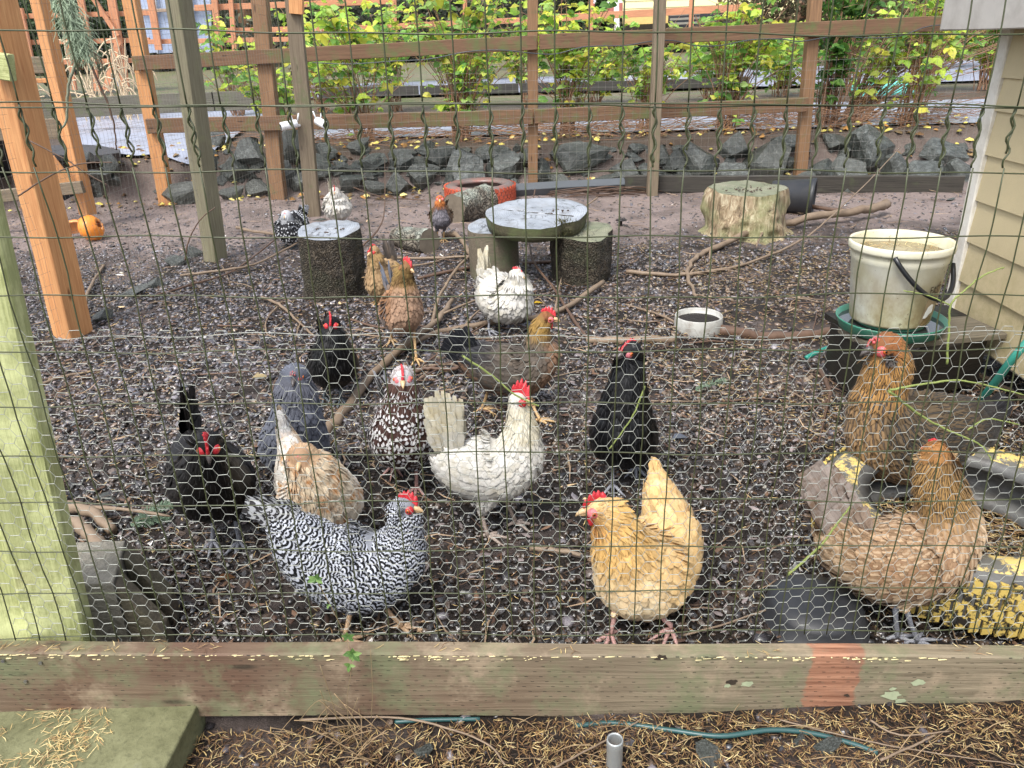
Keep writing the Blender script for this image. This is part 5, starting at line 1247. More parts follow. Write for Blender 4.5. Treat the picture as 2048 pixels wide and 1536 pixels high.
hose('hose', [PZ(2085, 650, .40), PZ(2030, 712, .30), PZ(1990, 765, .18), PZ(1962, 800, .08)], .0125, teal, 'bright green hose slanting down beside the shed')
# security cameras on the camera post
cw = simple('white_camera_plastic', lin(226,228,230), .35, .04)
dg = simple('dark_lens', lin(24,26,30), .1)
def seccam(px, py, ax, label):
    c_ = PY(px, py, 6.22); r = empty('security_camera', c_, label, 'camera', 'white cameras on the inner post'); ax = Vector(ax).normalized(); L = .13
    V, F = tube_geo([c_-ax*L/2, c_-ax*(L/2-.004), c_+ax*(L/2-.004), c_+ax*L/2], [.024, .031, .031, .028], 18); obj('housing', mesh('housing', V, F, cw), r)
    V, F = tube_geo([c_+ax*(L/2-.002), c_+ax*(L/2+.002)], [.025, .022], 18); obj('lens', mesh('lens', V, F, dg), r)
    for s_ in (-1, 1):
        b_ = c_-ax*.05+Vector((s_*.018, .01, .02)); V, F = tube_geo([b_, b_+Vector((s_*.015, 0, .055))], [.006, .005], 8); obj('antenna', mesh('antenna', V, F, cw), r)
    V, F = tube_geo(smooth_path([c_-ax*.05, c_-ax*.07+Vector((0, .02, -.02)), c_-ax*.07+Vector((0, .05, -.02))], 3), .010, 8); obj('bracket', mesh('bracket', V, F, cw), r)
seccam(578, 250, (-.9, -.5, -.12), 'white camera pointing left on the post')
seccam(643, 246, (.75, -.9, -.22), 'white camera pointing right with a dark lens on the post')
# ------------------------------------------------------------------ sticks
stick_l = NT('pale_stick'); v = stick_l.coord(); c0 = stick_l.mix(stick_l.noise(v, 14, 4, .7), lin(92,76,62), lin(146,128,108)); stick_l.bump(stick_l.noise(v, 40, 3), .4, .004); stick_l = stick_l.out(c0, .55, .35)
stick_d = NT('dark_stick'); v = stick_d.coord(); c0 = stick_d.mix(stick_d.noise(v, 14, 4, .7), lin(58,44,36), lin(112,88,72)); stick_d.bump(stick_d.noise(v, 40, 3), .4, .004); stick_d = stick_d.out(c0, .5, .4)
def stick(pts, r0, r1, label, mat=stick_l, n=7, group=None, twigs=0, name='branch'):
    P = [G(x_, y_, dz) for x_, y_, dz in pts]; P = [Vector((p.x, p.y, p.z+max(r0, r1)*.7)) for p in P]
    P = smooth_path(P, 7, r0*.5); m_ = len(P); mb = MB()
    rr = [(r0+(r1-r0)*k/(m_-1))*random.uniform(.9, 1.12) for k in range(m_)]
    V, F = tube_geo(P, rr, n, True, .12); mb.add(V, F)
    for i in range(twigs):
        k = random.randrange(m_//5, m_-2); d = (P[k+1]-P[k]).normalized(); e = d+Vector((random.gauss(0, .7), random.gauss(0, .7), random.uniform(-.1, .5))); L = random.uniform(.06, .28)
        V, F = tube_geo(smooth_path([P[k], P[k]+e*L*.5, P[k]+e*L+Vector((0, 0, -.02))], 3), [rr[k]*.45]*3+[rr[k]*.3]*3+[rr[k]*.15], 5); mb.add(V, F)
    o_ = obj(name, mb.build(name, mat)); return tag(recenter(o_, P[0]), label, 'branch', group)
stick([(1772,428,.05),(1720,443,.06),(1610,455,.04),(1520,470,.02),(1445,498,.01),(1395,520,.0),(1374,558,.0),(1392,600,.0)], .032, .008, 'long pale branch running from the weathered stump towards the shed', twigs=2)
stick([(1565,412,.03),(1620,425,.03),(1700,437,.04),(1740,440,.05)], .016, .014, 'dark crooked branch under the tipped black bucket', stick_d)
stick([(1252,550,.01),(1340,556,.01),(1430,548,.01),(1520,527,.02),(1610,492,.05),(1700,440,.16),(1790,366,.30)], .013, .003, 'thin branch crossing before the pale long branch and rising to the right', twigs=5)
stick([(652,872,.0),(690,828,.0),(760,745,.01),(830,690,.02),(880,650,.02),(905,612,.02)], .021, .012, 'thick bent branch between the blue grey hen and the brown hen', twigs=1)
stick([(800,705,.0),(880,668,.0),(1000,650,.01),(1110,636,.02),(1206,578,.03)], .013, .014, 'smooth branch lying behind the dark tailed hen', twigs=2)
stick([(866,655,.02),(885,600,.04),(940,540,.08),(1040,492,.12),(1150,470,.16),(1195,452,.2)], .009, .006, 'long thin branch leaning up over the round slab from below')
stick([(1072,452,.26),(1060,500,.18),(1066,552,.10),(1110,600,.05),(1150,650,.01),(1178,683,.0)], .004, .009, 'thin dark curved twig propped before the round slab', stick_d)
stick([(775,372,.25),(772,440,.10),(760,470,.05),(727,495,.01)], .003, .007, 'thin upright twig rising right of the left stump', stick_d)
stick([(888,478,.02),(915,486,.04),(940,515,.02),(962,537,.0)], .018, .012, 'thick pale stick end between the small log and the slab')
stick([(742,518,.01),(840,522,.01),(950,517,.01)], .009, .008, 'straight pale stick behind the tan hen')
stick([(745,540,.01),(850,533,.01),(900,517,.01)], .006, .005, 'reddish thin stick behind the brown hen')
stick([(836,560,.0),(950,540,.01),(1080,528,.0),(1180,526,.0)], .010, .012, 'dark stick behind the white hen under the slab', stick_d, twigs=2)
stick([(524,600,.01),(560,618,.02),(590,642,.01),(628,674,.0)], .009, .005, 'pale forked twig left of the black hen')
stick([(556,622,.02),(534,645,.01),(534,668,.0),(552,676,.0)], .005, .004, 'short side fork of pale twig left of the black hen')
stick([(362,556,.01),(450,548,.02),(520,536,.03),(600,500,.05)], .008, .006, 'long twig from the side fence to the left stump')
stick([(300,596,.0),(380,575,.01),(470,548,.02),(560,492,.06)], .006, .005, 'thin dark twig crossing the long twig by the side fence', stick_d)
stick([(475,462,.02),(510,470,.02),(570,478,.02),(620,476,.02)], .012, .008, 'stick lying beside the spangled hen')
stick([(680,375,.05),(760,400,.03),(850,408,.03)], .006, .005, 'thin stick at the foot of the rocks behind the white hen', stick_d)
stick([(1440,664,-.01),(1540,676,-.012),(1640,672,-.01),(1708,664,-.01)], .026, .022, 'half buried dark log along the soil step by the white bowl', stick_d, 9)
stick([(1175,684,-.005),(1260,686,.0),(1350,682,-.004)], .018, .016, 'low pale log behind the black hen with the turned head', stick_l, 9)
stick([(1250,610,.0),(1330,640,.01),(1380,668,.0)], .006, .005, 'twig left of the white bowl')
stick([(1322,605,.0),(1330,640,.0),(1325,660,.0)], .006, .004, 'short upright looking twig before the white bowl')
stick([(800,760,.0),(850,745,.01),(900,750,.02),(960,735,.01)], .010, .007, 'dark twig under the dark tailed hen', stick_d, twigs=3)
stick([(700,640,.0),(760,660,.01),(830,655,.01),(900,668,.0)], .006, .005, 'twig behind the brown hen legs', stick_d, twigs=2)
stick([(170,640,.02),(182,590,.03),(210,535,.01)], .010, .008, 'pale stick lying by the orange post')
stick([(72,778,.0),(120,762,.01),(205,742,.0)], .008, .005, 'pale twig at the left edge below the orange post')
stick([(85,795,.0),(200,748,.01),(200,747,.01)], .004, .003, 'slender twig beside the pale twig at the left edge', stick_d)
stick([(130,1020,.0),(180,1040,.02),(230,1075,.01)], .020, .014, 'thick brown stick behind the concrete block', twigs=1)
stick([(150,1060,.02),(180,1082,.02),(210,1110,.01)], .016, .020, 'pale barkless stick end leaning on the concrete block')
stick([(1060,1100,.0),(1160,1112,.0),(1196,1140,.0)], .008, .006, 'brown stick left of the buff hen')
stick([(1668,1276,.02),(1700,1235,.05),(1712,1190,.09)], .007, .006, 'tan curved stick standing on the upturned feed pan')
stick([(1300,1285,.0),(1420,1265,.01),(1560,1230,.03)], .003, .002, 'very thin pale twig left of the feed pan')
stick([(960,822,.0),(1010,818,.0),(1060,812,.0)], .009, .006, 'dark flat stick by the feet of the dark tailed hen', stick_d)
stick([(1930,752,.02),(1985,775,.02),(2048,806,.01)], .010, .008, 'pale stick below the shed corner')
stick([(1640,740,.0),(1660,790,.0),(1640,815,.0)], .010, .006, 'wet dark stick heap left of the wooden block', stick_d, twigs=5)
stick([(380,1010,.0),(300,1020,.0),(240,1000,.0)], .005, .004, 'thin stick left of the black hen feet', stick_d)
for i in range(46):
    x_ = random.uniform(250, 1700); y_ = random.uniform(480, 820); a_ = random.uniform(-.5, .5)+(0 if random.random() < .7 else 1.2); L = random.uniform(50, 150)*(y_/700)
    stick([(x_, y_, .0), (x_+L*.5*math.cos(a_), y_+L*.2*math.sin(a_)+random.gauss(0, 4), .012), (x_+L*math.cos(a_), y_+L*.4*math.sin(a_), .0)], random.uniform(.003, .006), .002, 'thin bare twig scattered over the run floor', random.choice([stick_l, stick_d]), 5, 'thin twigs scattered over the run', random.choice([0, 0, 1]), 'twig')
# dark twig pile near the pale plank
mb = MB()
for i in range(60):
    p = G(random.uniform(1070, 1230), random.uniform(380, 396)); p.z += random.random()*.05; a_ = random.gauss(0.1, .2); L = random.uniform(.2, .6)
    V, F = tube_geo([p, p+Vector((L*.5*math.cos(a_), L*.2*math.sin(a_), .02)), p+Vector((L*math.cos(a_), L*.4*math.sin(a_), 0))], .0045, 4); mb.add(V, F)
o = obj('twig_pile', mb.build('twig_pile', stick_d)); tag(recenter(o, G(1150, 390)), 'pile of dark wet twigs by the pale plank near the rocks', 'twig pile', None, 'stuff')
# dark mushroom-like cap piece on a stick right of the slab
c_ = G(1242, 452); V, F = lathe([(0, .052), (.03, .05), (.042, .042), (.03, .044), (.010, .04), (.008, 0)], c_, 16); o = obj('mushroom', mesh('mushroom', V, F, simple('black_mushroom', lin(36,32,32), .4))); tag(recenter(o, c_), 'small black mushroom shaped object right of the round slab', 'mushroom')
# yellow leaf, feathers, sprigs
def leaf_one(px, py, L, col, label, name='fallen_leaf', cat='leaf', z=.01):
    p = G(px, py, z); V, F, C, Fa = leaf_mesh(np.array([tuple(p)]), np.array([[1., .3, .1]]), np.array([[0, 0, 1.]]), np.array([L]), np.array([L*.7]), np.array([col]))
    o_ = obj(name, mesh(name, V, F, leaf_m, True, {'Col': ('FLOAT_COLOR', C), 'F': ('FLOAT_VECTOR', Fa)})); tag(recenter(o_, p), label, cat)
leaf_one(1068, 610, .05, lin(236,196,60), 'small bright yellow leaf behind the dark tailed hen')
leaf_one(1345, 882, .06, lin(120,126,140), 'fallen grey feather right of the black hen', 'fallen_feather', 'feather')
leaf_one(505, 760, .07, lin(206,186,140), 'tan dry leaf left of the blue grey hen')
leaf_one(435, 1165, .045, lin(130,92,64), 'curled brown leaf under the barred hen')
leaf_one(920, 1192, .02, lin(230,226,214), 'tiny white eggshell scrap behind the board', 'eggshell', 'eggshell')
leaf_one(610, 352, .06, lin(206,196,110), 'yellow leaf among the rocks left')
t = NT('conifer_needles'); cm_ = t.out(t.mix(t.noise(t.coord(), 60, 2), lin(96,122,100), lin(136,156,130)), .5, .35)
def sprig(P, label, nd=220, L=.016, mat=cm_, droop=0.0, name='conifer_sprig'):
    P = smooth_path(P, 6, .001); m_ = len(P); s0 = []; s1 = []
    for i in range(nd):
        k = random.randrange(m_-1); p = P[k].lerp(P[k+1], random.random()); d = (P[k+1]-P[k]).normalized(); s_ = d.orthogonal().normalized(); s_.rotate(Matrix.Rotation(random.random()*6.28, 3, d))
        e = p+(d*.7+s_).normalized()*L*random.uniform(.6, 1.1); s0.append(tuple(p)); s1.append(tuple(e))
    for k in range(m_-1): s0.append(tuple(P[k])); s1.append(tuple(P[k+1]))
    V, F = wires_np(s0, s1, .0006, 3); o_ = obj(name, mesh(name, V, F, mat)); return tag(recenter(o_, P[0]), label, 'sprig')
sprig([G(268, 1062, .01), G(300, 1035, .02), G(345, 1020, .02)], 'blue green conifer sprig lying left of the black hen', 420, .022)
sprig([G(285, 1052, .01), G(310, 1050, .02), G(335, 1045, .01)], 'second conifer sprig overlapping the first by the black hen', 260, .02)
sprig([G(1390, 785, .01), G(1425, 775, .02), G(1450, 770, .02)], 'small conifer sprig in the gravel right of centre', 160, .02)
# ------------------------------------------------------------------ twigs and lichen at the mesh
t = NT('mossy_twig_green'); mt_ = t.out(t.mix(t.noise(t.coord(), 120, 3), lin(110,124,62), lin(150,160,96)), .7, .3)
t = NT('hanging_lichen'); lch = t.out(t.mix(t.noise(t.coord(), 40, 3), lin(128,146,122), lin(172,186,160)), .8, .2)
def twig(P, r0, r1, label, mat, cat='twig', fuzz=0, name='twig', sub=None):
    P = smooth_path(P, 8, .0015); m_ = len(P); mb = MB(); V, F = tube_geo(P, [r0+(r1-r0)*k/(m_-1) for k in range(m_)], 6, True, .2); mb.add(V, F)
    for i in range(fuzz):
        k = random.randrange(m_-1); p = P[k]; e = p+Vector((random.gauss(0, 1), random.gauss(0, 1), random.gauss(0, 1))).normalized()*random.uniform(.001, .004)
        V, F = tube_geo([p, e], [.0008, .0003], 3); mb.add(V, F)
    o_ = obj(name, mb.build(name, mat)); return tag(recenter(o_, P[0]), label, cat)
YT = 1.285
twig([PY(1576,1150,YT), PY(1640,1092,YT), PY(1680,1040,YT), PY(1704,1008,YT)], .0028, .0016, 'mossy green twig end caught in the mesh before the buff brown hen', mt_, fuzz=120)
twig([PY(1778,782,YT), PY(1840,830,YT+.03), PY(1900,862,YT+.03), PY(1960,890,YT+.02), PY(1986,925,YT)], .0030, .0012, 'mossy twig curving down from the right hand fork at the mesh', mt_, fuzz=200)
twig([PY(1780,780,YT), PY(1850,768,YT), PY(1930,762,YT), PY(2048,790,YT)], .0024, .0014, 'mossy twig running level to the right edge at the mesh', mt_, fuzz=120)
twig([PY(1935,860,YT), PY(1975,838,YT), PY(2040,850,YT)], .0018, .0010, 'short mossy side twig between the two longer ones at the right', mt_, fuzz=80)
twig([PY(2008,534,YT), PY(1965,552,YT), PY(1930,580,YT), PY(1902,610,YT), PY(1898,660,YT), PY(1894,728,YT)], .0012, .0022, 'mossy twig hanging before the siding beside the bucket', mt_, fuzz=160)
twig([PY(1810,582,YT), PY(1860,592,YT), PY(1902,612,YT)], .0010, .0014, 'thin side twig reaching left over the white bucket', mt_, fuzz=30)
twig([PY(926,712,YT), PY(985,752,YT), PY(1030,790,YT), PY(1078,812,YT)], .0022, .0014, 'yellow green twig lying on the netting above the white hen comb', mt_, fuzz=60)
twig([PY(1290,772,YT), PY(1262,838,YT), PY(1218,898,YT)], .0018, .0012, 'thin green twig slanting across the black hen', mt_, fuzz=20)
dark_tw = stick_d
twig([PY(36,392,2.0), PY(100,352,2.0), PY(160,328,2.0), PY(224,325,2.0)], .0022, .0016, 'bare dark twig crossing before the orange post', dark_tw)
twig([PY(60,282,2.05), PY(130,318,2.05), PY(170,345,2.05), PY(215,370,2.05)], .0020, .0012, 'second dark twig right of the orange post', dark_tw)
twig([PY(370,520,3.4), PY(378,480,3.4), PY(400,440,3.4), PY(430,415,3.4)], .004, .002, 'dark twig standing by the foot of the grey green post', dark_tw)
YB = 1.62
twig([PY(118,-30,YB), PY(150,40,YB), PY(160,90,YB), PY(148,135,YB), PY(136,180,YB), PY(133,240,YB), PY(118,262,YB)], .0040, .0020, 'lichen coated branch hanging at the upper left', simple('lichen_branch', lin(128,132,112), .8, .4, 90), 'branch', 160, 'branch')
twig([PY(162,92,YB), PY(178,122,YB), PY(203,178,YB), PY(225,235,YB), PY(233,300,YB)], .0030, .0014, 'dark side branch falling right from the lichen tuft', dark_tw, 'branch', 40, 'branch')
twig([PY(175,100,YB), PY(200,115,YB), PY(205,140,YB)], .0016, .001, 'short hooked twig right of the lichen tuft', dark_tw)
s0 = []; s1 = []; 
for i in range(950):
    f = random.random()**.8; c_ = PY(118+f*50, -20+f*125, YB)+Vector((random.gauss(0, .007+.004*f), random.gauss(0, .008), random.gauss(0, .01))); p = c_
    d = Vector((random.gauss(.15, .6), random.gauss(0, .5), -.9)).normalized()
    for k in range(4): d = (d+Vector((random.gauss(0, .45), random.gauss(0, .4), -.18))).normalized(); q = p+d*.0075; s0.append(tuple(p)); s1.append(tuple(q)); p = q
V, F = wires_np(s0, s1, .0005, 3); o = obj('hanging_lichen', mesh('hanging_lichen', V, F, lch)); tag(recenter(o, PY(140, 40, YB)), 'tuft of pale grey green beard lichen hanging at the upper left', 'lichen')
# ------------------------------------------------------------------ weed growing up the board
wd = empty('weed', PZ(695, 1440, -.1), 'thin weed with bright green leaf rosettes climbing in front of the board', 'weed')
YW = 1.165
mb = MB()
for P in ([(700,1470),(694,1400),(703,1330),(692,1275),(668,1225),(655,1200),(632,1158)], [(640,1536),(655,1440),(640,1380)], [(742,1440),(745,1380),(741,1300)], [(690,1500),(700,1440),(716,1395)], [(668,1536),(676,1450),(640,1330)], [(600,1440),(640,1400),(690,1420)]):
    V, F = tube_geo(smooth_path([PY(x_, y_, YW if y_ > 1285 else YW+.03) for x_, y_ in P], 5), .0009, 4); mb.add(V, F)
o_ = obj('stems', mb.build('stems', simple('dry_stem', lin(120,104,76), .7)), wd); o_['kind'] = 'stuff'
GB = np.array([lin(112,150,80), lin(142,176,104), lin(90,126,66)])
for (px, py, yo, k_, L) in [(632,1156,.03,6,.017), (706,1306,0,7,.020), (696,1272,.0,5,.014), (657,1210,.03,3,.008), (700,1330,0,3,.014), (684,1530,0,5,.016)]:
    c_ = PY(px, py, YW+yo); a_ = RNG.random(k_)*.6+np.arange(k_)*2*np.pi/k_
    Dv = np.stack([np.cos(a_), -.55+0*a_, np.sin(a_)*.9], -1); Nv = np.tile(np.array([[0, -1., .6]]), (k_, 1))+RNG.normal(0, .2, (k_, 3)); Lv = L*(.7+.5*RNG.random(k_))
    V, F, C, Fa = leaf_mesh(np.tile(np.array([tuple(c_)]), (k_, 1)), Dv, Nv, Lv, Lv*.62, GB[RNG.integers(0, 3, k_)])
    obj('leaf_rosette', mesh('leaf_rosette', V, F, leaf_m, True, {'Col': ('FLOAT_COLOR', C), 'F': ('FLOAT_VECTOR', Fa)}), wd)
# dry stalks and small grass outside the board
mb = MB()
for i in range(110):
    px = random.gauss(690, 60) if random.random() < .4 else random.uniform(460, 2040); p = PZ(px, random.uniform(1450, 1536), -.060); a_ = random.uniform(0, 6.28); L = random.uniform(.03, .13)
    up_z = random.uniform(.0, .05) if abs(px-690) > 120 else random.uniform(.02, .10)
    e = p+Vector((math.cos(a_)*L, math.sin(a_)*L*.4, up_z)); V, F = tube_geo(smooth_path([p, p.lerp(e, .5)+Vector((0, 0, .01)), e], 3), random.uniform(.0005, .0011), 4); mb.add(V, F)
o = obj('dry_stems', mb.build('dry_stems', simple('straw_stem', lin(140,118,88), .6, .4, 60))); tag(o, 'dry stems and fine twigs in the litter outside the board', 'dry stems', None, 'stuff')
for pts_, r_ in (([(600,1440),(800,1436),(960,1480),(1010,1530)], .0028), ([(1100,1540),(1190,1492),(1260,1452),(1282,1438)], .0022), ([(1740,1440),(1800,1470),(1900,1462)], .0024), ([(1560,1440),(1680,1470),(1830,1500),(2040,1530)], .0018), ([(1760,1520),(1830,1490),(1870,1470)], .003)):
    twig([PZ(x_, y_, -.042) for x_, y_ in pts_], r_, r_*.6, 'pale twig lying on the needle litter outside the board', stick_l, 'twig', 0, 'twig', )['group'] = 'twigs outside the board'
# ------------------------------------------------------------------ hens
def feather_mat(name, mode, rough=.75, sheen=0.0, spec=.2):
    """colour 1 and 2 of every feather, mixed by its own pattern along the vane"""
    t = NT(name); f = t.attr('F', 'Vector'); s_ = t.sep(f); u, v, r_ = s_[0], s_[1], s_[2]
    c1 = t.attr('Col'); c2 = t.attr('Col2'); e = t.math('ABSOLUTE', t.math('SUBTRACT', u, .5))
    nz = t.noise(t.coord(), 90, 3, .6)
    if mode == 'bar':
        w_ = t.math('ADD', t.math('MULTIPLY', v, 23.0), t.math('MULTIPLY', t.math('MULTIPLY', e, e), -12.0)); w_ = t.math('ADD', w_, t.math('MULTIPLY', r_, 2.0))
        m = t.fr(t.math('SINE', w_), -.05, .45)
    elif mode == 'tip': m = t.fr(t.math('ADD', v, t.math('MULTIPLY', e, -.5)), .66, .72)
    elif mode == 'streak': m = t.fr(t.math('ADD', e, t.math('MULTIPLY', v, -.05)), .13, .08)
    elif mode == 'lace': m = t.math('MAXIMUM', t.fr(e, .36, .44), t.fr(v, .86, .93))
    else: m = t.fr(t.noise(t.coord(), 26, 4, .6), .48, .66)
    c = t.mix(m, c1, c2)
    barb = t.math('SINE', t.math('ADD', t.math('MULTIPLY', v, 110.0), t.math('MULTIPLY', e, -90.0)))
    c = t.mix(t.fr(barb, -1, 1, .18, 0), c, (0, 0, 0), 'MIX'); c = t.mix(t.fr(e, .0, .04, .16, 0), c, t.mix(.5, c, (1, 1, 1)))
    c = t.mix(t.fr(e, .36, .5, 0, .34), c, t.mix(.75, c, (0, 0, 0))); c = t.mix(t.fr(nz, .3, .7, .16, 0), c, (0, 0, 0)); c = t.mix(t.fr(r_, 0, 1, .14, 0), c, (0, 0, 0))
    t.b.inputs['Sheen Weight'].default_value = sheen; t.b.inputs['Sheen Roughness'].default_value = .4
    m_ = t.out(c, rough, spec)
    return m_
FM = {k: feather_mat('feather_'+k, k, .8, .1) for k in ('plain', 'bar', 'tip', 'streak', 'lace')}
FMD = feather_mat('feather_glossy_dark', 'plain', .42, 0, .28)
t = NT('hen_underlayer'); under_m = t.out(t.mix(.25, t.attr('Col'), (0, 0, 0)), .7, .3)
def skin(name, a_, b_, vs=220):
    t = NT(name); n_ = t.noise(t.coord(), vs, 3, .6); t.bump(n_, .6, .002); return t.out(t.mix(n_, a_, b_), .42, .45, sub=.15)
red_m = skin('red_comb_skin', lin(158,26,36), lin(204,56,64)); pink_m = skin('pink_face_skin', lin(186,84,92), lin(216,128,130)); dkface_m = skin('dark_face_skin', lin(120,60,66), lin(160,90,92))
beak_m = simple('horn_beak', lin(190,160,120), .35, .2, 90); dbeak_m = simple('dark_beak', lin(74,68,66), .35, .2, 90)
iris_m = simple('amber_eye', lin(176,92,40), .15, .1); pup_m = simple('black_pupil', (.004, .004, .004), .05)
white_lobe = simple('white_earlobe', lin(226,222,226), .5, .05)
def legm(name, c): 
    t = NT(name); v = t.coord(); w_ = t.vor(t.mapv(v, (1, 1, 1.6)), 170, 'DISTANCE_TO_EDGE'); n_ = t.noise(v, 60, 3)
    t.bump(w_, .6, .002); return t.out(t.mix(t.fr(w_, 0, .25), tuple(x*.55 for x in c), t.mix(n_, tuple(x*.8 for x in c), c)), .5, .4)
LEG = {'grey': legm('grey_leg', lin(150,152,160)), 'pink': legm('pink_leg', lin(200,158,150)), 'horn': legm('horn_leg', lin(190,160,128)), 'yellow': legm('yellow_leg', lin(214,178,128)), 'slate': legm('slate_leg', lin(96,104,108)), 'mottled': legm('mottled_leg', lin(176,160,148))}

def catmull(A, sub):
    A = np.asarray(A, float); out = []; n = len(A)
    for i in range(n-1):
        p0 = A[max(i-1, 0)]; p1 = A[i]; p2 = A[i+1]; p3 = A[min(i+2, n-1)]
        for k in range(sub):
            t = k/sub; out.append(.5*((2*p1)+(p2-p0)*t+(2*p0-5*p1+4*p2-p3)*t*t+(3*p1-p0-3*p2+p3)*t**3))
    out.append(A[-1]); return np.array(out)
class Loft:
    def __init__(s, pts, lat, sub=8):
        """pts rows: x,y,z,a,b ; lat rows: the side vector at each point"""
        Q = catmull(np.hstack([pts, lat]), sub); s.C = Q[:, :3]; s.a = np.maximum(Q[:, 3], .002); s.b = np.maximum(Q[:, 4], .002)
        T = np.gradient(s.C, axis=0); T = T/(np.linalg.norm(T, axis=1)[:, None]+1e-9)
        L = Q[:, 5:8]; L = L-T*np.sum(L*T, 1)[:, None]; L /= np.linalg.norm(L, axis=1)[:, None]+1e-9
        s.T = T; s.L = L; s.B = np.cross(T, L)        # B points to the back/top side for a bird facing along T
        s.n = len(s.C); d = np.linalg.norm(np.diff(s.C, axis=0), axis=1); s.S = np.concatenate([[0], np.cumsum(d)])
    def at(s, q, th):
        """q fractional station index array, th angle (0 = left side, pi/2 = top/back)"""
        q = np.clip(q, 0, s.n-1.001); i = q.astype(int); f = (q-i)[:, None]
        g = lambda A: A[i]*(1-f)+A[i+1]*f
        C = g(s.C); L = g(s.L); B = g(s.B); a = g(s.a[:, None]); b = g(s.b[:, None])
        ct, st = np.cos(th)[:, None], np.sin(th)[:, None]
        P = C+L*a*ct+B*b*st; N = L*ct/a+B*st/b; N /= np.linalg.norm(N, axis=1)[:, None]+1e-9
        return P, N, g(s.T)
    def geo(s, m=20):
        th = np.arange(m)*2*np.pi/m; V = []
        for i in range(s.n):
            P, _, _ = s.at(np.full(m, float(min(i, s.n-1.001))), th); V.append(P)
        V = np.vstack(V+[s.C[:1], s.C[-1:]]); F = []
        for i in range(s.n-1):
            for k in range(m): k2 = (k+1) % m; F.append((i*m+k, i*m+k2, (i+1)*m+k2, (i+1)*m+k))
        a, b = s.n*m, s.n*m+1
        for k in range(m): k2 = (k+1) % m; F.append((a, k2, k)); F.append((b, (s.n-1)*m+k, (s.n-1)*m+k2))
        return V, F
def feather_geo(P, D, N, L, W, C1, C2, lift, camber=.15, shape='round', r_=None, curv=1.2):
    n = len(P); D = D/(np.linalg.norm(D, axis=1)[:, None]+1e-9); S = np.cross(D, N); S /= np.linalg.norm(S, axis=1)[:, None]+1e-9; N = np.cross(S, D)
    if shape == 'round': rows_ = ((0, .45, 0), (.4, .95, .55), (.78, .9, .95), (1., .28, 1.0))
    elif shape == 'long': rows_ = ((0, .5, 0), (.35, .85, .5), (.82, 1.0, .9), (1., .64, 1.0))
    else: rows_ = ((0, .55, 0), (.35, .95, .5), (.7, .7, .85), (1., .08, 1.0))
    L = np.asarray(L)[:, None]; W = np.asarray(W)[:, None]*.5; lift = np.asarray(lift)[:, None]; V = []; Fv = []
    for t_, wf, lf in rows_:
        for q, u in ((-1, 0.), (0, .5), (1, 1.)):
            V.append(P+D*L*t_+S*W*wf*q+N*(lift*lf-abs(q)*W*wf*camber-curv*(L*t_)**2)); Fv.append((u, t_))
    V = np.stack(V, 1).reshape(-1, 3); b = (np.arange(n)*12)[:, None]
    F = np.concatenate([b+np.array([[r*3+q, r*3+q+1, (r+1)*3+q+1, (r+1)*3+q]]) for r in range(3) for q in (0, 1)])
    r_ = RNG.random(n) if r_ is None else r_
    Fa = np.concatenate([np.tile(np.array(Fv), (n, 1)), np.repeat(r_, 12)[:, None]], 1)
    return V, F, np.repeat(C1, 12, 0), np.repeat(C2, 12, 0), Fa
class FB:
    def __init__(s): s.p = []; s.n = 0
    def add(s, V, F, C1, C2, Fa): s.p.append((V, F+s.n, C1, C2, Fa)); s.n += len(V)
    def build(s, name, mat):
        V, F, C1, C2, Fa = (np.concatenate(x) for x in zip(*s.p))
        return mesh(name, V, F, mat, True, {'Col': ('FLOAT_COLOR', C1), 'Col2': ('FLOAT_COLOR', C2), 'F': ('FLOAT_VECTOR', Fa)})
def hv(deg): return np.array([math.cos(R_(deg)), math.sin(R_(deg)), 0.])
UPV = np.array([0, 0, 1.])
def sph_geo(c, r, M3=None, nu=14, nv=9):
    V = []; F = []
    for j in range(nv+1):
        for i in range(nu):
            a_ = 2*math.pi*i/nu; b_ = math.pi*j/nv; V.append((math.sin(b_)*math.cos(a_)*r[0], math.sin(b_)*math.sin(a_)*r[1], math.cos(b_)*r[2]))
    V = np.array(V); 
    if M3 is not None: V = V @ np.array(M3).T
    V += np.array(c)
    for j in range(nv):
        for i in range(nu): i2 = (i+1) % nu; F.append((j*nu+i, (j+1)*nu+i, (j+1)*nu+i2, j*nu+i2))
    return V, F
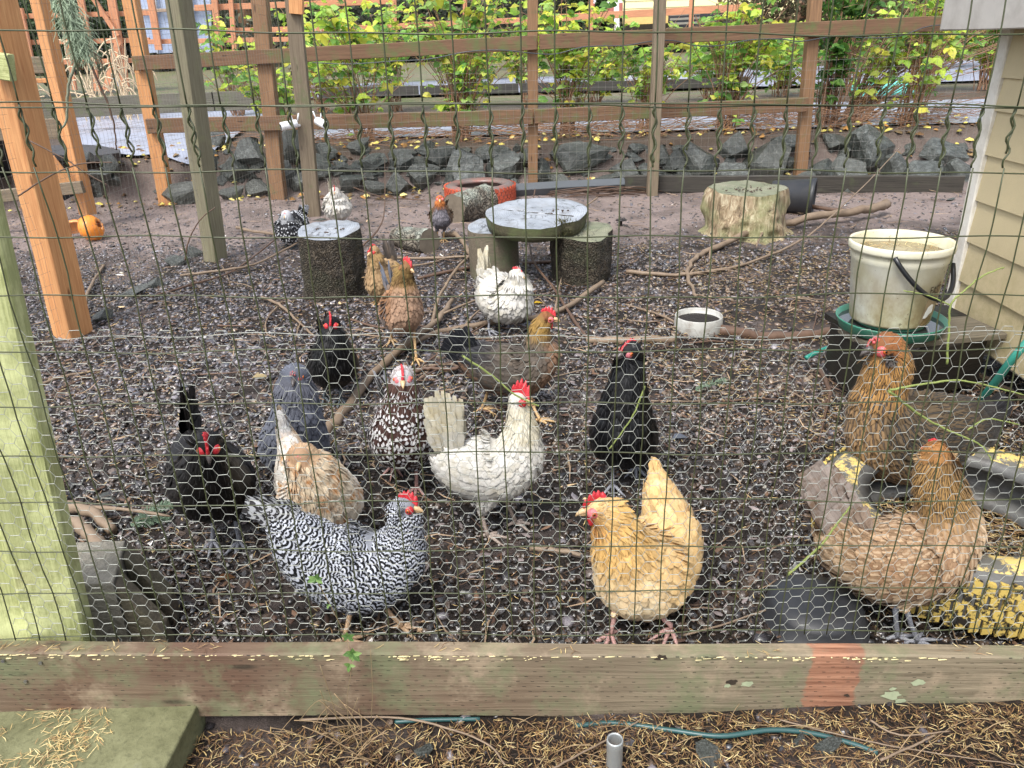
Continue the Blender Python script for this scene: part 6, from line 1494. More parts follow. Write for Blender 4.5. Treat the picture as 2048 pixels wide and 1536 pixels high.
def hen(label, y0px, yaw, spine, tail, legs, hyaw, pal, mode='plain', wmode=None, comb=('single', 1.0), leg='pink', face=red_m, beak=beak_m, shift=0.0, group='hens in the run', lobe=False, mat=None, dens=1.0, wat=1.0, fluff=0.0, beard=None, hpitch=-.1, wingless=False, cat='hen', tsp=9, hrm=.026):
    """spine rows: px, py, depth offset, half width px, half height px, tail end first, beak root last"""
    F0 = G(*y0px); Y0 = F0.y+shift; PXM = mpp(PY(spine[3][0], spine[3][1], Y0))
    root = empty('hen', (F0.x, F0.y, F0.z), label, cat, group)
    n = len(spine); pts = []; lat = []
    for i, (px, py, dy, a_, b_) in enumerate(spine):
        p = PY(px, py, Y0+dy); pts.append((p.x, p.y, p.z, a_*PXM, b_*PXM))
        f = max(0, (i-(n-4))/3) if i > n-4 else 0; dyaw = (hyaw-yaw+180) % 360-180; y_ = yaw+dyaw*min(1, f*1.2); h_ = hv(y_); lat.append(np.cross(UPV, h_))
    pts = np.array(pts); lat = np.array(lat)
    lo = Loft(pts, lat); H = hv(yaw); HH = hv(hyaw); LAT = np.cross(UPV, H)
    # ---- body under the feathers, thighs joined in one skin
    mb = MB(); V, F = lo.geo(); mb.add(V, F)
    im = int(np.argmax(pts[:, 3]*pts[:, 4])); mid = pts[im]*.6+pts[max(im-1, 0)]*.4; thigh = []
    for i, lg in enumerate(legs):
        (hx_, hy_), (fx_, fy_) = lg[0], lg[1]; fo = G(fx_, fy_) if fy_ < 1292 else PZ(fx_, fy_, .0)
        sd = 1 if i == 0 else -1
        if np.dot(np.array(fo)-mid[:3], LAT) < 0: sd = -1
        else: sd = 1
        hk = PY(hx_, hy_, (fo.y+Y0)/2+.0); hk = np.array(hk); hip = mid[:3]+LAT*sd*mid[3]*.42-UPV*mid[4]*.35
        if hk[2] < fo.z+.03: hk[2] = fo.z+.05
        q = [(*hip, mid[4]*.50, mid[4]*.55), (*(hip*.5+hk*.5), mid[4]*.33, mid[4]*.36), (*(hip*.12+hk*.88), .0125, .0135), (*hk, .0075, .008)]
        tl = Loft(np.array(q), np.tile(LAT, (4, 1)), 5); thigh.append((tl, hk, np.array(fo), sd)); V, F = tl.geo(12); mb.add(V, F)
    me = mb.build('body'); o = obj('body_tmp', me); md = o.modifiers.new('r', 'REMESH'); md.mode = 'VOXEL'; md.voxel_size = .0065; md.use_smooth_shade = True
    sm = o.modifiers.new('s', 'SMOOTH'); sm.iterations = 2
    bpy.context.view_layer.update(); me2 = bpy.data.meshes.new_from_object(o.evaluated_get(bpy.context.evaluated_depsgraph_get())); bpy.data.objects.remove(o); me2.name = 'body'
    co = np.zeros(len(me2.vertices)*3, np.float32); me2.vertices.foreach_get('co', co); co = co.reshape(-1, 3)
    ji = np.argmin(np.linalg.norm(co[:, None]-lo.C[None], axis=2)/np.sqrt(lo.a*lo.b)[None], axis=1)
    sfrac = lo.S/lo.S[-1]; jf = np.arange(lo.n)/(lo.n-1)
    def pick(key, q, dot_up):
        """palette colour by station and by belly/back"""
        reg = np.clip(q, 0, 1); c_b, c_n, c_h, c_v, c_t = (np.array(pal[k][key] if k in pal else pal['body'][key]) for k in ('body', 'neck', 'head', 'belly', 'rump'))
        w_n = sstep(pal.get('n0', .50), pal.get('n0', .50)+.14, reg)[:, None]; w_h = sstep(.80, .88, reg)[:, None]; w_t = 1-sstep(.08, .26, reg)[:, None]
        c = c_b*(1-w_t)+c_t*w_t; wv_ = (1-sstep(-.7, -.15, dot_up))[:, None]*(1-w_n); c = c*(1-wv_)+c_v*wv_; c = c*(1-w_n)+c_n*w_n; return c*(1-w_h)+c_h*w_h
    dd = co-lo.C[ji]; du = np.sum(dd*lo.B[ji], 1)/(lo.b[ji]+1e-6)
    C = .5*pick(0, jf[ji], du)+.5*pick(1, jf[ji], du); at = me2.attributes.new('Col', 'FLOAT_COLOR', 'POINT'); at.data.foreach_set('color', np.hstack([C, np.ones((len(C), 1))]).astype(np.float32).ravel())
    me2.materials.clear(); me2.materials.append(under_m); obj('body', me2, root)
    # ---- contour feathers
    fb = FB(); scale = max(.6, min(1.15, mid[3]/.085)); nh = lo.n; S = lo.S; pos_s = S[-1]-.004
    headq = nh-1-8*1.6
    while pos_s > .004:
        q = np.interp(pos_s, S, np.arange(nh)); fr_ = q/(nh-1); i = int(min(q, nh-1)); 
        hd = float(sstep(.80, .88, fr_)); nk = float(sstep(.50, .64, fr_))*(1-hd); L = (.036*(1-hd-nk)+.034*nk+.011*hd)*scale; W = (.021*(1-hd-nk)+.0095*nk+.0065*hd)*scale
        if pal.get('wide'): W *= pal['wide']
        circ = math.pi*(lo.a[i]+lo.b[i]); m = max(8, int(circ/(W*.62)*dens)); th = np.arange(m)*2*np.pi/m+random.random()*6; th = th+RNG.normal(0, .5/m*3, m)*.4
        qq = np.full(m, q)+RNG.normal(0, .35, m); P, N, T = lo.at(qq, th); P2, _, _ = lo.at(qq-1.2, th); D = P2-P; nl_ = np.linalg.norm(D, axis=1)[:, None]; D = np.where(nl_ > 1e-4, D/(nl_+1e-9), -T); N = N-D*np.sum(N*D, 1)[:, None]; N /= np.linalg.norm(N, axis=1)[:, None]+1e-9
        # feathers hang a little with gravity on flanks and breast
        D = D+UPV*(-.18)*(1-hd)+N*.02+RNG.normal(0, .06, (m, 3)); D -= N*np.sum(D*N, 1)[:, None]*.9; D /= np.linalg.norm(D, axis=1)[:, None]+1e-9
        du_ = np.sin(th); fq = np.clip(qq/(nh-1), 0, 1); C1 = pick(0, fq, du_)*(.8+.4*RNG.random((m, 1))); C2 = pick(1, fq, du_)*(.85+.3*RNG.random((m, 1)))
        # keep the bare face clear
        rev = (np.sum(D*-T, 1) < .25)[:, None]; D = np.where(rev, -T+N*.15, D); D /= np.linalg.norm(D, axis=1)[:, None]+1e-9; keep = np.ones(m, bool)
        if fr_ > .86:
            tofwd = (P-lo.C[-1-8*1]) @ HH; keep &= tofwd < lo.a[i]*.25+.004
        if keep.any():
            k = keep; Ls = L*(.75+.5*RNG.random(k.sum())); V, F, A, B_, Fa = feather_geo(P[k]-N[k]*.0015, D[k], N[k], Ls, W*(.8+.4*RNG.random(k.sum())), C1[k], C2[k], Ls*(.13+.14*RNG.random(k.sum())+fluff*.15), shape='round' if hd+nk < .4 else 'point'); fb.add(V, F, A, B_, Fa)
        pos_s -= L*.30/dens**.5
    for tl, hk, fo, sd in thigh:
        S2 = tl.S; s_ = S2[-1]-.002
        while s_ > S2[-1]*.12:
            q = np.interp(s_, S2, np.arange(tl.n)); i = int(min(q, tl.n-1)); L = .026*scale; W = .013*scale; m = max(6, int(math.pi*(tl.a[i]+tl.b[i])/(W*.6))); th = RNG.random(m)*6.28; P, N, T = tl.at(np.full(m, q), th); P2, _, _ = tl.at(np.full(m, q+1.), th); D = P2-P; D /= np.linalg.norm(D, axis=1)[:, None]+1e-9; N = N-D*np.sum(N*D, 1)[:, None]; D = D+RNG.normal(0, .1, (m, 3))
            vb = pick(0, np.full(m, .3), np.full(m, -.9)); vb2 = pick(1, np.full(m, .3), np.full(m, -.9))
            V, F, A, B_, Fa = feather_geo(P-N*.002, D, N, L*(.7+.4*RNG.random(m))*(.6 if s_ > S2[-1]*.85 else 1), np.full(m, W), vb*(.8+.4*RNG.random((m, 1))), vb2*(.85+.3*RNG.random((m, 1))), L*.12*np.ones(m)); fb.add(V, F, A, B_, Fa); s_ -= L*.34
    fm = mat or FM[mode]; o = obj('plumage', fb.build('plumage', fm), root); o['kind'] = 'stuff'
    # ---- wings
    wm = mat or FM[wmode or mode]; wcol = pal.get('wing', pal['body'])
    if not wingless:
        for sd in (1, -1):
            wb = FB(); th0 = 0.0 if sd > 0 else math.pi; q0 = 8*3.25; q1 = 8*.9
            for row, (thd, Lr, Wr, cnt, qa, qb, off) in enumerate([(-.42, .085, .019, 8, 3.0, 1.5, .003), (-.18, .075, .019, 8, 3.15, 1.5, .0045), (.06, .050, .019, 9, 3.3, 1.4, .0055), (.28, .038, .019, 9, 3.4, 1.6, .0055), (.48, .032, .019, 9, 3.5, 1.8, .005)]):
                q = np.linspace(qa, qb, cnt)*8; th = th0+sd*thd*np.ones(cnt); P, N, T = lo.at(q, th); P2, _, _ = lo.at(q-3, th); D = P2-P; D /= np.linalg.norm(D, axis=1)[:, None]+1e-9; N = N-D*np.sum(N*D, 1)[:, None]; N /= np.linalg.norm(N, axis=1)[:, None]+1e-9; D = D-UPV*.10+N*.04; D += RNG.normal(0, .03, (cnt, 3))
                c1 = np.tile(np.array(wcol[0]), (cnt, 1))*(.82+.3*RNG.random((cnt, 1))); c2 = np.tile(np.array(wcol[1]), (cnt, 1))
                V, F, A, B_, Fa = feather_geo(P+N*off, D, N, Lr*scale*(.9+.2*RNG.random(cnt)), Wr*scale*np.ones(cnt)*1.1, c1, c2, .003*np.ones(cnt), .12, 'long', curv=2.0); wb.add(V, F, A, B_, Fa)
            o = obj('wing', wb.build('wing', wm), root)
    # ---- tail
    tb = FB(); (rx_, ry_, rd_), (tx_, ty_, td_), wb_, wt_, nt_ = tail; Rt = np.array(PY(rx_, ry_, Y0+rd_)); Tt = np.array(PY(tx_, ty_, Y0+td_)); ax = Tt-Rt; La = np.linalg.norm(ax); ax /= La
    pr = np.cross(ax, LAT); pr /= np.linalg.norm(pr)+1e-9; tc = pal.get('tail', pal['body'])
    for layer, (ls, ws, lf_) in enumerate([(1.0, 1.0, .0), (.72, 1.1, .006), (.5, 1.15, .011), (.34, 1.2, .015)]):
        for sd in (1, -1):
            k = nt_; f = np.linspace(-1, 1, k)+RNG.normal(0, .05, k); st = Rt[None]+LAT*RNG.normal(0, .0012, (k, 1))-ax*La*.06+pr*(f*wb_*.5*PXM)[:, None]*.8+LAT*sd*(.004+lf_*.9)
            en = Rt[None]+ax*(La*ls*(1-.16*f*f+.10*RNG.random(k)))[:, None]+pr*(f*(wb_*(1-ls)+wt_*ls)*.5*PXM)[:, None]+LAT*sd*(.004+lf_+tsp*PXM*ls*(1-.3*np.abs(f)))[:, None]
            D = en-st; L = np.linalg.norm(D, axis=1); N = LAT[None]*sd+pr*(.2*f)[:, None]+RNG.normal(0, .12, (k, 3)); W = (.022 if layer == 0 else .021)*scale*ws*np.ones(k)
            cc = np.array(tc[0]) if layer < 3 else (np.array(tc[0])+np.array(pal.get('rump', pal['body'])[0]))/2
            V, F, A, B_, Fa = feather_geo(st, D, N, L, W, np.tile(cc, (k, 1))*(.8+.35*RNG.random((k, 1))), np.tile(np.array(tc[1]), (k, 1)), .003*np.ones(k), .10, 'long', curv=.1); tb.add(V, F, A, B_, Fa)
    obj('tail', tb.build('tail', wm), root)
    # ---- legs and feet
    lm = LEG[leg]
    for tl, hk, fo, sd in thigh:
        mb = MB(); hk_ = Vector(hk); fo_ = Vector(fo)+Vector((0, 0, .010)); mdp = hk_.lerp(fo_, .5)
        V, F = tube_geo([hk_+Vector((0, 0, .012)), hk_, mdp, fo_+Vector((0, 0, .012)), fo_], [.0070, .0068, .0052, .0058, .0066], 10, True, .08); mb.add(V, F)
        gf = lambda p: gzf(p.x, p.y) if p.y > 1.25 else fo_.z-.01
        for ang, L in ((0, .062), (.62, .050), (-.62, .050), (math.pi+.3*sd, .026)):
            d = Vector(hv(yaw+math.degrees(ang))); p0 = fo_+Vector((0, 0, -.001)); p1 = fo_+d*L*.35; p2 = fo_+d*L*.75; p3 = fo_+d*L
            p1.z = fo_.z+.002; p2.z = fo_.z-.004; p3.z = fo_.z-.0075
            V, F = tube_geo([p0, p1, p2, p3], [.0055, .0050, .0042, .0030], 8, True, .1); mb.add(V, F)
            V, F = tube_geo([p3-d*.002, p3+d*.008+Vector((0, 0, .001)), p3+d*.014-Vector((0, 0, .003))], [.0026, .0018, .0005], 6); mb.add(V, F)
        obj('leg', mb.build('leg', lm), root)
    # ---- head
    hc = lo.C[-1-8]; hr = float((lo.a[-1-8]+lo.b[-1-8])/2); bp = lo.C[-1]; cp, sp = math.cos(hpitch), math.sin(hpitch)
    fw = HH*cp+UPV*sp; up = -HH*sp+UPV*cp; sd_ = np.cross(UPV, HH); M3 = np.stack([fw, sd_, up], 1); hs_ = hr/.020
    hr = min(hr, hrm)
    # beak root sits at the front of the head skin
    br = hc+fw*(hr*.80)-up*hr*.10
    k = hr
    b1_ = [Vector(br+up*k*.10), Vector(br+fw*k*.45+up*k*.08), Vector(br+fw*k*.85-up*k*.08), Vector(br+fw*k*1.05-up*k*.28)]
    V, F = tube_geo(b1_, [k*.34, k*.26, k*.14, k*.03], 10); m1 = MB(); m1.add(V, F); V, F = tube_geo([Vector(br-up*k*.18), Vector(br+fw*k*.45-up*k*.20), Vector(br+fw*k*.8-up*k*.24)], [k*.24, k*.18, k*.05], 8); m1.add(V, F)
    obj('beak', m1.build('beak', beak), root)
    for sd in (1, -1):
        V, F = sph_geo(hc+fw*k*.40+sd_*sd*k*.56-up*k*.02, (k*.58, k*.42, k*.50), M3); obj('face_skin', mesh('face_skin', V, F, face), root)
        ec = hc+fw*k*.48+sd_*sd*k*.95+up*k*.10
        V, F = sph_geo(ec, (k*.20, k*.12, k*.20), M3, 12, 8); e_ = obj('eye', mesh('eye', V, F, iris_m), root)
        V, F = sph_geo(ec+sd_*sd*k*.065, (k*.11, k*.075, k*.11), M3, 10, 6); 
        pu = bpy.data.objects.new('pupil', mesh('pupil', V, F, pup_m)); COL.objects.link(pu); pu.parent = e_; pu.location = (0, 0, 0)
        if wat > 0:
            V, F = sph_geo(hc+fw*k*.66+sd_*sd*k*.26-up*k*(.75+.35*wat), (k*.30*wat, k*.12, k*.52*wat), M3); obj('wattle', mesh('wattle', V, F, red_m if face is not dkface_m else dkface_m), root)
        if lobe: V, F = sph_geo(hc-fw*k*.12+sd_*sd*k*.86-up*k*.25, (k*.26, k*.10, k*.34), M3); obj('earlobe', mesh('earlobe', V, F, white_lobe), root)
    kind_, cs = comb
    if kind_ == 'single':      # serrated blade
        npt = 6; base = []; tip = []; pr_ = []
        for j in range(25):
            f = j/24; x_ = k*(1.15-2.05*f)*1.0; zb_ = k*(.42+.55*math.sin(min(1, f*1.5)*1.57)); saw = abs(math.sin(f*math.pi*5.0)); env = math.sin(math.pi*min(1, .12+f*.88))**.6
            h_ = k*cs*(.55*env+.55*env*saw); pr_.append((x_, zb_-.1*k, zb_+h_))
        V = []; F = []; th_ = k*.10
        for (x_, a_, b_) in pr_:
            for (z_, s_) in ((a_, 1.6), ((a_+b_)/2, 1.2), (b_, .5)):
                for sd in (1, -1): V.append(hc+fw*x_+up*z_+sd_*(sd*th_*s_+ .25*(z_-a_)*math.sin(x_*60)))
        for j in range(24):
            b_ = j*6; c_ = b_+6
            F += [(b_, c_, c_+2, b_+2), (b_+2, c_+2, c_+4, b_+4), (b_+3, c_+3, c_+1, b_+1), (b_+5, c_+5, c_+3, b_+3), (b_+4, c_+4, c_+5, b_+5)]
        F += [(0, 2, 3, 1), (2, 4, 5, 3)]; e6 = 24*6; F += [(e6+1, e6+3, e6+2, e6), (e6+3, e6+5, e6+4, e6+2)]
        obj('comb', mesh('comb', V, F, red_m), root)
    elif kind_ == 'pea':
        mbc = MB()
        for j, (x_, s_) in enumerate(((.95, .22), (.65, .28), (.35, .28), (.1, .2))):
            for o_ in (-.22, 0, .22): V, F = sph_geo(hc+fw*k*x_+up*k*(.62+.10*(j > 0)+.1*(o_ == 0))+sd_*k*o_, (k*s_*cs, k*s_*.7*cs, k*s_*cs), M3, 8, 6); mbc.add(V, F)
        obj('comb', mbc.build('comb', face), root)
    if beard:
        bf = FB(); m = 90
        for sd in (1, -1, 0):
            c_ = hc+fw*k*(.15 if sd else .45)+sd_*sd*k*.95-up*k*(.45 if sd else 1.0); u_ = RNG.normal(0, 1, (m, 3)); u_ /= np.linalg.norm(u_, axis=1)[:, None]; P = c_+u_*k*.22; D = u_+np.array([0, 0, -.7])+sd_*sd*.5
            V, F, A, B_, Fa = feather_geo(P, D, u_, k*.75*(.6+.5*RNG.random(m)), np.full(m, k*.30), np.tile(np.array(beard), (m, 1))*(.75+.5*RNG.random((m, 1))), np.tile(np.array(beard), (m, 1)), np.full(m, .001), shape='point'); bf.add(V, F, A, B_, Fa)
        o = obj('beard', bf.build('beard', FM['plain']), root); o['kind'] = 'stuff'
    return root
def P2(a, b=None): a = lin(*a); return (a, lin(*b) if b else tuple(x*.8 for x in a))
WH = P2((208,205,198), (196,190,174)); WHT = P2((204,197,176), (190,178,146))
# near white hen
hen('white hen with a tall red comb walking right in the centre', (1000,1066), -4,
    [(885,905,0,18,30),(912,925,0,38,52),(952,936,0,50,66),(1000,934,0,54,68),(1032,910,0,44,56),(1042,872,0,34,38),(1041,838,0,24,26),(1037,812,0,19,20),(1038,800,0,18,19),(1052,803,0,10,10)],
    ((897,890,0),(883,792,0),62,66,7), [((964,1030),(975,1078)),((1008,990),(1030,1052))], -18,
    dict(body=WH, neck=P2((212,205,184),(196,186,158)), tail=WHT), comb=('single', 1.45), leg='mottled', lobe=True, wat=1.25)
# barred hen
BW = (lin(18,18,21), lin(200,204,214))
hen('black and white barred hen crouching before the board and facing right', (745,1252), -6,
    [(556,1030,.02,18,26),(596,1075,.02,48,58),(655,1122,.02,66,84),(728,1138,.02,72,90),(786,1112,.02,58,66),(806,1068,.02,38,40),(806,1034,.02,28,28),(804,1016,.02,24,23),(812,1012,.02,20,20),(828,1020,.02,11,12)],
    ((585,1040,.02),(494,1008,.02),50,30,6), [((765,1208),(803,1262)),((700,1225),(690,1290))], -12,
    dict(body=BW, tail=(lin(60,58,60), lin(206,208,212)), wide=1.05), 'bar', comb=('single', .85), leg='horn', dens=1.15, wat=1.0, hpitch=-.15)
# buff hen
BU = P2((222,184,126),(238,206,152))
hen('buff golden hen by the front board with its head turned left', (1280,1262), -118,
    [(1314,944,.24,8,10),(1320,985,.22,34,36),(1332,1040,.19,58,58),(1330,1090,.14,76,80),(1308,1130,.09,86,90),(1276,1142,.04,88,90),(1248,1104,.01,62,66),(1232,1062,0,44,46),(1218,1034,0,34,35),(1204,1020,0,28,28),(1194,1016,0,24,24),(1174,1022,0,12,12)],
    ((1316,1010,.24),(1312,940,.25),40,16,5), [((1230,1225),(1222,1276)),((1318,1225),(1340,1264))], -172,
    dict(body=BU, belly=P2((232,204,160),(240,218,178)), neck=P2((216,172,104),(228,190,126)), tail=P2((212,172,116),(228,196,146)), wide=1.2), leg='pink', face=pink_m, comb=('single', .7), wat=.8, fluff=.3, wingless=True)
# buff brown hen turned away
hen('tan hen with streaked golden neck looking away behind the mesh at the lower right', (1760,1284), 10,
    [(1668,1058,.03,28,40),(1708,1100,.04,58,64),(1778,1118,.05,80,88),(1850,1108,.06,82,90),(1890,1062,.07,64,70),(1888,1010,.08,52,52),(1878,962,.08,44,42),(1872,922,.08,32,32),(1872,905,.085,27,27),(1874,890,.11,14,14)],
    ((1700,1060,.03),(1625,940,.03),84,66,8), [((1790,1210),(1792,1282)),((1812,1215),(1830,1290))], 84,
    dict(body=P2((158,128,98),(186,158,126)), neck=(lin(172,136,86), lin(66,54,42)), head=P2((166,116,66),(170,116,64)), belly=P2((206,176,140),(220,194,160)), wing=P2((150,116,86),(176,142,110)), tail=P2((168,154,144),(128,104,84)), wide=1.05), 'streak', 'plain', comb=('pea', .8), leg='grey', face=red_m, wat=0, beard=lin(176,146,106), fluff=.3)
# laced golden hen on the tyre
hen('golden brown laced hen with dark tail standing on the tyre facing left', (1788,1008), 186,
    [(1975,838,.12,30,40),(1922,860,.10,64,74),(1848,876,.05,80,94),(1782,868,0,72,86),(1757,815,-.01,54,56),(1766,772,-.01,44,44),(1776,735,-.01,42,40),(1776,706,-.01,36,34),(1768,694,-.01,31,30),(1742,698,-.01,14,14)],
    ((1945,850,.12),(2015,805,.18),60,56,7), [((1795,965),(1788,1004)),((1725,960),(1712,1000))], 188,
    dict(body=(lin(92,78,60), lin(36,32,28)), neck=(lin(170,128,74), lin(44,34,26)), head=P2((150,96,52),(110,70,44)), belly=(lin(156,126,90), lin(92,74,56)), rump=P2((48,45,44),(30,29,29)), wing=(lin(62,57,50), lin(34,32,30)), tail=P2((44,44,50),(34,34,38)), n0=.46), 'streak', 'plain', hrm=.037, comb=('pea', .6), leg='slate', beak=dbeak_m, wat=0, beard=lin(80,74,70), face=skin('muted_red_face', lin(170,66,70), lin(196,100,100)))
BK = P2((12,12,13),(20,19,20)); BKG = P2((10,10,13),(16,18,22))
# black hen, front left
hen('black hen at the left with its head lowered and tail raised behind', (450,1088), -85,
    [(382,880,.19,30,28),(398,915,.13,60,55),(418,950,.06,76,66),(426,966,-.02,76,72),(424,936,-.09,52,50),(420,905,-.13,32,32),(418,890,-.145,26,26),(418,888,-.15,22,22),(418,890,-.155,20,20),(421,905,-.17,11,11)],
    ((384,870,.19),(374,772,.24),36,40,6), [((425,1030),(428,1090)),((470,1035),(480,1090))], -80,
    dict(body=P2((20,18,18),(32,28,26)), neck=BK, tail=P2((26,23,22),(20,18,18))), mat=FMD, leg='grey', comb=('single', 1.0), beak=dbeak_m, hpitch=-.7, wat=.9)
# blue-grey hen
hen('blue grey hen standing upright behind the white and rust hen', (596,966), -95,
    [(583,828,.17,28,26),(583,862,.11,55,50),(587,890,.03,64,62),(592,880,-.04,60,58),(594,832,-.08,46,42),(592,792,-.09,38,35),(590,768,-.09,32,30),(590,756,-.09,27,26),(590,752,-.095,24,23),(590,758,-.12,12,12)],
    ((584,838,.17),(575,800,.26),30,30,5), [((575,940),(572,966)),((618,940),(620,968))], -86,
    dict(body=P2((104,108,120),(84,88,100)), neck=(lin(96,98,108), lin(70,72,82)), tail=P2((96,100,112),(80,84,96))), 'lace', 'plain', comb=('pea', .7), leg='slate', face=dkface_m, beak=dbeak_m, wat=0, beard=lin(86,88,98))
# white and rust hen
hen('white hen with rust patches and a grey bearded face behind the barred hen', (640,1108), -75,
    [(563,836,.15,6,7),(572,868,.15,15,17),(583,900,.13,25,28),(600,948,.09,52,52),(630,985,.04,74,70),(648,1002,-.03,74,68),(636,966,-.08,54,50),(620,938,-.10,42,38),(608,922,-.11,34,32),(604,914,-.115,28,27),(600,924,-.145,13,13)],
    ((580,905,.15),(562,836,.16),24,14,4), [((625,1060),(620,1106)),((672,1060),(672,1108))], -92,
    dict(body=(lin(228,222,210), lin(200,152,98)), neck=(lin(218,198,168), lin(184,128,76)), head=P2((190,160,128),(150,110,80)), rump=P2((214,214,214),(204,200,194)), belly=(lin(224,212,190), lin(194,140,86)), tail=P2((214,214,216),(204,204,206)), wing=P2((226,216,200),(206,168,120))), 'plain', comb=('pea', .5), leg='horn', face=pink_m, wat=0, beard=lin(134,122,112))
# speckled hen
hen('dark speckled hen with white tipped feathers standing between branch and white hen', (815,975), -92,
    [(782,812,.17,26,26),(794,848,.11,52,50),(804,872,.03,64,62),(808,862,-.05,62,60),(808,822,-.08,46,44),(807,790,-.09,32,30),(806,768,-.09,26,25),(806,757,-.09,22,22),(806,755,-.095,20,20),(806,762,-.12,10,10)],
    ((778,800,.17),(757,742,.22),26,26,5), [((785,925),(788,938)),((832,935),(834,980))], -84,
    dict(body=(lin(66,44,38), lin(220,218,218)), neck=(lin(76,52,44), lin(214,212,214)), head=(lin(160,150,148), lin(226,224,226)), tail=(lin(50,46,48), lin(210,210,212)), wide=.9), 'tip', comb=('single', .6), leg='pink', face=pink_m, wat=.6, dens=1.1)
# black hen with turned head
hen('glossy black hen facing the fence right of centre with its head turned left', (1248,960), -95,
    [(1252,818,.15,28,26),(1250,850,.09,52,50),(1248,870,.01,63,62),(1246,860,-.05,61,60),(1250,808,-.07,46,42),(1254,765,-.08,34,31),(1258,728,-.08,26,25),(1260,708,-.08,22,22),(1259,702,-.085,21,21),(1244,706,-.10,10,10)],
    ((1258,790,.17),(1274,680,.24),20,18,4), [((1226,925),(1225,976)),((1268,900),(1270,940))], -150,
    dict(body=BKG), mat=FMD, comb=('single', .45), leg='grey', face=skin('dull_pink_face', lin(150,76,86), lin(190,120,126)), beak=dbeak_m, wat=.5)
# dark hen with golden neck
hen('dark grey hen with black tail and golden neck walking right behind the white hen', (1010,826), -2,
    [(928,706,0,16,26),(962,722,0,38,40),(1004,738,0,50,50),(1050,738,0,50,50),(1080,714,0,38,38),(1078,682,0,27,26),(1082,655,0,19,19),(1090,640,0,16,16),(1094,636,0,15,15),(1107,640,0,8,8)],
    ((940,712,0),(900,672,0),44,62,8), [((975,783),(966,822)),((1062,800),(1078,846))], -8,
    dict(body=P2((96,86,76),(78,70,64)), neck=(lin(156,124,66), lin(120,92,52)), head=P2((150,98,62),(130,84,56)), belly=P2((140,108,84),(120,92,72)), rump=P2((44,44,48),(34,34,40)), tail=P2((30,32,38),(22,24,30)), wing=P2((88,80,72),(70,64,58)), n0=.56), 'plain', comb=('single', .7), leg='yellow', face=pink_m, wat=.8)
# black hen, mid
hen('small black hen with a red comb facing the camera behind the blue grey hen', (665,802), -90,
    [(652,690,.16,20,20),(660,712,.10,38,36),(664,728,.03,47,46),(666,724,-.04,45,42),(665,692,-.07,34,32),(664,668,-.08,24,23),(663,656,-.08,19,18),(663,650,-.08,16,16),(663,649,-.085,15,15),(663,655,-.105,8,8)],
    ((652,680,.16),(641,625,.22),16,14,4), [((652,775),(650,800)),((680,775),(682,802))], -86,
    dict(body=BK), mat=FMD, comb=('single', 1.0), leg='slate', beak=dbeak_m, wat=1.2)
# brown hen walking
hen('brown hen with a red comb striding towards the camera right of the left stump', (812,706), -72,
    [(788,588,.13,18,20),(793,606,.09,32,34),(800,622,.01,39,43),(808,620,-.04,37,39),(808,590,-.06,29,27),(807,564,-.06,22,21),(808,548,-.06,18,18),(812,538,-.065,16,16),(813,536,-.065,15,15),(824,540,-.075,7,8)],
    ((782,580,.14),(768,524,.2),18,14,4), [((782,650),(784,684)),((828,668),(833,722))], -42,
    dict(body=P2((152,112,80),(130,96,70)), neck=(lin(138,112,66), lin(110,84,50)), head=P2((160,104,70),(120,84,56)), belly=P2((172,140,116),(156,124,100)), wing=P2((116,100,92),(98,88,82)), tail=P2((110,114,126),(100,104,116)), rump=P2((120,104,92),(110,100,92))), 'plain', comb=('single', 1.0), leg='yellow', wat=.8)
hen('tan hen partly behind the brown hen looking left towards the stump', (765,606), -108,
    [(785,535,.13,18,18),(778,545,.09,28,30),(768,560,.02,32,36),(760,560,-.04,29,34),(754,538,-.06,19,19),(751,520,-.07,15,15),(749,510,-.07,13,13),(748,505,-.07,12,12),(747,503,-.072,12,12),(741,507,-.085,6,6)],
    ((783,528,.13),(774,474,.18),22,20,4), [((758,588),(756,606)),((776,588),(776,608))], -125,
    dict(body=P2((164,136,100),(146,118,86)), neck=(lin(166,136,92), lin(140,110,74)), wing=P2((128,112,98),(116,102,90)), tail=P2((132,118,106),(112,102,94))), 'plain', comb=('single', .6), leg='yellow', wat=.8)
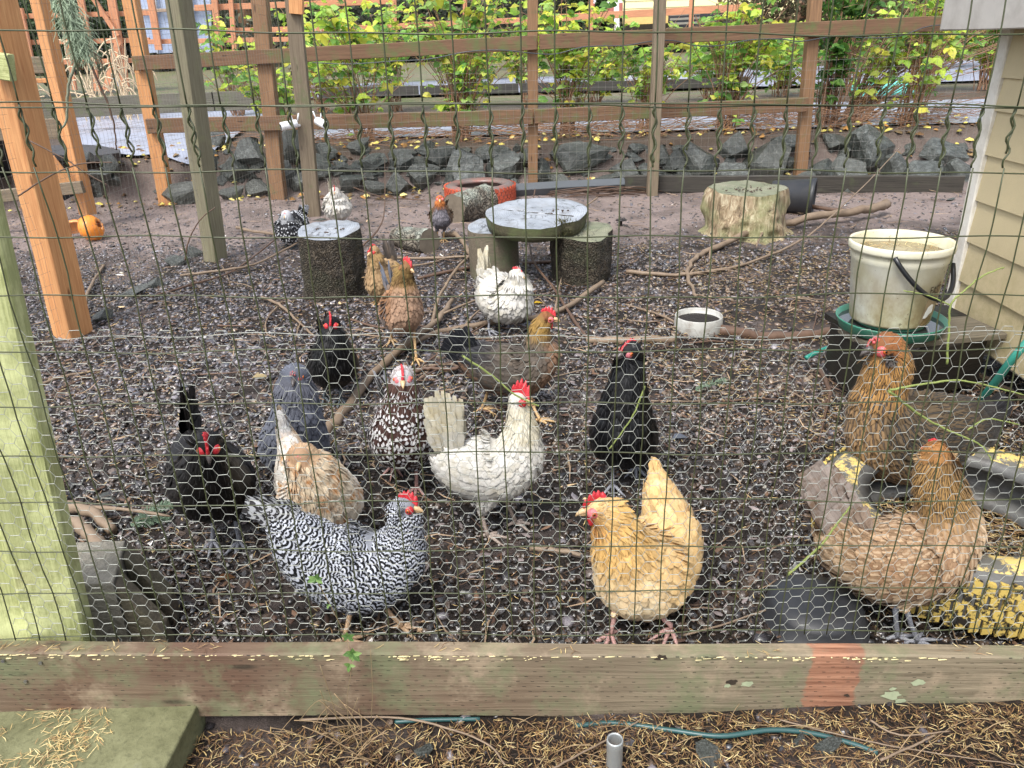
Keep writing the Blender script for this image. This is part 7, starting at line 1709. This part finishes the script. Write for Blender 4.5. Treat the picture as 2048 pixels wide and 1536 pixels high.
hen('white hen with a thin upright tail in front of the round slab', (1010,664), -48,
    [(968,556,.08,16,20),(981,572,.07,34,36),(1002,594,.01,46,45),(1024,600,-.04,43,43),(1034,580,-.06,30,28),(1034,562,-.065,22,21),(1033,554,-.07,17,17),(1032,549,-.07,15,15),(1033,549,-.07,15,15),(1040,553,-.08,7,8)],
    ((968,552,.09),(966,496,.13),20,8,4), [((978,638),(978,666)),((1050,632),(1056,652))], -38,
    dict(body=WH, tail=WHT), comb=('single', .5), leg='grey', wat=.9)
hen('distant white hen with a pointed tail facing the camera behind the left stump', (676,456), -90,
    [(667,392,.14,10,12),(670,400,.10,20,20),(674,412,.03,26,26),(676,415,-.04,25,24),(674,402,-.06,17,16),(672,392,-.07,13,12),(671,387,-.08,10,10),(670,384,-.08,9,9),(670,383,-.08,9,9),(670,386,-.095,5,5)],
    ((667,392,.15),(663,358,.2),10,5,4), [((668,440),(668,456)),((684,440),(684,457))], -88,
    dict(body=P2((214,210,202),(198,190,176)), tail=WHT), comb=('single', .8), leg='pink', wat=.9, dens=.8)
hen('silver spangled grey hen at the far left of the left stump', (580,496), -112,
    [(604,430,.12,9,12),(597,440,.09,22,22),(586,454,.03,30,28),(578,459,-.03,28,26),(574,447,-.06,18,17),(573,438,-.06,13,13),(573,434,-.07,11,11),(573,431,-.07,10,10),(573,430,-.07,10,10),(571,435,-.085,5,5)],
    ((604,428,.12),(609,410,.16),12,10,4), [((573,480),(573,494)),((592,482),(592,496))], -98,
    dict(body=(lin(44,44,48), lin(206,208,212)), neck=(lin(180,182,186), lin(214,216,220)), head=P2((206,206,210),(190,190,196)), wide=.9), 'tip', comb=('pea', .7), leg='slate', face=pink_m, wat=.5, dens=.8)
hen('young golden laced hen with fluffy grey legs before the scaly log', (879,485), -90,
    [(884,415,.10,8,10),(883,422,.08,15,16),(882,432,.01,21,22),(882,434,-.03,20,21),(881,420,-.05,14,13),(880,409,-.06,10,10),(880,402,-.06,9,9),(880,399,-.06,8,8),(880,398,-.06,8,8),(880,401,-.07,4,4)],
    ((885,414,.10),(887,400,.14),8,8,3), [((874,462),(876,484)),((888,462),(888,482))], -88,
    dict(body=(lin(110,84,56), lin(48,40,36)), neck=P2((190,116,60),(160,90,50)), head=P2((206,120,60),(180,90,50)), belly=P2((120,116,122),(100,96,104))), 'lace', comb=('pea', .5), leg='yellow', face=pink_m, wat=.2, dens=.8)
